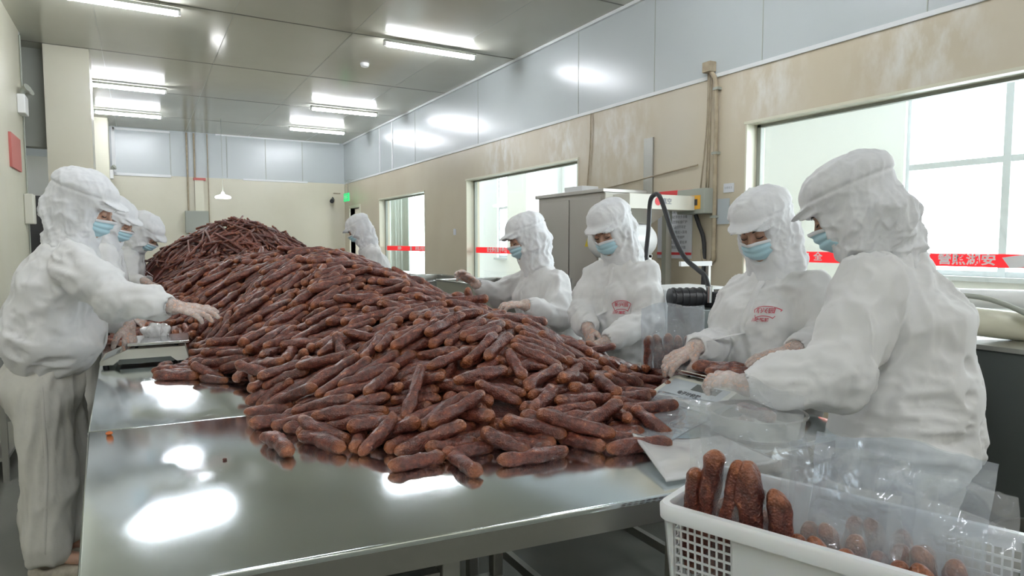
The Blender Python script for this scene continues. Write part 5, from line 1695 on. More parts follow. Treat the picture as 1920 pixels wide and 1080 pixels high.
        if J.get('seams'):
            tt = BVHTree.FromPolygons([tuple(v) for v in V], [tuple(int(i) for i in f) for f in Fa])
            a0, a1 = g['pelvis'] + up * .02, g['ankR'] + V3(0, 0, .01)
            k0 = g['kneeR']
            line = [a0 * (1 - t) + k0 * t for t in np.linspace(0, 1, 14)] + [k0 * (1 - t) + a1 * t for t in np.linspace(.08, 1, 14)]
            seam_strip('side_seam', tt, line, lat, fwd, tr_, M['trouser'])
        fd = unit(g['foot'])
        for sd in 'RL':
            a = g['ank' + sd].copy(); z0 = 0.0
            c0 = V3(a[0], a[1], z0 + .028) - fd * .045; c1 = V3(a[0], a[1], z0 + .022) + fd * .15
            lo, hi = bounds([c0, c1], .08)
            F = Field(lo, hi, .006)
            side = np.cross(fd, V3(0, 0, 1))
            F.seg(c0, c1, (.034, .036), (.036, .024), side, .03)
            F.ell(V3(a[0], a[1], z0 + .075) + fd * .015, (.034, .034, .042) if abs(fd[0]) < .5 else (.05, .03, .042), None, .012, sub=True)
            F.halfspace(V3(0, 0, .003), V3(0, 0, -1), .003)
            V, Fa = F.mesh(2)
            np_mesh('shoe', V, Fa, M['shoe'], root)
    # ---------------- hood with visor
    lo, hi = bounds([g['head'], g['neck']], .22)
    F = Field(lo, hi, .0052 * res)
    p = hood_puff
    F.ell(H(0, -.022, .030), (.096, .118, .104), RH, .03)
    F.ell(H(0, -.030, .062 + .012 * p), (.106 * p, .124 * p, .072 * p), RH, .03)
    F.ell(H(0, -.045, -.03), (.098, .10, .10), RH, .04)
    F.cone(H(0, .0, -.055), H(0, .035, -.095), .086, .060, .03)
    nk = g['neck']
    F.seg(H(0, -.03, -.06), nk + up * .03 - fwd * .005, (.10, .095), (.092, .085), lat, .04)
    F.seg(nk + up * .03 - fwd * .005, nk - up * .03, (.092, .085), (.105, .092), lat, .03)
    if tail is not None:
        tl = np.array(tail)
        for q in (-.05, 0, .05):
            F.cone(H(q, -.08, -.04), g['head'] + tl + hr * q * .6, .05, .010, .04)
    # face opening
    F.ell(H(0, .150, -.002), (.068, .118, .064), RH, .010, sub=True)
    F.ell(H(0, .150, -.055), (.056, .120, .062), RH, .010, sub=True)
    # visor
    vd = unit(hf * .97 - hu * .20); vu = unit(np.cross(hr, vd))
    RV = np.array([hr, vd, vu])
    F.ell(H(0, .090, .056), (.080, .062, .0068 * max(1, res)), RV, .012)
    F.ell(H(.052, .080, .042), (.034, .042, .006 * max(1, res)), np.array([unit(hr - hu * .5), vd, unit(np.cross(unit(hr - hu * .5), vd))]), .012)
    F.ell(H(-.052, .080, .042), (.034, .042, .006 * max(1, res)), np.array([unit(hr + hu * .5), vd, unit(np.cross(unit(hr + hu * .5), vd))]), .012)
    V, Fa = F.mesh(2); N = normals(V, Fa)
    L_ = (V - g['head']) @ RH.T
    notvis = np.clip((.080 - L_[:, 1]) / .02, 0, 1)
    f = folds(V, hu * .8 - hf * .6, 7, 19, seed + 70, .8) * .017 + folds(V, hr + hu, 14, 30, seed + 71, .8) * .008
    low = np.clip((.02 - L_[:, 2]) / .06, 0, 1)
    f = f * (.5 + .8 * low)
    band = -.005 * np.exp(-((L_[:, 2] - (.062 + .06 * L_[:, 1])) / .0055) ** 2)
    V = V + N * ((f + band) * notvis)[:, None]
    hd = np_mesh('hooded_cap', V, Fa, M['hood'], root)
    # ---------------- mask: pleated sheet over nose and chin, with ear loops
    nu, nv = 33, 17
    vs = []
    for j in range(nv):
        t = j / (nv - 1)
        for i in range(nu):
            s = -1 + 2 * i / (nu - 1)
            z = -.012 - .086 * t + .012 * s * s * (1 - t) * 0 - .010 * s * s * (1 - t) + .016 * s * s * t
            th = s * 1.12
            bul = .066 + .003 * math.sin(t * 3.14) + .0022 * math.sin(t * 22) * (1 - .3 * abs(s))
            x = bul * math.sin(th)
            fwd_ = .034 + (.076 - .004 * s * s) * math.cos(th) * (1 - .16 * max(0, t - .6) / .4)
            fwd_ += .016 * math.exp(-(s / .22) ** 2) * max(0, 1 - t * 1.9) + .0026 * math.sin(t * 22) - .020 * max(0, t - .75) / .25
            vs.append(H(x, fwd_, z))
    fs = [(j * nu + i, j * nu + i + 1, (j + 1) * nu + i + 1, (j + 1) * nu + i) for j in range(nv - 1) for i in range(nu - 1)]
    mk = link_mesh('face_mask', [Vector(v) for v in vs], fs, M['mask'], root, smooth=True)
    mk.data.materials.append(M['maskwhite'])
    for k, pl in enumerate(mk.data.polygons):
        if k // (nu - 1) < 2: pl.material_index = 1
    so = mk.modifiers.new('t', 'SOLIDIFY'); so.thickness = .0025; so.offset = 1
    for s in (-1, 1):
        bm = bmesh.new()
        ei = 0 if s < 0 else nu - 1
        for j0 in (1, nv - 3):
            a = vs[j0 * nu + ei]
            tube(bm, [Vector(v) for v in (a, a * .5 + H(s * .073, .02, -.012 if j0 == 1 else -.04) * .5 + hr * s * .004, H(s * .078, -.004, -.004 if j0 == 1 else -.035))], .0014, 6)
        bm_obj('ear_loop', bm, M['maskwhite'], mk, smooth=True)
    # ---------------- brows and lowered lashes
    for s in (-1, 1):
        bm = bmesh.new()
        tube(bm, [Vector(H(s * x, y, z)) for x, y, z in ((.016, .0935, .0215), (.030, .089, .026), (.046, .077, .0235))], [.0022, .0028, .0014], 6)
        bm_obj('eyebrow', bm, M['hair'], root, smooth=True)
        bm = bmesh.new()
        tube(bm, [Vector(H(s * x, y, z)) for x, y, z in ((.0185, .0845, -.003), (.025, .0885, -.0055), (.033, .0885, -.0065), (.041, .0845, -.005), (.047, .0785, -.002))], [.001, .0016, .0019, .0019, .0012], 6)
        bm_obj('eyelashes', bm, M['hair'], root, smooth=True)
    return root
# ------------------------------------------------------------------ the eight workers
rt, fw3, zz = np.array(RT), np.array(Vector((FW.x, FW.y, 0)).normalized()), V3(0, 0, 1)


def P(u, v, w):
    return np.array(at(u, v, w))


def D3(r, f, z):
    return unit(rt * r + fw3 * f + zz * z)


GL = 'workers on the left side of the table'
GR = 'workers on the right side of the table'
make_person('person in white at near left reaching over the heap, whole figure and cream trousers visible', dict(
    head=P(163, 388, 2.70), hf=D3(.88, .22, -.42), hu=D3(.3, 0, .95), neck=P(136, 452, 2.70), shR=P(140, 486, 2.53), shL=P(150, 482, 2.88),
    elR=P(213, 562, 2.47), wrR=P(322, 574, 2.46), elL=P(178, 570, 2.96), wrL=P(240, 610, 2.95),
    hdR=D3(.95, .12, -.18), hnR=D3(-.1, .3, -.9), hdL=D3(.2, -.2, -.8), hnL=D3(-.6, 0, -.6), curlR=[.25, .3, .35, .45], spreadR=.2, curlL=.7,
    chest=P(122, 530, 2.70), waist=P(98, 612, 2.70), pelvis=P(84, 700, 2.71), hem=.10,
    kneeR=P(92, 865, 2.64), kneeL=P(125, 855, 2.84), ankR=P(88, 1026, 2.62), ankL=P(128, 1000, 2.80), foot=D3(1, .1, 0), seams=1, fold=1.2),
    res=1.0, bulk=1.12, seed=1, group=GL)
make_person('person in white between the two other left workers, mask and cap brim showing', dict(
    head=P(217, 415, 4.0), hf=D3(.82, .1, -.45), hu=D3(.3, 0, .95), neck=P(196, 455, 4.0), shR=P(195, 474, 3.83), shL=P(206, 472, 4.16),
    elR=P(205, 545, 3.80), wrR=P(245, 590, 3.75), elL=P(216, 545, 4.2), wrL=P(262, 580, 4.1),
    hdR=D3(.7, 0, -.5), hnR=D3(-.3, 0, -.9), hdL=D3(.8, 0, -.3), hnL=D3(-.3, 0, -.9),
    chest=P(185, 512, 4.0), waist=P(166, 570, 4.0), pelvis=P(155, 626, 4.0), hem=.04,
    kneeR=P(152, 730, 3.93), kneeL=P(158, 725, 4.1), ankR=P(146, 840, 3.93), ankL=P(155, 830, 4.1), foot=D3(1, .1, 0)),
    res=1.5, seed=2, group=GL)
make_person('person in white bending low over the table, farthest of the left workers', dict(
    head=P(274, 438, 4.9), hf=D3(.75, .15, -.75), hu=D3(.75, 0, .6), neck=P(248, 462, 4.95), shR=P(240, 482, 4.78), shL=P(252, 480, 5.1),
    elR=P(238, 532, 4.72), wrR=P(272, 528, 4.62), elL=P(262, 530, 5.15), wrL=P(292, 534, 5.0),
    hdR=D3(.85, 0, -.35), hnR=D3(-.3, 0, -.9), hdL=D3(.8, 0, -.3), hnL=D3(-.3, 0, -.9),
    chest=P(232, 508, 4.95), waist=P(214, 552, 4.95), pelvis=P(196, 594, 4.95), hem=.04,
    kneeR=P(192, 680, 4.9), kneeL=P(200, 676, 5.05), ankR=P(186, 765, 4.9), ankL=P(195, 758, 5.05), foot=D3(1, .1, 0)),
    res=1.6, seed=3, group=GL)
make_person('distant person in white, head bowed in profile before the farthest window', dict(
    head=P(671, 431, 6.5), hf=D3(-.85, -.1, -.5), hu=D3(-.35, 0, .9), neck=P(690, 459, 6.5), shR=P(697, 472, 6.67), shL=P(700, 474, 6.33),
    elR=P(688, 525, 6.7), wrR=P(655, 548, 6.6), elL=P(696, 527, 6.25), wrL=P(662, 548, 6.2),
    hdR=D3(-.8, 0, -.5), hnR=D3(.3, 0, -.9), hdL=D3(-.8, 0, -.5), hnL=D3(.3, 0, -.9),
    chest=P(702, 500, 6.5), waist=P(712, 535, 6.5), pelvis=P(718, 566, 6.5), hem=.02,
    kneeR=P(717, 630, 6.58), kneeL=P(718, 632, 6.42), ankR=P(720, 690, 6.6), ankL=P(720, 694, 6.42), foot=D3(-1, 0, 0)),
    res=1.8, seed=4, group=GR)
make_person('person in white raising one gloved hand before the middle window', dict(
    head=P(984, 447, 3.85), hf=D3(-.84, -.32, -.36), hu=D3(-.25, 0, .95), neck=P(1006, 503, 3.86), shR=P(974, 524, 4.01), shL=P(1042, 526, 3.70),
    elR=P(938, 556, 4.16), wrR=P(893, 533, 4.02), elL=P(1050, 598, 3.60), wrL=P(986, 572, 3.47),
    hdR=D3(-.75, -.2, .55), hnR=D3(-.3, -.7, -.6), hdL=D3(-.95, -.1, .05), hnL=D3(-.1, .2, -.95), curlR=[.5, .6, .7, .8], curlL=[.8, .85, .9, .9],
    chest=P(1014, 552, 3.86), waist=P(1028, 606, 3.88), pelvis=P(1042, 655, 3.9), hem=-.03,
    kneeR=P(1035, 745, 3.98), kneeL=P(1052, 750, 3.82), ankR=P(1045, 838, 4.0), ankL=P(1062, 848, 3.85), foot=D3(-1, 0, 0)),
    res=1.3, seed=5, group=GR, badge=(-.10, -.02, 1.0))
make_person('person in white with both hands joined low, in front of the steel cabinet', dict(
    head=P(1144, 432, 3.32), hf=D3(-.60, -.66, -.44), hu=D3(-.15, 0, .98), neck=P(1168, 489, 3.36), shR=P(1120, 511, 3.45), shL=P(1210, 509, 3.25),
    elR=P(1092, 592, 3.36), wrR=P(1102, 616, 3.13), elL=P(1217, 598, 3.14), wrL=P(1136, 642, 3.02),
    hdR=D3(.1, -.45, -.85), hnR=D3(.8, .2, -.3), hdL=D3(-.85, -.1, -.35), hnL=D3(-.2, .3, -.8), curlR=.5, curlL=.6,
    chest=P(1162, 560, 3.36), waist=P(1160, 622, 3.36), pelvis=P(1164, 676, 3.38), hem=-.03,
    kneeR=P(1150, 780, 3.44), kneeL=P(1175, 785, 3.3), ankR=P(1155, 895, 3.46), ankL=P(1180, 908, 3.32), foot=D3(-.9, -.4, 0), fold=1.2),
    res=1.15, seed=6, group=GR, badge=(-.10, -.03, 1.15))
make_person('person in white weighing sausages on the scale, red fan emblem on chest, second from right', dict(
    head=P(1428, 428, 2.52), hf=D3(-.66, -.58, -.42), hu=D3(-.15, 0, .98), neck=P(1458, 512, 2.55), shR=P(1394, 538, 2.68), shL=P(1520, 534, 2.42),
    elR=P(1350, 652, 2.60), wrR=P(1304, 652, 2.36), elL=P(1562, 634, 2.30), wrL=P(1490, 656, 2.13),
    hdR=D3(-.85, -.3, -.35), hnR=D3(-.2, .1, -.9), hdL=D3(-.95, -.05, -.26), hnL=D3(-.2, .1, -.95), curlR=[.4, .5, .6, .6], curlL=[.3, .35, .4, .5],
    chest=P(1444, 596, 2.55), waist=P(1438, 668, 2.55), pelvis=P(1442, 738, 2.56), hem=-.03,
    kneeR=P(1425, 880, 2.62), kneeL=P(1450, 885, 2.5), ankR=P(1425, 1040, 2.65), ankL=P(1452, 1052, 2.52), foot=D3(-.9, -.3, 0), fold=1.2),
    res=.95, bulk=1.08, seed=7, group=GR, badge=(-.085, .02, 1.0), hood_puff=1.05)
make_person('person in white in the right foreground, seen from behind, beside the crate of bags', dict(
    head=P(1588, 396, 1.93), hf=D3(-.72, .52, -.46), hu=D3(-.38, .22, .9), neck=P(1662, 470, 1.95), shR=P(1690, 505, 2.12), shL=P(1628, 524, 1.78),
    elR=P(1640, 660, 2.18), wrR=P(1512, 735, 2.14), elL=P(1572, 708, 1.70), wrL=P(1402, 722, 1.76),
    hdR=D3(-.9, .1, -.3), hnR=D3(-.2, -.2, -.9), hdL=D3(-.62, .75, .05), hnL=D3(.2, .2, -.9), curlL=.9, curlR=.6,
    chest=P(1694, 606, 1.93), waist=P(1694, 735, 1.92), pelvis=P(1694, 862, 1.92), hem=-.0,
    kneeR=P(1690, 1030, 1.98), kneeL=P(1670, 1050, 1.84), ankR=P(1700, 1230, 2.0), ankL=P(1680, 1290, 1.86), foot=D3(-.7, .7, 0), zip=0, fold=1.25, gather=.12, gamp=.013),
    res=.85, bulk=1.2, seed=8, group=GR, hood_puff=1.1, tail=tuple(rt * .175 + zz * .0 - fw3 * .02), )
# ================================================================== SCALES
def film_mat(name, opacity=.12, tint=(.96, .97, .98), bump=.9, scale=16, streak=.55):
    m = clear_mat(name, tint, opacity, .06)
    nt = m.node_tree
    n = tex_noise(nt, scale, 4, .6)
    n.noise_type = 'RIDGED_MULTIFRACTAL'; n.inputs['Distortion'].default_value = 1.2
    b = nd(nt, 'ShaderNodeBump'); b.inputs['Strength'].default_value = bump; b.inputs['Distance'].default_value = .012
    nt.links.new(n.outputs[0], b.inputs['Height'])
    for q in nt.nodes:
        if q.type in ('BSDF_PRINCIPLED', 'BSDF_GLOSSY'):
            nt.links.new(b.outputs[0], q.inputs['Normal'])
    # white glare streaks on the film, painted as more opaque noise lines
    n2 = tex_noise(nt, scale * 1.3, 3, .6, (1, 1, .3))
    n2.noise_type = 'RIDGED_MULTIFRACTAL'; n2.inputs['Distortion'].default_value = 1.5
    mr = nd(nt, 'ShaderNodeMapRange'); mr.inputs['From Min'].default_value = .75; mr.inputs['From Max'].default_value = 1.5
    mr.inputs['To Min'].default_value = opacity; mr.inputs['To Max'].default_value = streak
    nt.links.new(n2.outputs[0], mr.inputs[0])
    mixes = [q for q in nt.nodes if q.type == 'MIX_SHADER' and not q.inputs[0].is_linked]
    nt.links.new(mr.outputs[0], mixes[0].inputs[0])
    return m


M['film'] = film_mat('clear_plastic_bag')
M['filmhazy'] = film_mat('hazy_plastic_bag', .22, (.90, .93, .96), .5, 12, .6)
M['filmwhite'] = film_mat('milky_plastic_sheet', .68, (.93, .93, .92), .4, 8, .9)
M['panelblue'] = mat('scale_label_panel', (.50, .55, .58), .35)
M['basket'] = mat('white_basket_plastic', (.82, .83, .83), .4, Subsurface_Weight=.05)


def local(o, x, y, z=(0, 0, 1)):
    x, y, z = Vector(x).normalized(), Vector(y).normalized(), Vector(z)
    m = Matrix((x, y, z)).transposed().to_4x4(); m.translation = Vector(o)
    return m


def extrude_profile(bm, prof, y0, y1, mtx):
    """prof: list of (x, z), extruded along y"""
    a = [bm.verts.new(mtx @ Vector((x, y0, z))) for x, z in prof]; b = [bm.verts.new(mtx @ Vector((x, y1, z))) for x, z in prof]
    n = len(prof)
    bm.faces.new(a); bm.faces.new(b[::-1])
    for i in range(n):
        bm.faces.new((a[(i + 1) % n], a[i], b[i], b[(i + 1) % n]))
    bmesh.ops.recalc_face_normals(bm, faces=bm.faces[:])


def scale_thing(label, mtx, wid, lng, panel_text=None):
    """local x: from the sloping display end to the back; y: width; z up. origin on the table"""
    o = mtx.translation
    t = thing('weighing_scale', label, 'scale', tuple(o), 'electronic weighing scales')
    bm = bmesh.new()
    prof = [(.0, .014), (.05, .014), (.075, .036), (lng - .075, .036), (lng - .05, .014), (lng, .014), (lng - .015, .078), (.11, .078), (.0, .030)]
    extrude_profile(bm, prof, 0, wid, mtx)
    h = bm_obj('housing', bm, M['ivory'], t)
    bm = bmesh.new(); box(bm, (.07, .012, .012), (lng - .06, wid - .012, .037), mtx); bm_obj('underside_tray', bm, M['steeldark'], t)
    for x in (.02, lng - .03):
        for y in (.03, wid - .03):
            bm = bmesh.new(); tube(bm, [mtx @ Vector((x, y, 0)), mtx @ Vector((x, y, .015))], .012, 10); bm_obj('foot', bm, M['dark'], t, smooth=True, autosmooth=1)
    # platter on four posts, rim turned down
    for x in (.14, lng - .05):
        for y in (.04, wid - .04):
            bm = bmesh.new(); tube(bm, [mtx @ Vector((x, y, .077)), mtx @ Vector((x, y, .094))], .007, 8); bm_obj('platter_post', bm, M['dark'], t, smooth=True, autosmooth=1)
    bm = bmesh.new(); box(bm, (.105, -.004, .092), (lng + .004, wid + .004, .106), mtx, .003); bm_obj('platter', bm, M['polish'], t)
    # sloping display panel
    a, b = Vector((.0, 0, .030)), Vector((.11, 0, .078))
    n = Vector((-(b - a).z, 0, (b - a).x)).normalized()
    def q(s, y, e=.0012): return mtx @ (a + (b - a) * s + Vector((0, y, 0)) + n * e)
    pm = link_mesh('display_panel', [q(.1, .02), q(.9, .02), q(.9, wid - .02), q(.1, wid - .02)], [(0, 1, 2, 3)], M['panelblue'], t)
    link_mesh('display_window', [q(.55, .05, .002), q(.85, .05, .002), q(.85, wid * .55, .002), q(.55, wid * .55, .002)], [(0, 1, 2, 3)], M['steeldark'], pm)
    if panel_text:
        xd = (mtx.to_3x3() @ Vector((0, -1, 0))); yd = (mtx.to_3x3() @ (b - a))
        text_obj('panel_lettering', panel_text, .020, q(.33, wid * .5, .0022), xd, yd, M['ink'], pm, bold=.0006)
    return t


scale_thing('ivory electronic scale in profile on the left table edge beside the near left worker',
            local((-.17, 3.33, TZ), (1, -.04, 0), (.04, 1, 0)), .26, .35)
scale_thing('electronic scale at the right with dark lettering panel and sausages on its platter',
            local((1.53, 1.70, TZ), (1, -.0, 0), (0, 1, 0)) @ Matrix.Translation((0, -.29, 0)), .29, .32, '电子计价秤')


def loose_sausage(p, d, r, L, label, v=0, group='sausages on the right scale', roll=.4):
    o = bpy.data.objects.new('sausage', sausage_mesh(r, L, True, v)); COL.objects.link(o)
    o.matrix_world = pose_matrix(Vector(p), d, roll); tag(o, label, 'sausage', group)
    return o


zt = TZ + .106
loose_sausage((1.745, 1.535, zt + .019), (.62, -.78, 0), .019, .17, 'sausage on the right scale, hindmost of four, under the gloved hands', 0)
loose_sausage((1.70, 1.555, zt + .0195), (.60, -.80, 0), .0195, .17, 'leftmost orange-tipped sausage lying on the platter of the right scale', 1)
loose_sausage((1.705, 1.478, zt + .019), (.66, -.75, 0), .019, .18, 'third sausage lying on the right scale, between its neighbours', 2)
loose_sausage((1.672, 1.455, zt + .0195), (.68, -.73, 0), .0195, .19, 'frontmost sausage lying on the platter of the right scale', 0)

# crumpled bag on the left scale
def crumple(name, c, r, m, label, seed, flat=.5, cat='bag', group=None):
    F = Field(Vector(c) - Vector((r, r, r)) * 1.5, Vector(c) + Vector((r, r, r)) * 1.5, r / 11)
    F.ell(np.array(c), (r, r * .75, r * flat), None, .01)
    V, Fa = F.mesh(1); N = normals(V, Fa)
    V = V + N * (folds(V, V3(.3, .5, .8), 18, 40, seed, 1.) * r * .45)[:, None]
    V[:, 2] = np.maximum(V[:, 2], c[2] - r * flat)
    o = np_mesh(name, V, Fa, m); tag(o, label, cat, group)
    return o


crumple('crumpled_bag', (.05, 3.52, TZ + .106 + .026), .055, M['filmwhite'], 'small crumpled white plastic bag lying on the left scale', 5)

# ================================================================== BOWL
def lathe(bm, prof, c, seg=40):
    rings = [[bm.verts.new((c[0] + r * math.cos(2 * PI * k / seg), c[1] + r * math.sin(2 * PI * k / seg), c[2] + z)) for k in range(seg)] for r, z in prof]
    for i in range(len(rings) - 1):
        for k in range(seg):
            bm.faces.new((rings[i][k], rings[i][(k + 1) % seg], rings[i + 1][(k + 1) % seg], rings[i + 1][k]))
    bm.faces.new(rings[0][::-1])


BW = (1.53, 1.25)
bm = bmesh.new()
lathe(bm, [(.105, 0), (.128, .012), (.132, .06), (.139, .062), (.139, .066), (.129, .067), (.125, .016), (.10, .005), (.001, .0045)], (BW[0], BW[1], TZ))
o = bm_obj('steel_bowl', bm, M['steelside'], smooth=True, autosmooth=.7)
tag(o, 'round shallow stainless steel bowl under the right worker\'s hands', 'bowl')
for k, (dx, dy, az, zz_) in enumerate(((-.02, .03, .4, .026), (.02, -.03, .7, .026), (0., .0, 1.4, .062))):
    loose_sausage((BW[0] + dx, BW[1] + dy, TZ + zz_), (math.cos(az), math.sin(az), 0), .019, .15,
                  ('sausage in the steel bowl, farther from the camera', 'sausage in the steel bowl, nearer to the camera', 'topmost sausage lying across the steel bowl')[k], k, 'sausages in the steel bowl')

# ================================================================== SHEETS OF FLAT BAGS ON THE TABLE
def sheet(name, quad, m, label, amp=.006, seed=0, n=24, thick=.0015, lift=None, cat='bag', parent=None, group=None):
    A, B, Cc, Dd = [np.array(q, float) for q in quad]
    vs = []
    for j in range(n + 1):
        for i in range(n + 1):
            s, t = i / n, j / n
            p = (A * (1 - s) + B * s) * (1 - t) + (Dd * (1 - s) + Cc * s) * t
            vs.append(p + (np.array((0, 0, lift(s, t))) if lift else 0))
    vs = np.array(vs)
    vs[:, 2] += amp * (vnoise(vs * 9 + seed) - 0.2) + amp * .4 * folds(vs, V3(1, .3, 0), 8, 30, seed)
    vs[:, 2] = np.maximum(vs[:, 2], TZ + .0015) if vs[:, 2].min() > TZ - .02 else vs[:, 2]
    fs = [(j * (n + 1) + i, j * (n + 1) + i + 1, (j + 1) * (n + 1) + i + 1, (j + 1) * (n + 1) + i) for j in range(n) for i in range(n)]
    o = link_mesh(name, [Vector(v) for v in vs], fs, m, parent, smooth=True)
    if thick:
        s_ = o.modifiers.new('t', 'SOLIDIFY'); s_.thickness = thick; s_.offset = 1
    if label: tag(o, label, cat, group)
    return o


sheet('flat_plastic_bag', [(1.20, 1.27, TZ + .012), (1.15, 1.43, TZ + .008), (1.50, 1.62, TZ + .055), (1.56, 1.36, TZ + .05)], M['filmhazy'],
      'empty flat hazy plastic bag lying against the front of the right scale', .006, 3)
sheet('plastic_sheet_stack', [(1.02, 1.075, TZ + .004), (1.135, 1.33, TZ + .004), (1.40, 1.26, TZ + .012), (1.36, 1.04, TZ + .012)], M['filmwhite'],
      'stack of milky empty bags with a curled up edge at the right table corner', .004, 8, thick=.006, lift=lambda s, t: .035 * (1 - t) ** 3 * (.25 + .75 * s))
sheet('white_sheet', [(1.60, 2.02, TZ + .006), (1.52, 2.35, TZ + .006), (1.80, 2.42, TZ + .006), (1.83, 2.06, TZ + .006)], M['filmwhite'],
      'white plastic sheet on the table below the joined hands', .012, 12, thick=.002)
sheet('white_sheet', [(1.62, 2.75, TZ + .05), (1.58, 3.25, TZ + .07), (1.86, 3.3, TZ + .06), (1.86, 2.75, TZ + .03)], M['filmwhite'],
      'white plastic sheet at the table edge below the raised-hand worker', .02, 15, thick=.002)


# ================================================================== CLEAR BAGS OF SAUSAGES
def bag(label, c, xd, wid, hgt, dep, fill, m, sausages, lean=0., seed=0, tie=False, group='clear bags of sausages'):
    """c: bottom centre. xd: width direction. pillow of two sheets; dep = thickness at the filled bottom"""
    c = np.array(c, float); xd = unit(xd); nd_ = unit(np.cross(V3(0, 0, 1), xd))
    n, mrows = 26, 34
    V = []
    for side in (1, -1):
        for j in range(mrows + 1):
            t = j / mrows
            th = dep * (1 - np.clip((t - fill) / .22, 0, 1) ** 1.0 * .86) * min(1, (t + .015) * 14) ** .5
            for i in range(n + 1):
                s = -1 + 2 * i / n
                prof = (1 - abs(s) ** 3.2)
                w_ = wid / 2 * (1 - .05 * math.sin(t * 3.1)) * (1 - (.22 * max(0, t - .75) if tie else 0))
                V.append(c + xd * (s * w_) + V3(0, 0, t * hgt) + nd_ * (side * th / 2 * prof + lean * t * t * hgt))
    V = np.array(V)
    half = len(V) // 2
    f = folds(V, V3(0, 0, 1) + xd * .35, 7, 26, seed, 1.2)
    t = (V[:, 2] - c[2]) / hgt
    s = ((V - c) @ xd) / (wid / 2)
    edge = 1 - np.abs(s) ** 4
    disp = f * (.010 + .016 * np.clip(t - fill + .1, 0, 1)) + (vnoise(V * 13 + seed) - .5) * .05 * np.clip((t - fill + .1) * 2, 0, 1)
    V = V + nd_ * disp[:, None]
    V[:, 2] += .05 * (vnoise(V * 9 + seed + 5) - .6) * np.clip((t - .75) * 4, 0, 1)
    V = V + xd * (.03 * (vnoise(V * 8 + seed + 2) - .5) * np.clip(t * 2 - .6, 0, 1))[:, None]
    F = []
    for k, o in enumerate((0, half)):
        for j in range(mrows):
            for i in range(n):
                q = (o + j * (n + 1) + i, o + j * (n + 1) + i + 1, o + (j + 1) * (n + 1) + i + 1, o + (j + 1) * (n + 1) + i)
                F.append(q if k == 0 else q[::-1])
    o = np_mesh('sausage_bag', V, F, m)
    tag(o, label[0], 'bag', group)
    for k, (off, r, L, dz, tilt) in enumerate(sausages):
        p = c + xd * off + V3(0, 0, dz + L / 2 + .006) + nd_ * (lean * .1 * hgt * 0)
        d = unit(V3(0, 0, 1) + xd * tilt)
        loose_sausage(tuple(p), tuple(d), r, L, '%s sausage standing in %s' % (('leftmost', 'second', 'third', 'fourth', 'fifth', 'sixth')[k] if k else 'leftmost', label[1]), k % 3, 'sausages packed in clear bags', roll=k * 1.3)
    return o


# crate axes
CA = Vector((.886, .944, 0)); LX = Vector((.34, -.94, 0)).normalized(); SX = Vector((.94, .34, 0)).normalized()
RZ = .835
CL, CW, CH = .58, .285, .27
def cr(a, b, z): return tuple(CA + LX * a + SX * b + Vector((0, 0, z)))
zb = RZ - CH + .012
S5 = [(-.082, .018, .22, .10, .0), (-.048, .021, .25, .115, .02), (-.010, .020, .25, .105, .14), (.032, .024, .265, .09, -.05), (.079, .021, .24, .075, .02)]
bag(('tall clear bag with five upright sausages, leftmost in the white crate', 'the tall leftmost bag of the crate'), cr(.125, .052, zb), LX, .225, .46, .056, .62, M['film'], S5, .10, 1)
S4 = [(-.062, .020, .22, .02, .05), (-.02, .020, .235, .01, -.06), (.022, .021, .22, .02, .03), (.062, .019, .21, .01, .0)]
bag(('clear bag standing behind the tall leftmost bag, reaching up to the worker\'s hand', 'the bag behind the tall leftmost one'), cr(.13, .125, zb), LX, .22, .50, .05, .5, M['film'], S4, .03, 2, True)
bag(('crumpled clear bag in the middle front of the white crate', 'the crumpled middle front bag of the crate'), cr(.30, .052, zb), LX, .20, .36, .048, .55, M['film'], S4, .06, 3)
bag(('clear bag in the middle of the crate behind the crumpled one', 'the middle bag behind the crumpled one'), cr(.30, .125, zb), LX, .21, .385, .05, .5, M['film'], S4, .03, 4)
bag(('clear bag leaning at the near right of the crate with sausage tips showing low', 'the near right bag of the crate'), cr(.46, .058, zb), LX, .19, .33, .05, .6, M['film'], S4, .12, 5)
bag(('clear bag behind the near right bag in the crate', 'the bag behind the near right one'), cr(.45, .13, zb), LX, .2, .37, .05, .5, M['film'], S4, .1, 6)
bag(('flat-topped clear bag at the far back of the crate', 'the flat-topped back bag of the crate'), cr(.36, .205, zb), LX, .30, .40, .05, .5, M['filmhazy'], S4, .05, 7)
bag(('full hazy bag of sausages standing on the table between two workers', 'the hazy bag between two workers'), (1.80, 1.875, TZ + .003), (.84, -.54, 0), .25, .31, .07, .6, M['filmhazy'],
    [(-.095, .018, .18, 0, .03), (-.058, .019, .185, 0, -.03), (-.020, .019, .19, 0, .03), (.02, .0185, .185, 0, 0), (.058, .018, .18, 0, .03), (.094, .017, .175, 0, 0)], .02, 9, True)


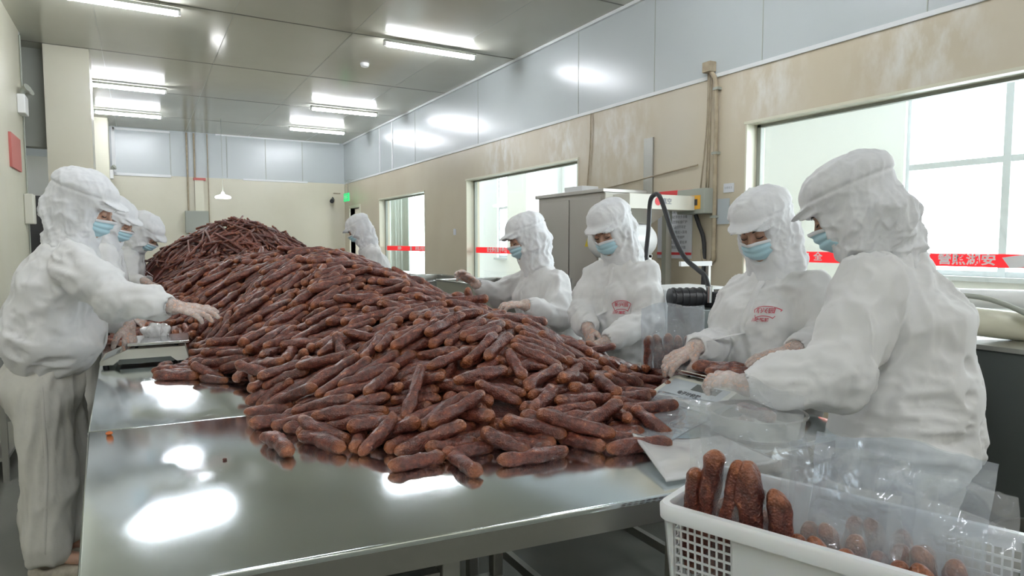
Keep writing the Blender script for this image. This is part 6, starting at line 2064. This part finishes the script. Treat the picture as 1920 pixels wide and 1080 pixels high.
# ================================================================== CRATES
def crate(label, z1):
    z0 = z1 - CH
    t = thing('plastic_crate', label, 'crate', cr(CL / 2, CW / 2, z0), 'stacked white plastic crates')
    tp = .022  # taper
    def pt(a, b, z):
        k = (z1 - z) / CH * tp
        return Vector(cr(min(max(a, k), CL - k), min(max(b, k), CW - k), z))
    th = .003
    def wall(name, P0, P1, inward, grid):
        """lattice or solid wall panel between two top corners"""
        P0, P1, inw = Vector(P0), Vector(P1), Vector(inward)
        d = (P1 - P0); L = d.length; d.normalize()
        def q(s, z, off): return P0 + d * s + inw * ((z1 - z) / CH * tp + off) + Vector((0, 0, z))
        bm = bmesh.new()
        def slab(s0, s1, za, zb_, t_=th):
            k0 = (z1 - za) / CH * tp; k1 = (z1 - zb_) / CH * tp
            vs = []
            for (s, z) in ((s0, za), (s1, za), (s1, zb_), (s0, zb_)):
                k = (z1 - z) / CH * tp
                s = min(max(s, k), L - k)
                vs += [q(s, z, 0), q(s, z, t_)]
            v = [bm.verts.new(x) for x in vs]
            for f in ((0, 2, 4, 6), (7, 5, 3, 1), (0, 1, 3, 2), (2, 3, 5, 4), (4, 5, 7, 6), (6, 7, 1, 0)):
                bm.faces.new([v[i] for i in f])
        # frame bands
        slab(0, L, z1 - .03, z1 - .006); slab(0, L, z0, z0 + .02)
        slab(0, .026, z0, z1 - .01); slab(L - .026, L, z0, z1 - .01)
        za, zb_ = z0 + .02, z1 - .03
        for (s0, s1, open_) in grid:
            s0 *= L; s1 *= L
            if not open_:
                slab(s0, s1, za, zb_)
            else:
                nc = max(2, int((s1 - s0) / .0135)); nr = int((zb_ - za) / .017)
                for i in range(nc + 1):
                    s = s0 + (s1 - s0) * i / nc
                    slab(s - .0017, s + .0017, za, zb_)
                for j in range(nr + 1):
                    z = za + (zb_ - za) * j / nr
                    slab(s0, s1, z - .0022, z + .0022, th * .8)
        bmesh.ops.recalc_face_normals(bm, faces=bm.faces[:])
        bm_obj(name, bm, M['basket'], t)
    A, B_, C_, D_ = [Vector(cr(a, b, 0)) for a, b in ((0, 0), (CL, 0), (CL, CW), (0, CW))]
    wall('long_side', A, B_, SX, [(.04, .24, True), (.24, .76, False), (.76, .96, True)])
    wall('long_side', D_, C_, -SX, [(.04, .24, True), (.24, .76, False), (.76, .96, True)])
    wall('short_side', A, D_, LX, [(.1, .9, True)])
    wall('short_side', B_, C_, -LX, [(.1, .9, True)])
    bm = bmesh.new()
    v = [bm.verts.new(Vector(cr(a, b, z))) for z in (z0, z0 + .004) for a, b in ((tp, tp), (CL - tp, tp), (CL - tp, CW - tp), (tp, CW - tp))]
    for f in ((3, 2, 1, 0), (4, 5, 6, 7), (0, 1, 5, 4), (1, 2, 6, 5), (2, 3, 7, 6), (3, 0, 4, 7)): bm.faces.new([v[i] for i in f])
    bm_obj('crate_floor', bm, M['basket'], t)
    # rounded rim lip
    pts = []
    R = .035; e = .012
    for (a, b, a0) in ((R - e, R - e, PI), (CL - R + e, R - e, 1.5 * PI), (CL - R + e, CW - R + e, 0), (R - e, CW - R + e, .5 * PI)):
        for k in range(7):
            an = a0 + k / 6 * PI / 2
            pts.append(Vector(cr(a + R * math.cos(an), b + R * math.sin(an), 0)))
    bm = bmesh.new()
    n = len(pts); ctr = Vector(cr(CL / 2, CW / 2, 0))
    prof = [(0.0, -.030), (.0015, -.006), (-.004, 0), (-.018, 0), (-.021, -.004), (-.0195, -.014), (-.004, -.012)]
    rings = []
    for i, p in enumerate(pts):
        tng = (pts[(i + 1) % n] - pts[i - 1]).normalized(); out = Vector((tng.y, -tng.x, 0))
        if out.dot(p - ctr) < 0: out = -out
        rings.append([bm.verts.new(p + out * o + Vector((0, 0, z1 + z))) for o, z in prof])
    for i in range(n):
        for k in range(len(prof)):
            bm.faces.new((rings[i][k], rings[i][(k + 1) % len(prof)], rings[(i + 1) % n][(k + 1) % len(prof)], rings[(i + 1) % n][k]))
    bmesh.ops.recalc_face_normals(bm, faces=bm.faces[:])
    bm_obj('rim', bm, M['basket'], t, smooth=True, autosmooth=.8)
    return t


crate('white plastic crate full of bagged sausages in the right foreground, topmost of its stack', RZ)
crate('empty white plastic crate directly under the one full of bags', RZ - CH - .004)
crate('lowest white plastic crate of the foreground stack, on the floor', RZ - 2 * CH - .008)

# ================================================================== CRUMBS
for (u, v, r_, m_, lab) in ((205, 815, .008, 'orangebit', 'orange scrap of sausage casing near the left table edge'), (422, 863, .005, 'darkbit', 'tiny dark crumb on the bare steel in front of the heap')):
    p = at(u, v, 1); p = C0 + (p - C0) * ((TZ - CAMH) / (p.z - CAMH))
    if m_ not in M: M[m_] = mat(m_, (.6, .16, .04) if 'orange' in m_ else (.10, .03, .02), .5)
    crumple('sausage_crumb', (p.x, p.y, TZ + r_ * .5), r_, M[m_], lab, 7, .5, 'crumb')

# the open bag held by the right worker, draping into the crate
sheet('clear_bag', [at(1338, 722, 1.66), at(1420, 735, 1.68), at(1535, 850, 1.50), at(1305, 880, 1.42)], M['film'],
      'open clear bag held under the right worker\'s hand, draping towards the crate', .03, 31, n=40, thick=0)
sheet('clear_bag', [at(1480, 800, 1.55), at(1620, 850, 1.55), at(1600, 960, 1.30), at(1440, 900, 1.32)], M['film'],
      'crumpled empty clear bag lying over the packed bags in the crate', .05, 37, n=40, thick=0)
# ================================================================== MACHINES AND FIXTURES ON THE RIGHT
def part_box(name, lo, hi, m, parent, bevel=0.0):
    return new_box(name, lo, hi, m, parent, bevel)


def triangle_sign(parent, c, size, xdir, nrm):
    x, n = Vector(xdir), Vector(nrm); c = Vector(c); z = Vector((0, 0, 1))
    o = link_mesh('warning_sticker', [c - x * size * .55 - z * size * .45 + n * .002, c + x * size * .55 - z * size * .45 + n * .002, c + z * size * .55 + n * .002], [(0, 1, 2)], M['yellow'], parent)
    b = [(-.05, .32), (.12, .05), (.02, .05), (.1, -.25), (-.12, .0), (0, .0)]
    link_mesh('bolt_symbol', [c + x * a * size + z * (b_ * size - .06 * size) + n * .004 for a, b_ in b], [(0, 1, 2, 5), (2, 3, 4, 5)], M['ink'], o)


# vacuum machine cabinet
t = thing('steel_cabinet', 'tall stainless steel machine cabinet with two doors and yellow warning stickers', 'cabinet', (3.45, 4.6, 0))
part_box('body', (3.22, 4.14, .08), (3.62, 5.12, 1.755), M['steelcab'], t)
part_box('top_lid', (3.19, 4.12, 1.755), (3.64, 5.14, 1.785), M['steelcab'], t, .004)
part_box('side_panel', (3.222, 4.13, .1), (3.62, 4.14, 1.75), M['ivory'], t)
for y in (4.18, 4.62):
    d = part_box('door', (3.205, y, .14), (3.22, y + .425, 1.72), M['steelcab'], t, .003)
    part_box('handle', (3.185, y + (.03 if y > 4.4 else .38), .9), (3.205, y + (.045 if y > 4.4 else .395), 1.05), M['polish'], d)
triangle_sign(t, (3.203, 4.33, 1.36), .085, (0, -1, 0), (-1, 0, 0))
triangle_sign(t, (3.203, 4.98, 1.36), .085, (0, -1, 0), (-1, 0, 0))
for y in (4.2, 5.06):
    for x in (3.27, 3.57):
        bm = bmesh.new(); tube(bm, [(x, y, 0), (x, y, .08)], .02, 10); bm_obj('foot', bm, M['dark'], t, smooth=True, autosmooth=1)
o = new_box('carton', (3.42, 4.72, 1.786), (3.6, 5.0, 1.86), M['trim'], bevel=.004); tag(o, 'white box lying on top of the steel cabinet', 'box')

# overhead duct arm with emblem, funnel and tank
t = thing('machine_arm', 'cream metal duct arm running from the cabinet to the wall with a small red logo', 'machine', (3.6, 3.85, 0))
part_box('duct', (3.19, 3.8, 1.61), (3.86, 4.0, 1.725), M['ivory'], t, .004)
part_box('support_post', (3.70, 3.95, 0), (3.76, 4.0, 1.61), M['steelside'], t)
bm = bmesh.new()
vs = [bm.verts.new(v) for v in ((3.2, 3.82, 1.608), (3.62, 3.82, 1.608), (3.62, 3.98, 1.608), (3.2, 3.98, 1.608), (3.3, 3.86, 1.50), (3.46, 3.86, 1.50), (3.46, 3.94, 1.50), (3.3, 3.94, 1.50))]
for f in ((0, 1, 5, 4), (1, 2, 6, 5), (2, 3, 7, 6), (3, 0, 4, 7), (4, 5, 6, 7), (3, 2, 1, 0)): bm.faces.new([vs[i] for i in f])
bm_obj('funnel', bm, M['steelside'], t)
bm = bmesh.new()
vs = [bm.verts.new((3.47 + .032 * math.cos(k * PI / 10), 3.798, 1.672 + .032 * math.sin(k * PI / 10))) for k in range(20)]
bm.faces.new(vs); bm_obj('logo_disc', bm, M['red'], t)
text_obj('logo_lettering', '真空', .05, (3.56, 3.797, 1.672), (1, 0, 0), (0, 0, 1), M['inkgrey'], t, bold=.001)
t = thing('air_tank', 'white horizontal cylindrical tank under the duct arm', 'tank', (3.3, 3.9, 0))
bm = bmesh.new(); tube(bm, [(2.92, 3.9, 1.37), (2.95, 3.9, 1.37), (2.99, 3.9, 1.37), (3.43, 3.9, 1.37), (3.47, 3.9, 1.37), (3.5, 3.9, 1.37)], [.05, .10, .13, .13, .10, .05], 28)
bm_obj('vessel', bm, M['white'], t, smooth=True, autosmooth=1.2)
bm = bmesh.new(); tube(bm, [(3.2, 3.9, 1.499), (3.2, 3.9, 1.53)], .02, 10); bm_obj('valve', bm, M['dark'], t, smooth=True, autosmooth=1)
for x in (3.05, 3.4):
    part_box('leg', (x - .015, 3.8, 0), (x + .015, 3.83, 1.26), M['steelside'], t); part_box('leg', (x - .015, 3.97, 0), (x + .015, 4.0, 1.26), M['steelside'], t)
    part_box('saddle', (x - .02, 3.8, 1.24), (x + .02, 4.0, 1.262), M['steelside'], t)

# lower white machine, motor, hose
t = thing('vented_case', 'white machine case with vertical vent slots behind the hazy bag', 'machine', (2.62, 2.75, 0))
part_box('case', (2.46, 2.62, .1), (2.95, 2.95, 1.10), M['white'], t, .006)
for k in range(6):
    part_box('vent_slot', (2.50 + k * .026, 2.6175, 1.02), (2.509 + k * .026, 2.6195, 1.08), M['dark'], t)
part_box('base', (2.48, 2.64, 0), (2.93, 2.93, .1), M['steeldark'], t)
o = new_box('white_bar', (2.93, 2.99, 1.205), (3.2, 3.01, 1.235), M['white']); tag(o, 'white horizontal bar fixed behind the joined-hands worker', 'bar')
o2 = new_box('bar_bracket', (3.18, 3.0, 0), (3.2, 3.02, 1.205), M['steelside'], o)
t = thing('packing_machine', 'black motor and steel machine frame behind the second worker from the right', 'machine', (2.4, 2.33, 0))
part_box('frame', (2.30, 2.2, .1), (2.72, 2.44, 1.035), M['steeldark'], t, .006)
bm = bmesh.new(); tube(bm, [(2.24, 2.36, 1.085), (2.40, 2.30, 1.085)], .045, 20); bm_obj('motor', bm, M['black'], t, smooth=True, autosmooth=1)
for k in range(5):
    a = Vector((2.255, 2.354, 1.085)).lerp(Vector((2.385, 2.306, 1.085)), k / 4)
    bm = bmesh.new(); tube(bm, [a, a + Vector((.008, -.003, 0))], .049, 20); bm_obj('cooling_fin', bm, M['black'], t, smooth=True, autosmooth=1)
part_box('gearbox', (2.41, 2.2, 1.035), (2.62, 2.36, 1.115), M['black'], t, .008)
part_box('base', (2.32, 2.22, 0), (2.7, 2.42, .1), M['steeldark'], t)
pts = [at(1212, 500, 3.5), at(1216, 430, 3.5), at(1219, 380, 3.5), at(1226, 366, 3.47), at(1236, 367, 3.42), at(1247, 395, 3.38), at(1262, 440, 3.34), at(1284, 483, 3.3), at(1308, 505, 3.24), at(1322, 518, 3.2), at(1330, 545, 3.16)]
hs = new_tube('hose', [(2.36, 2.58, .95)] + pts, .0125, M['dark'], None, 10, 6); tag(hs, 'black rubber hose looping from the duct arm down to the motor', 'hose')
e = at(1331, 548, 3.155)
bm = bmesh.new(); tube(bm, [e + Vector((0, 0, .03)), e - Vector((0, 0, .05))], .017, 12); bm_obj('hose_coupling', bm, M['polish'], hs, smooth=True, autosmooth=1)

# wall fixtures
t = thing('junction_box', 'grey electrical box with an orange label on the right wall', 'box', (3.93, 3.85, 1.68))
part_box('enclosure', (3.86, 3.70, 1.585), (3.999, 4.0, 1.785), M['greybox'], t, .006)
part_box('orange_label', (3.857, 3.74, 1.62), (3.8595, 3.86, 1.73), M['orange'], t)
lb = part_box('label_mark', (3.855, 3.77, 1.65), (3.8565, 3.83, 1.70), M['ink'], t)
t = thing('pipe_bundle', 'brown painted conduit pipes running down the right wall from a corner box', 'pipe', (3.97, 3.78, 2.7))
part_box('corner_box', (3.93, 3.735, 2.70), (3.998, 3.82, 2.78), M['pipe'], t, .003)
def pipe(name, pts, r, m=None, parent=None, sm=5):
    return new_tube(name, pts, r, m or M['pipe'], parent, 10, sm)
X = 3.97
bm = bmesh.new(); tube(bm, smooth_path([(X, 3.76, 2.70), (X, 3.715, 2.62), (X, 3.70, 2.4), (X, 3.70, 2.0), (X, 3.70, 1.3), (X, 3.71, 1.22), (X, 3.76, 1.18), (X, 3.80, 1.22), (X, 3.815, 1.3)], 5), .018, 12)
bm_obj('thick_pipe', bm, M['pipe'], t, smooth=True)
for k, (ya, yb) in enumerate(((3.785, 3.80), (3.765, 3.775), (3.80, 3.86))):
    bm = bmesh.new(); tube(bm, smooth_path([(X + .01, ya, 2.70), (X + .01, ya + .005, 2.3), (X + .01, yb, 1.79)], 5), .006, 8); bm_obj('thin_pipe', bm, M['pipe'], t, smooth=True)
for z in (2.55, 2.05, 1.55):
    part_box('pipe_clamp', (3.95, 3.675, z), (3.999, 3.725, z + .02), M['greybox'], t)
cb = pipe('black_cable', [(3.93, 3.86, 1.584), (3.95, 3.84, 1.5), (3.97, 3.80, 1.35), (3.97, 3.80, 1.0), (3.97, 3.80, .5)], .017, M['dark']); tag(cb, 'thick black cable dropping from the grey electrical box', 'cable')
cb = pipe('wall_cable', [(3.985, 5.41, 1.86), (3.985, 4.6, 1.93), (3.985, 3.9, 1.99)], .006, M['pipe']); tag(cb, 'thin horizontal cable strung along the right wall above the cabinet', 'cable')
cb = pipe('wall_cable', [(3.985, 5.36, 2.65), (3.985, 5.37, 2.3), (3.985, 5.42, 1.86)], .008, M['pipe']); tag(cb, 'thin vertical brown pipe beside the middle window', 'pipe')
o = new_box('metal_strip', (3.985, 4.44, 1.70), (3.999, 4.56, 2.29), M['steelside']); tag(o, 'flat vertical steel strip on the right wall above the duct arm', 'strip')
# poster with red header and footer, text lines
t = thing('poster', 'white notice poster with red header and footer on the right wall', 'poster', (3.995, 4.16, 1.5))
part_box('sheet', (3.992, 3.96, 1.22), (3.999, 4.37, 1.80), M['paper'], t)
part_box('header_band', (3.989, 3.96, 1.755), (3.9915, 4.37, 1.80), M['red'], t)
part_box('footer_band', (3.989, 3.96, 1.25), (3.9915, 4.37, 1.272), M['red'], t)
lines = ['安全生产管理制度规定', '一遵守车间卫生要求穿戴', '工作服帽口罩并保持清洁', '二进入车间必须洗手消毒', '三生产设备定期检查维护', '四原料与成品分开存放', '五禁止携带杂物进入现场', '六严格执行操作规程', '七发现问题及时上报处理', '八工作结束后清理台面']
for k, s in enumerate(lines):
    text_obj('text_line', s, .028, (3.9905, 4.165, 1.70 - k * .043), (0, -1, 0), (0, 0, 1), M['inkgrey'], t, bold=.0006)
for (lo, hi, lab, m_) in (((3.992, 3.53, 1.745), (3.999, 3.63, 1.815), 'small white paper note on the wall left of the nearest window', 'paper'),
                          ((3.992, 3.57, 1.50), (3.999, 3.69, 1.70), 'greyish worn paper notice below the small white note', 'panelblue'),
                          ((3.992, 8.62, 1.47), (3.999, 8.7, 1.56), 'tiny white sticker on the wall between the two far windows', 'paper')):
    o = new_box('paper_note', lo, hi, M[m_]); tag(o, lab, 'paper')
text_obj('note_lettering', '注意安全', .02, (3.990, 3.58, 1.78), (0, -1, 0), (0, 0, 1), M['inkgrey'], bpy.data.objects['paper_note'])

# stainless tanks along the right wall behind the raised-hand worker
def trough(label, x0, x1, y0, y1, z1, dep):
    t = thing('steel_trough', label, 'sink', ((x0 + x1) / 2, (y0 + y1) / 2, 0), 'stainless troughs along the right wall')
    th = .012
    for nme, lo, hi in (('side', (x0, y0, z1 - dep), (x0 + th, y1, z1)), ('side', (x1 - th, y0, z1 - dep), (x1, y1, z1)), ('end', (x0 + th, y0, z1 - dep), (x1 - th, y0 + th, z1)), ('end', (x0 + th, y1 - th, z1 - dep), (x1 - th, y1, z1)), ('bottom', (x0 + th, y0 + th, z1 - dep), (x1 - th, y1 - th, z1 - dep + th))):
        part_box(nme, lo, hi, M['steelside'], t)
    bm = bmesh.new(); tube(bm, [(x0, y0, z1), (x1, y0, z1), (x1, y1, z1), (x0, y1, z1), (x0, y0, z1)], .012, 8); bm_obj('rim', bm, M['polish'], t, smooth=True)
    for x in (x0 + .05, x1 - .05):
        for y in (y0 + .05, y1 - .05):
            part_box('leg', (x - .02, y - .02, 0), (x + .02, y + .02, z1 - dep), M['steelside'], t)
    return t


trough('large stainless trough behind the raised hand', 2.95, 3.75, 5.3, 6.9, .93, .5)
trough('shorter stainless trough under the middle window, farther back', 2.9, 3.7, 7.1, 8.6, .90, .42)
trough('farthest stainless trough beside the distant worker', 3.0, 3.7, 8.8, 10.6, .86, .35)
t = thing('control_box', 'small dark green control box on the trough rim behind the raised hand', 'box', (3.3, 5.25, .9)) if False else None
for k, (p, lab) in enumerate(((at(808, 574, 3.9), 'orange-red plastic clip among the sausages on the right flank of the heap'), (at(832, 578, 4.1), 'second orange-red clip, farther right on the heap flank'))):
    o = crumple('plastic_clip', (p.x, p.y, p.z), .028, M['redclip'] if 'redclip' in M else M.setdefault('redclip', mat('orange_red_plastic', (.85, .12, .04), .4)), lab, k, .5, 'clip')

# sealing machine behind the right worker
t = thing('sealing_machine', 'dark grey packing machine with rollers at the right edge', 'machine', (3.0, 1.2, 0))
part_box('body', (2.42, .92, .42), (3.15, 1.45, 1.0), M['steeldark'], t, .008)
part_box('side_cabinet', (2.62, .88, .1), (3.4, 1.5, .42), M['ivory'], t, .004)
part_box('base', (2.64, .9, 0), (3.38, 1.48, .1), M['dark'], t)
part_box('top_plate', (2.40, .90, 1.0), (3.17, 1.47, 1.015), M['steelside'], t)
part_box('end_plate', (2.86, .86, .98), (2.90, .90, 1.16), M['steelside'], t)
def cyl(name, a, b, r, m, parent, seg=18):
    bm = bmesh.new(); tube(bm, [a, b], r, seg); return bm_obj(name, bm, m, parent, smooth=True, autosmooth=1)
cyl('film_roll', (2.36, 1.28, 1.10), (2.72, .98, 1.05), .05, M['reveal'], t)
cyl('film_roll', (2.5, 1.55, 1.14), (3.2, 1.15, 1.12), .04, M['white'], t)
cyl('roller', (2.62, .98, 1.13), (3.0, .80, 1.13), .018, M['polish'], t)
cyl('roller', (2.60, .98, 1.06), (3.0, .80, 1.06), .012, M['polish'], t)
cyl('roller_hub', (2.575, 1.0, 1.13), (2.605, .985, 1.13), .035, M['steeldark'], t)
cyl('roller_hub', (2.80, .90, 1.13), (2.83, .885, 1.13), .038, M['black'], t)
cyl('knob', (2.58, .985, 1.165), (2.58, .985, 1.185), .012, M['black'], t)
bm = bmesh.new(); tube(bm, smooth_path([(2.42, 1.25, 1.17), (2.5, 1.1, 1.16), (2.55, .95, 1.08), (2.52, .85, .98), (2.5, .78, .8)], 6), .009, 8); bm_obj('air_line', bm, M['greybox'], t, smooth=True)
cyl('valve_rod', (2.45, .88, .78), (2.45, .88, .52), .005, M['steelside'], t, 8)
for z in (.78, .66, .55):
    cyl('rod_knob', (2.435, .88, z), (2.465, .88, z), .014, M['steeldark'], t, 10)
for z in (.94, .80, .62):
    bm = bmesh.new(); tube(bm, [(2.52, .9205, z), (2.52, .915, z)], .006, 8); bm_obj('screw', bm, M['polish'], t)
# round pail at the lower right
bm = bmesh.new(); lathe(bm, [(.12, 0), (.15, .02), (.155, .5), (.165, .505), (.165, .52), (.15, .52), (.145, .03), (.001, .02)], (2.2, .76, 0), 36)
o = bm_obj('steel_pail', bm, M['steelside'], smooth=True, autosmooth=.7); tag(o, 'round stainless steel pail on the floor at the lower right edge', 'bucket')

# ================================================================== LEFT SIDE AND BACK FIXTURES
t = thing('steel_rack', 'low steel shelf rack behind the nearest left worker', 'rack', (-.85, 5.0, 0))
for x in (-.99, -.70):
    for y in (4.55, 5.45):
        part_box('post', (x - .015, y - .015, 0), (x + .015, y + .015, .62), M['steelside'], t)
for z in (.12, .36, .60):
    part_box('shelf', (-1.0, 4.54, z), (-.69, 5.46, z + .02), M['steelside'], t)
for k, (y, lab) in enumerate(((4.78, 'grey plastic crate on the steel rack, nearer one'), (5.22, 'grey plastic crate on the steel rack, farther one'))):
    bm = bmesh.new()
    lo, hi = Vector((-.99, y - .2, .621)), Vector((-.71, y + .2, .86))
    for a, b in (((lo.x, lo.y, lo.z), (hi.x, hi.y, lo.z + .01)), ((lo.x, lo.y, lo.z), (lo.x + .008, hi.y, hi.z)), ((hi.x - .008, lo.y, lo.z), (hi.x, hi.y, hi.z)), ((lo.x, lo.y, lo.z), (hi.x, lo.y + .008, hi.z)), ((lo.x, hi.y - .008, lo.z), (hi.x, hi.y, hi.z)), ((lo.x - .006, lo.y - .006, hi.z - .02), (hi.x + .006, lo.y + .008, hi.z)), ((hi.x - .008, lo.y, hi.z - .02), (hi.x + .008, hi.y, hi.z))):
        box(bm, a, b)
    o = bm_obj('grey_crate', bm, M['greycrate'] if 'greycrate' in M else M.setdefault('greycrate', mat('grey_crate_plastic', (.42, .44, .45), .5))); tag(o, lab, 'crate')
o = new_box('wall_plaque', (XL, 7.58, 2.06), (XL + .02, 8.15, 2.38), M['redpale']); tag(o, 'faded red plaque on the left wall', 'sign')
o = new_box('wall_switch_box', (XL, 8.32, 1.55), (XL + .08, 8.50, 1.86), M['ivory'], bevel=.01); tag(o, 'cream switch box on the end of the left wall', 'box')
def emergency(label, x, y, z, s=1.0):
    t = thing('emergency_light', label, 'lamp', (x, y, z), 'twin-head emergency lights')
    part_box('case', (x, y - .15 * s, z), (x + .07 * s, y + .1 * s, z + .2 * s), M['white'], t, .008)
    for dy in (-.1, .06):
        bm = bmesh.new(); tube(bm, [(x + .04 * s, y + dy * s, z + .2 * s), (x + .05 * s, y + dy * s, z + .24 * s), (x + .10 * s, y + (dy - .03) * s, z + .27 * s)], [.02 * s, .03 * s, .05 * s], 14)
        bm_obj('lamp_head', bm, M['greybox'], t, smooth=True, autosmooth=1)
emergency('white twin-head emergency light high on the left wall', XL, 8.35, 2.66, .95)
emergency('small twin-head emergency light on the far pillar', -.42, 13.8, 2.5, .8)
cb = pipe('wall_conduit', [(XL + .012, 8.51, 3.5), (XL + .012, 8.51, 2.4), (XL + .012, 8.51, 1.2)], .008, M['greybox']); tag(cb, 'thin grey conduit down the end of the left wall', 'pipe')
# back wall: pipes, box, camera, exit sign, pendant lamp
for x, zb_, lab in ((.87, 1.6, 'left one of three thin pipes on the back wall'), (1.0, 1.6, 'middle one of three thin pipes on the back wall'), (1.24, 1.6, 'right one of three thin pipes on the back wall')):
    cb = pipe('wall_pipe', [(x, YB - .03, 3.53), (x, YB - .03, 2.6), (x, YB - .03, zb_)], .018 if x < 1.2 else .01, M['pipe']); tag(cb, lab, 'pipe', 'pipes on the back wall')
t = thing('wall_cabinet', 'grey electrical cabinet on the back wall under the pipes', 'box', (1.0, YB - .1, 1.65))
part_box('case', (.80, YB - .16, 1.55), (1.22, YB - .001, 1.99), M['greybox'], t, .01)
part_box('door', (.83, YB - .17, 1.58), (1.19, YB - .161, 1.96), M['greybox'], t)
part_box('conduit_box', (.99, YB - .08, 1.992), (1.15, YB - .001, 2.6), M['reveal'], t)
part_box('conduit_cap', (.97, YB - .09, 2.6), (1.19, YB - .001, 2.65), M['redpale'], t)
t = thing('security_camera', 'small black camera on the back wall near the far corner', 'camera', (3.7, YB - .1, 2.28))
bm = bmesh.new(); tube(bm, [(3.72, YB - .05, 2.30), (3.66, YB - .22, 2.26)], .045, 14); bm_obj('housing', bm, M['black'], t, smooth=True, autosmooth=1)
bm = bmesh.new(); tube(bm, [(3.73, YB - .001, 2.36), (3.73, YB - .07, 2.34), (3.71, YB - .1, 2.31)], .012, 8); bm_obj('bracket', bm, M['black'], t, smooth=True)
bm = bmesh.new(); tube(bm, [(3.75, YB - .02, 2.45), (3.9, YB - .02, 2.45)], .008, 8); bm_obj('wire', bm, M['pipe'], t, smooth=True)
t = thing('exit_sign', 'green lit exit sign hanging near the far corner door', 'sign', (3.85, 13.6, 2.35))
part_box('sign_box', (3.80, 13.5, 2.23), (3.83, 13.85, 2.40), M['exit'], t)
text_obj('sign_lettering', '安全出口', .07, (3.797, 13.675, 2.315), (0, -1, 0), (0, 0, 1), M['white'], t)
for y in (13.55, 13.8):
    bm = bmesh.new(); tube(bm, [(3.815, y, 2.40), (3.815, y, ZB), (3.94, y, ZB)], .005, 6); bm_obj('hanger_rod', bm, M['greybox'], t, smooth=True)
t = thing('pendant_lamp', 'round white disc lamp hanging on a thin cord in the back of the room', 'lamp', (1.32, 12.7, 2.17))
bm = bmesh.new(); lathe(bm, [(.12, -.02), (.135, -.005), (.12, .02), (.03, .05), (.02, .09), (.001, .092)], (1.32, 12.7, 2.17), 28)
bm_obj('disc', bm, emit('disc_lamp_glow', (1, 1, 1), 6), t, smooth=True, autosmooth=.8)
bm = bmesh.new(); tube(bm, [(1.32, 12.7, 2.26), (1.32, 12.7, ZC)], .004, 6); bm_obj('cord', bm, M['greybox'], t, smooth=True)
for x, y, lab in ((2.47, 7.95, 'small white smoke detector on the ceiling left of the nearest right lamp'),):
    bm = bmesh.new(); lathe(bm, [(.03, -.045), (.045, -.04), (.055, -.015), (.055, 0)], (x, y, ZC), 20)
    o = bm_obj('smoke_detector', bm, M['white'], smooth=True, autosmooth=.8); tag(o, lab, 'smoke detector')
t = thing('camera_dome', 'small camera mounted above the middle right lamp', 'camera', (2.75, 9.6, ZC - .02)) if False else None
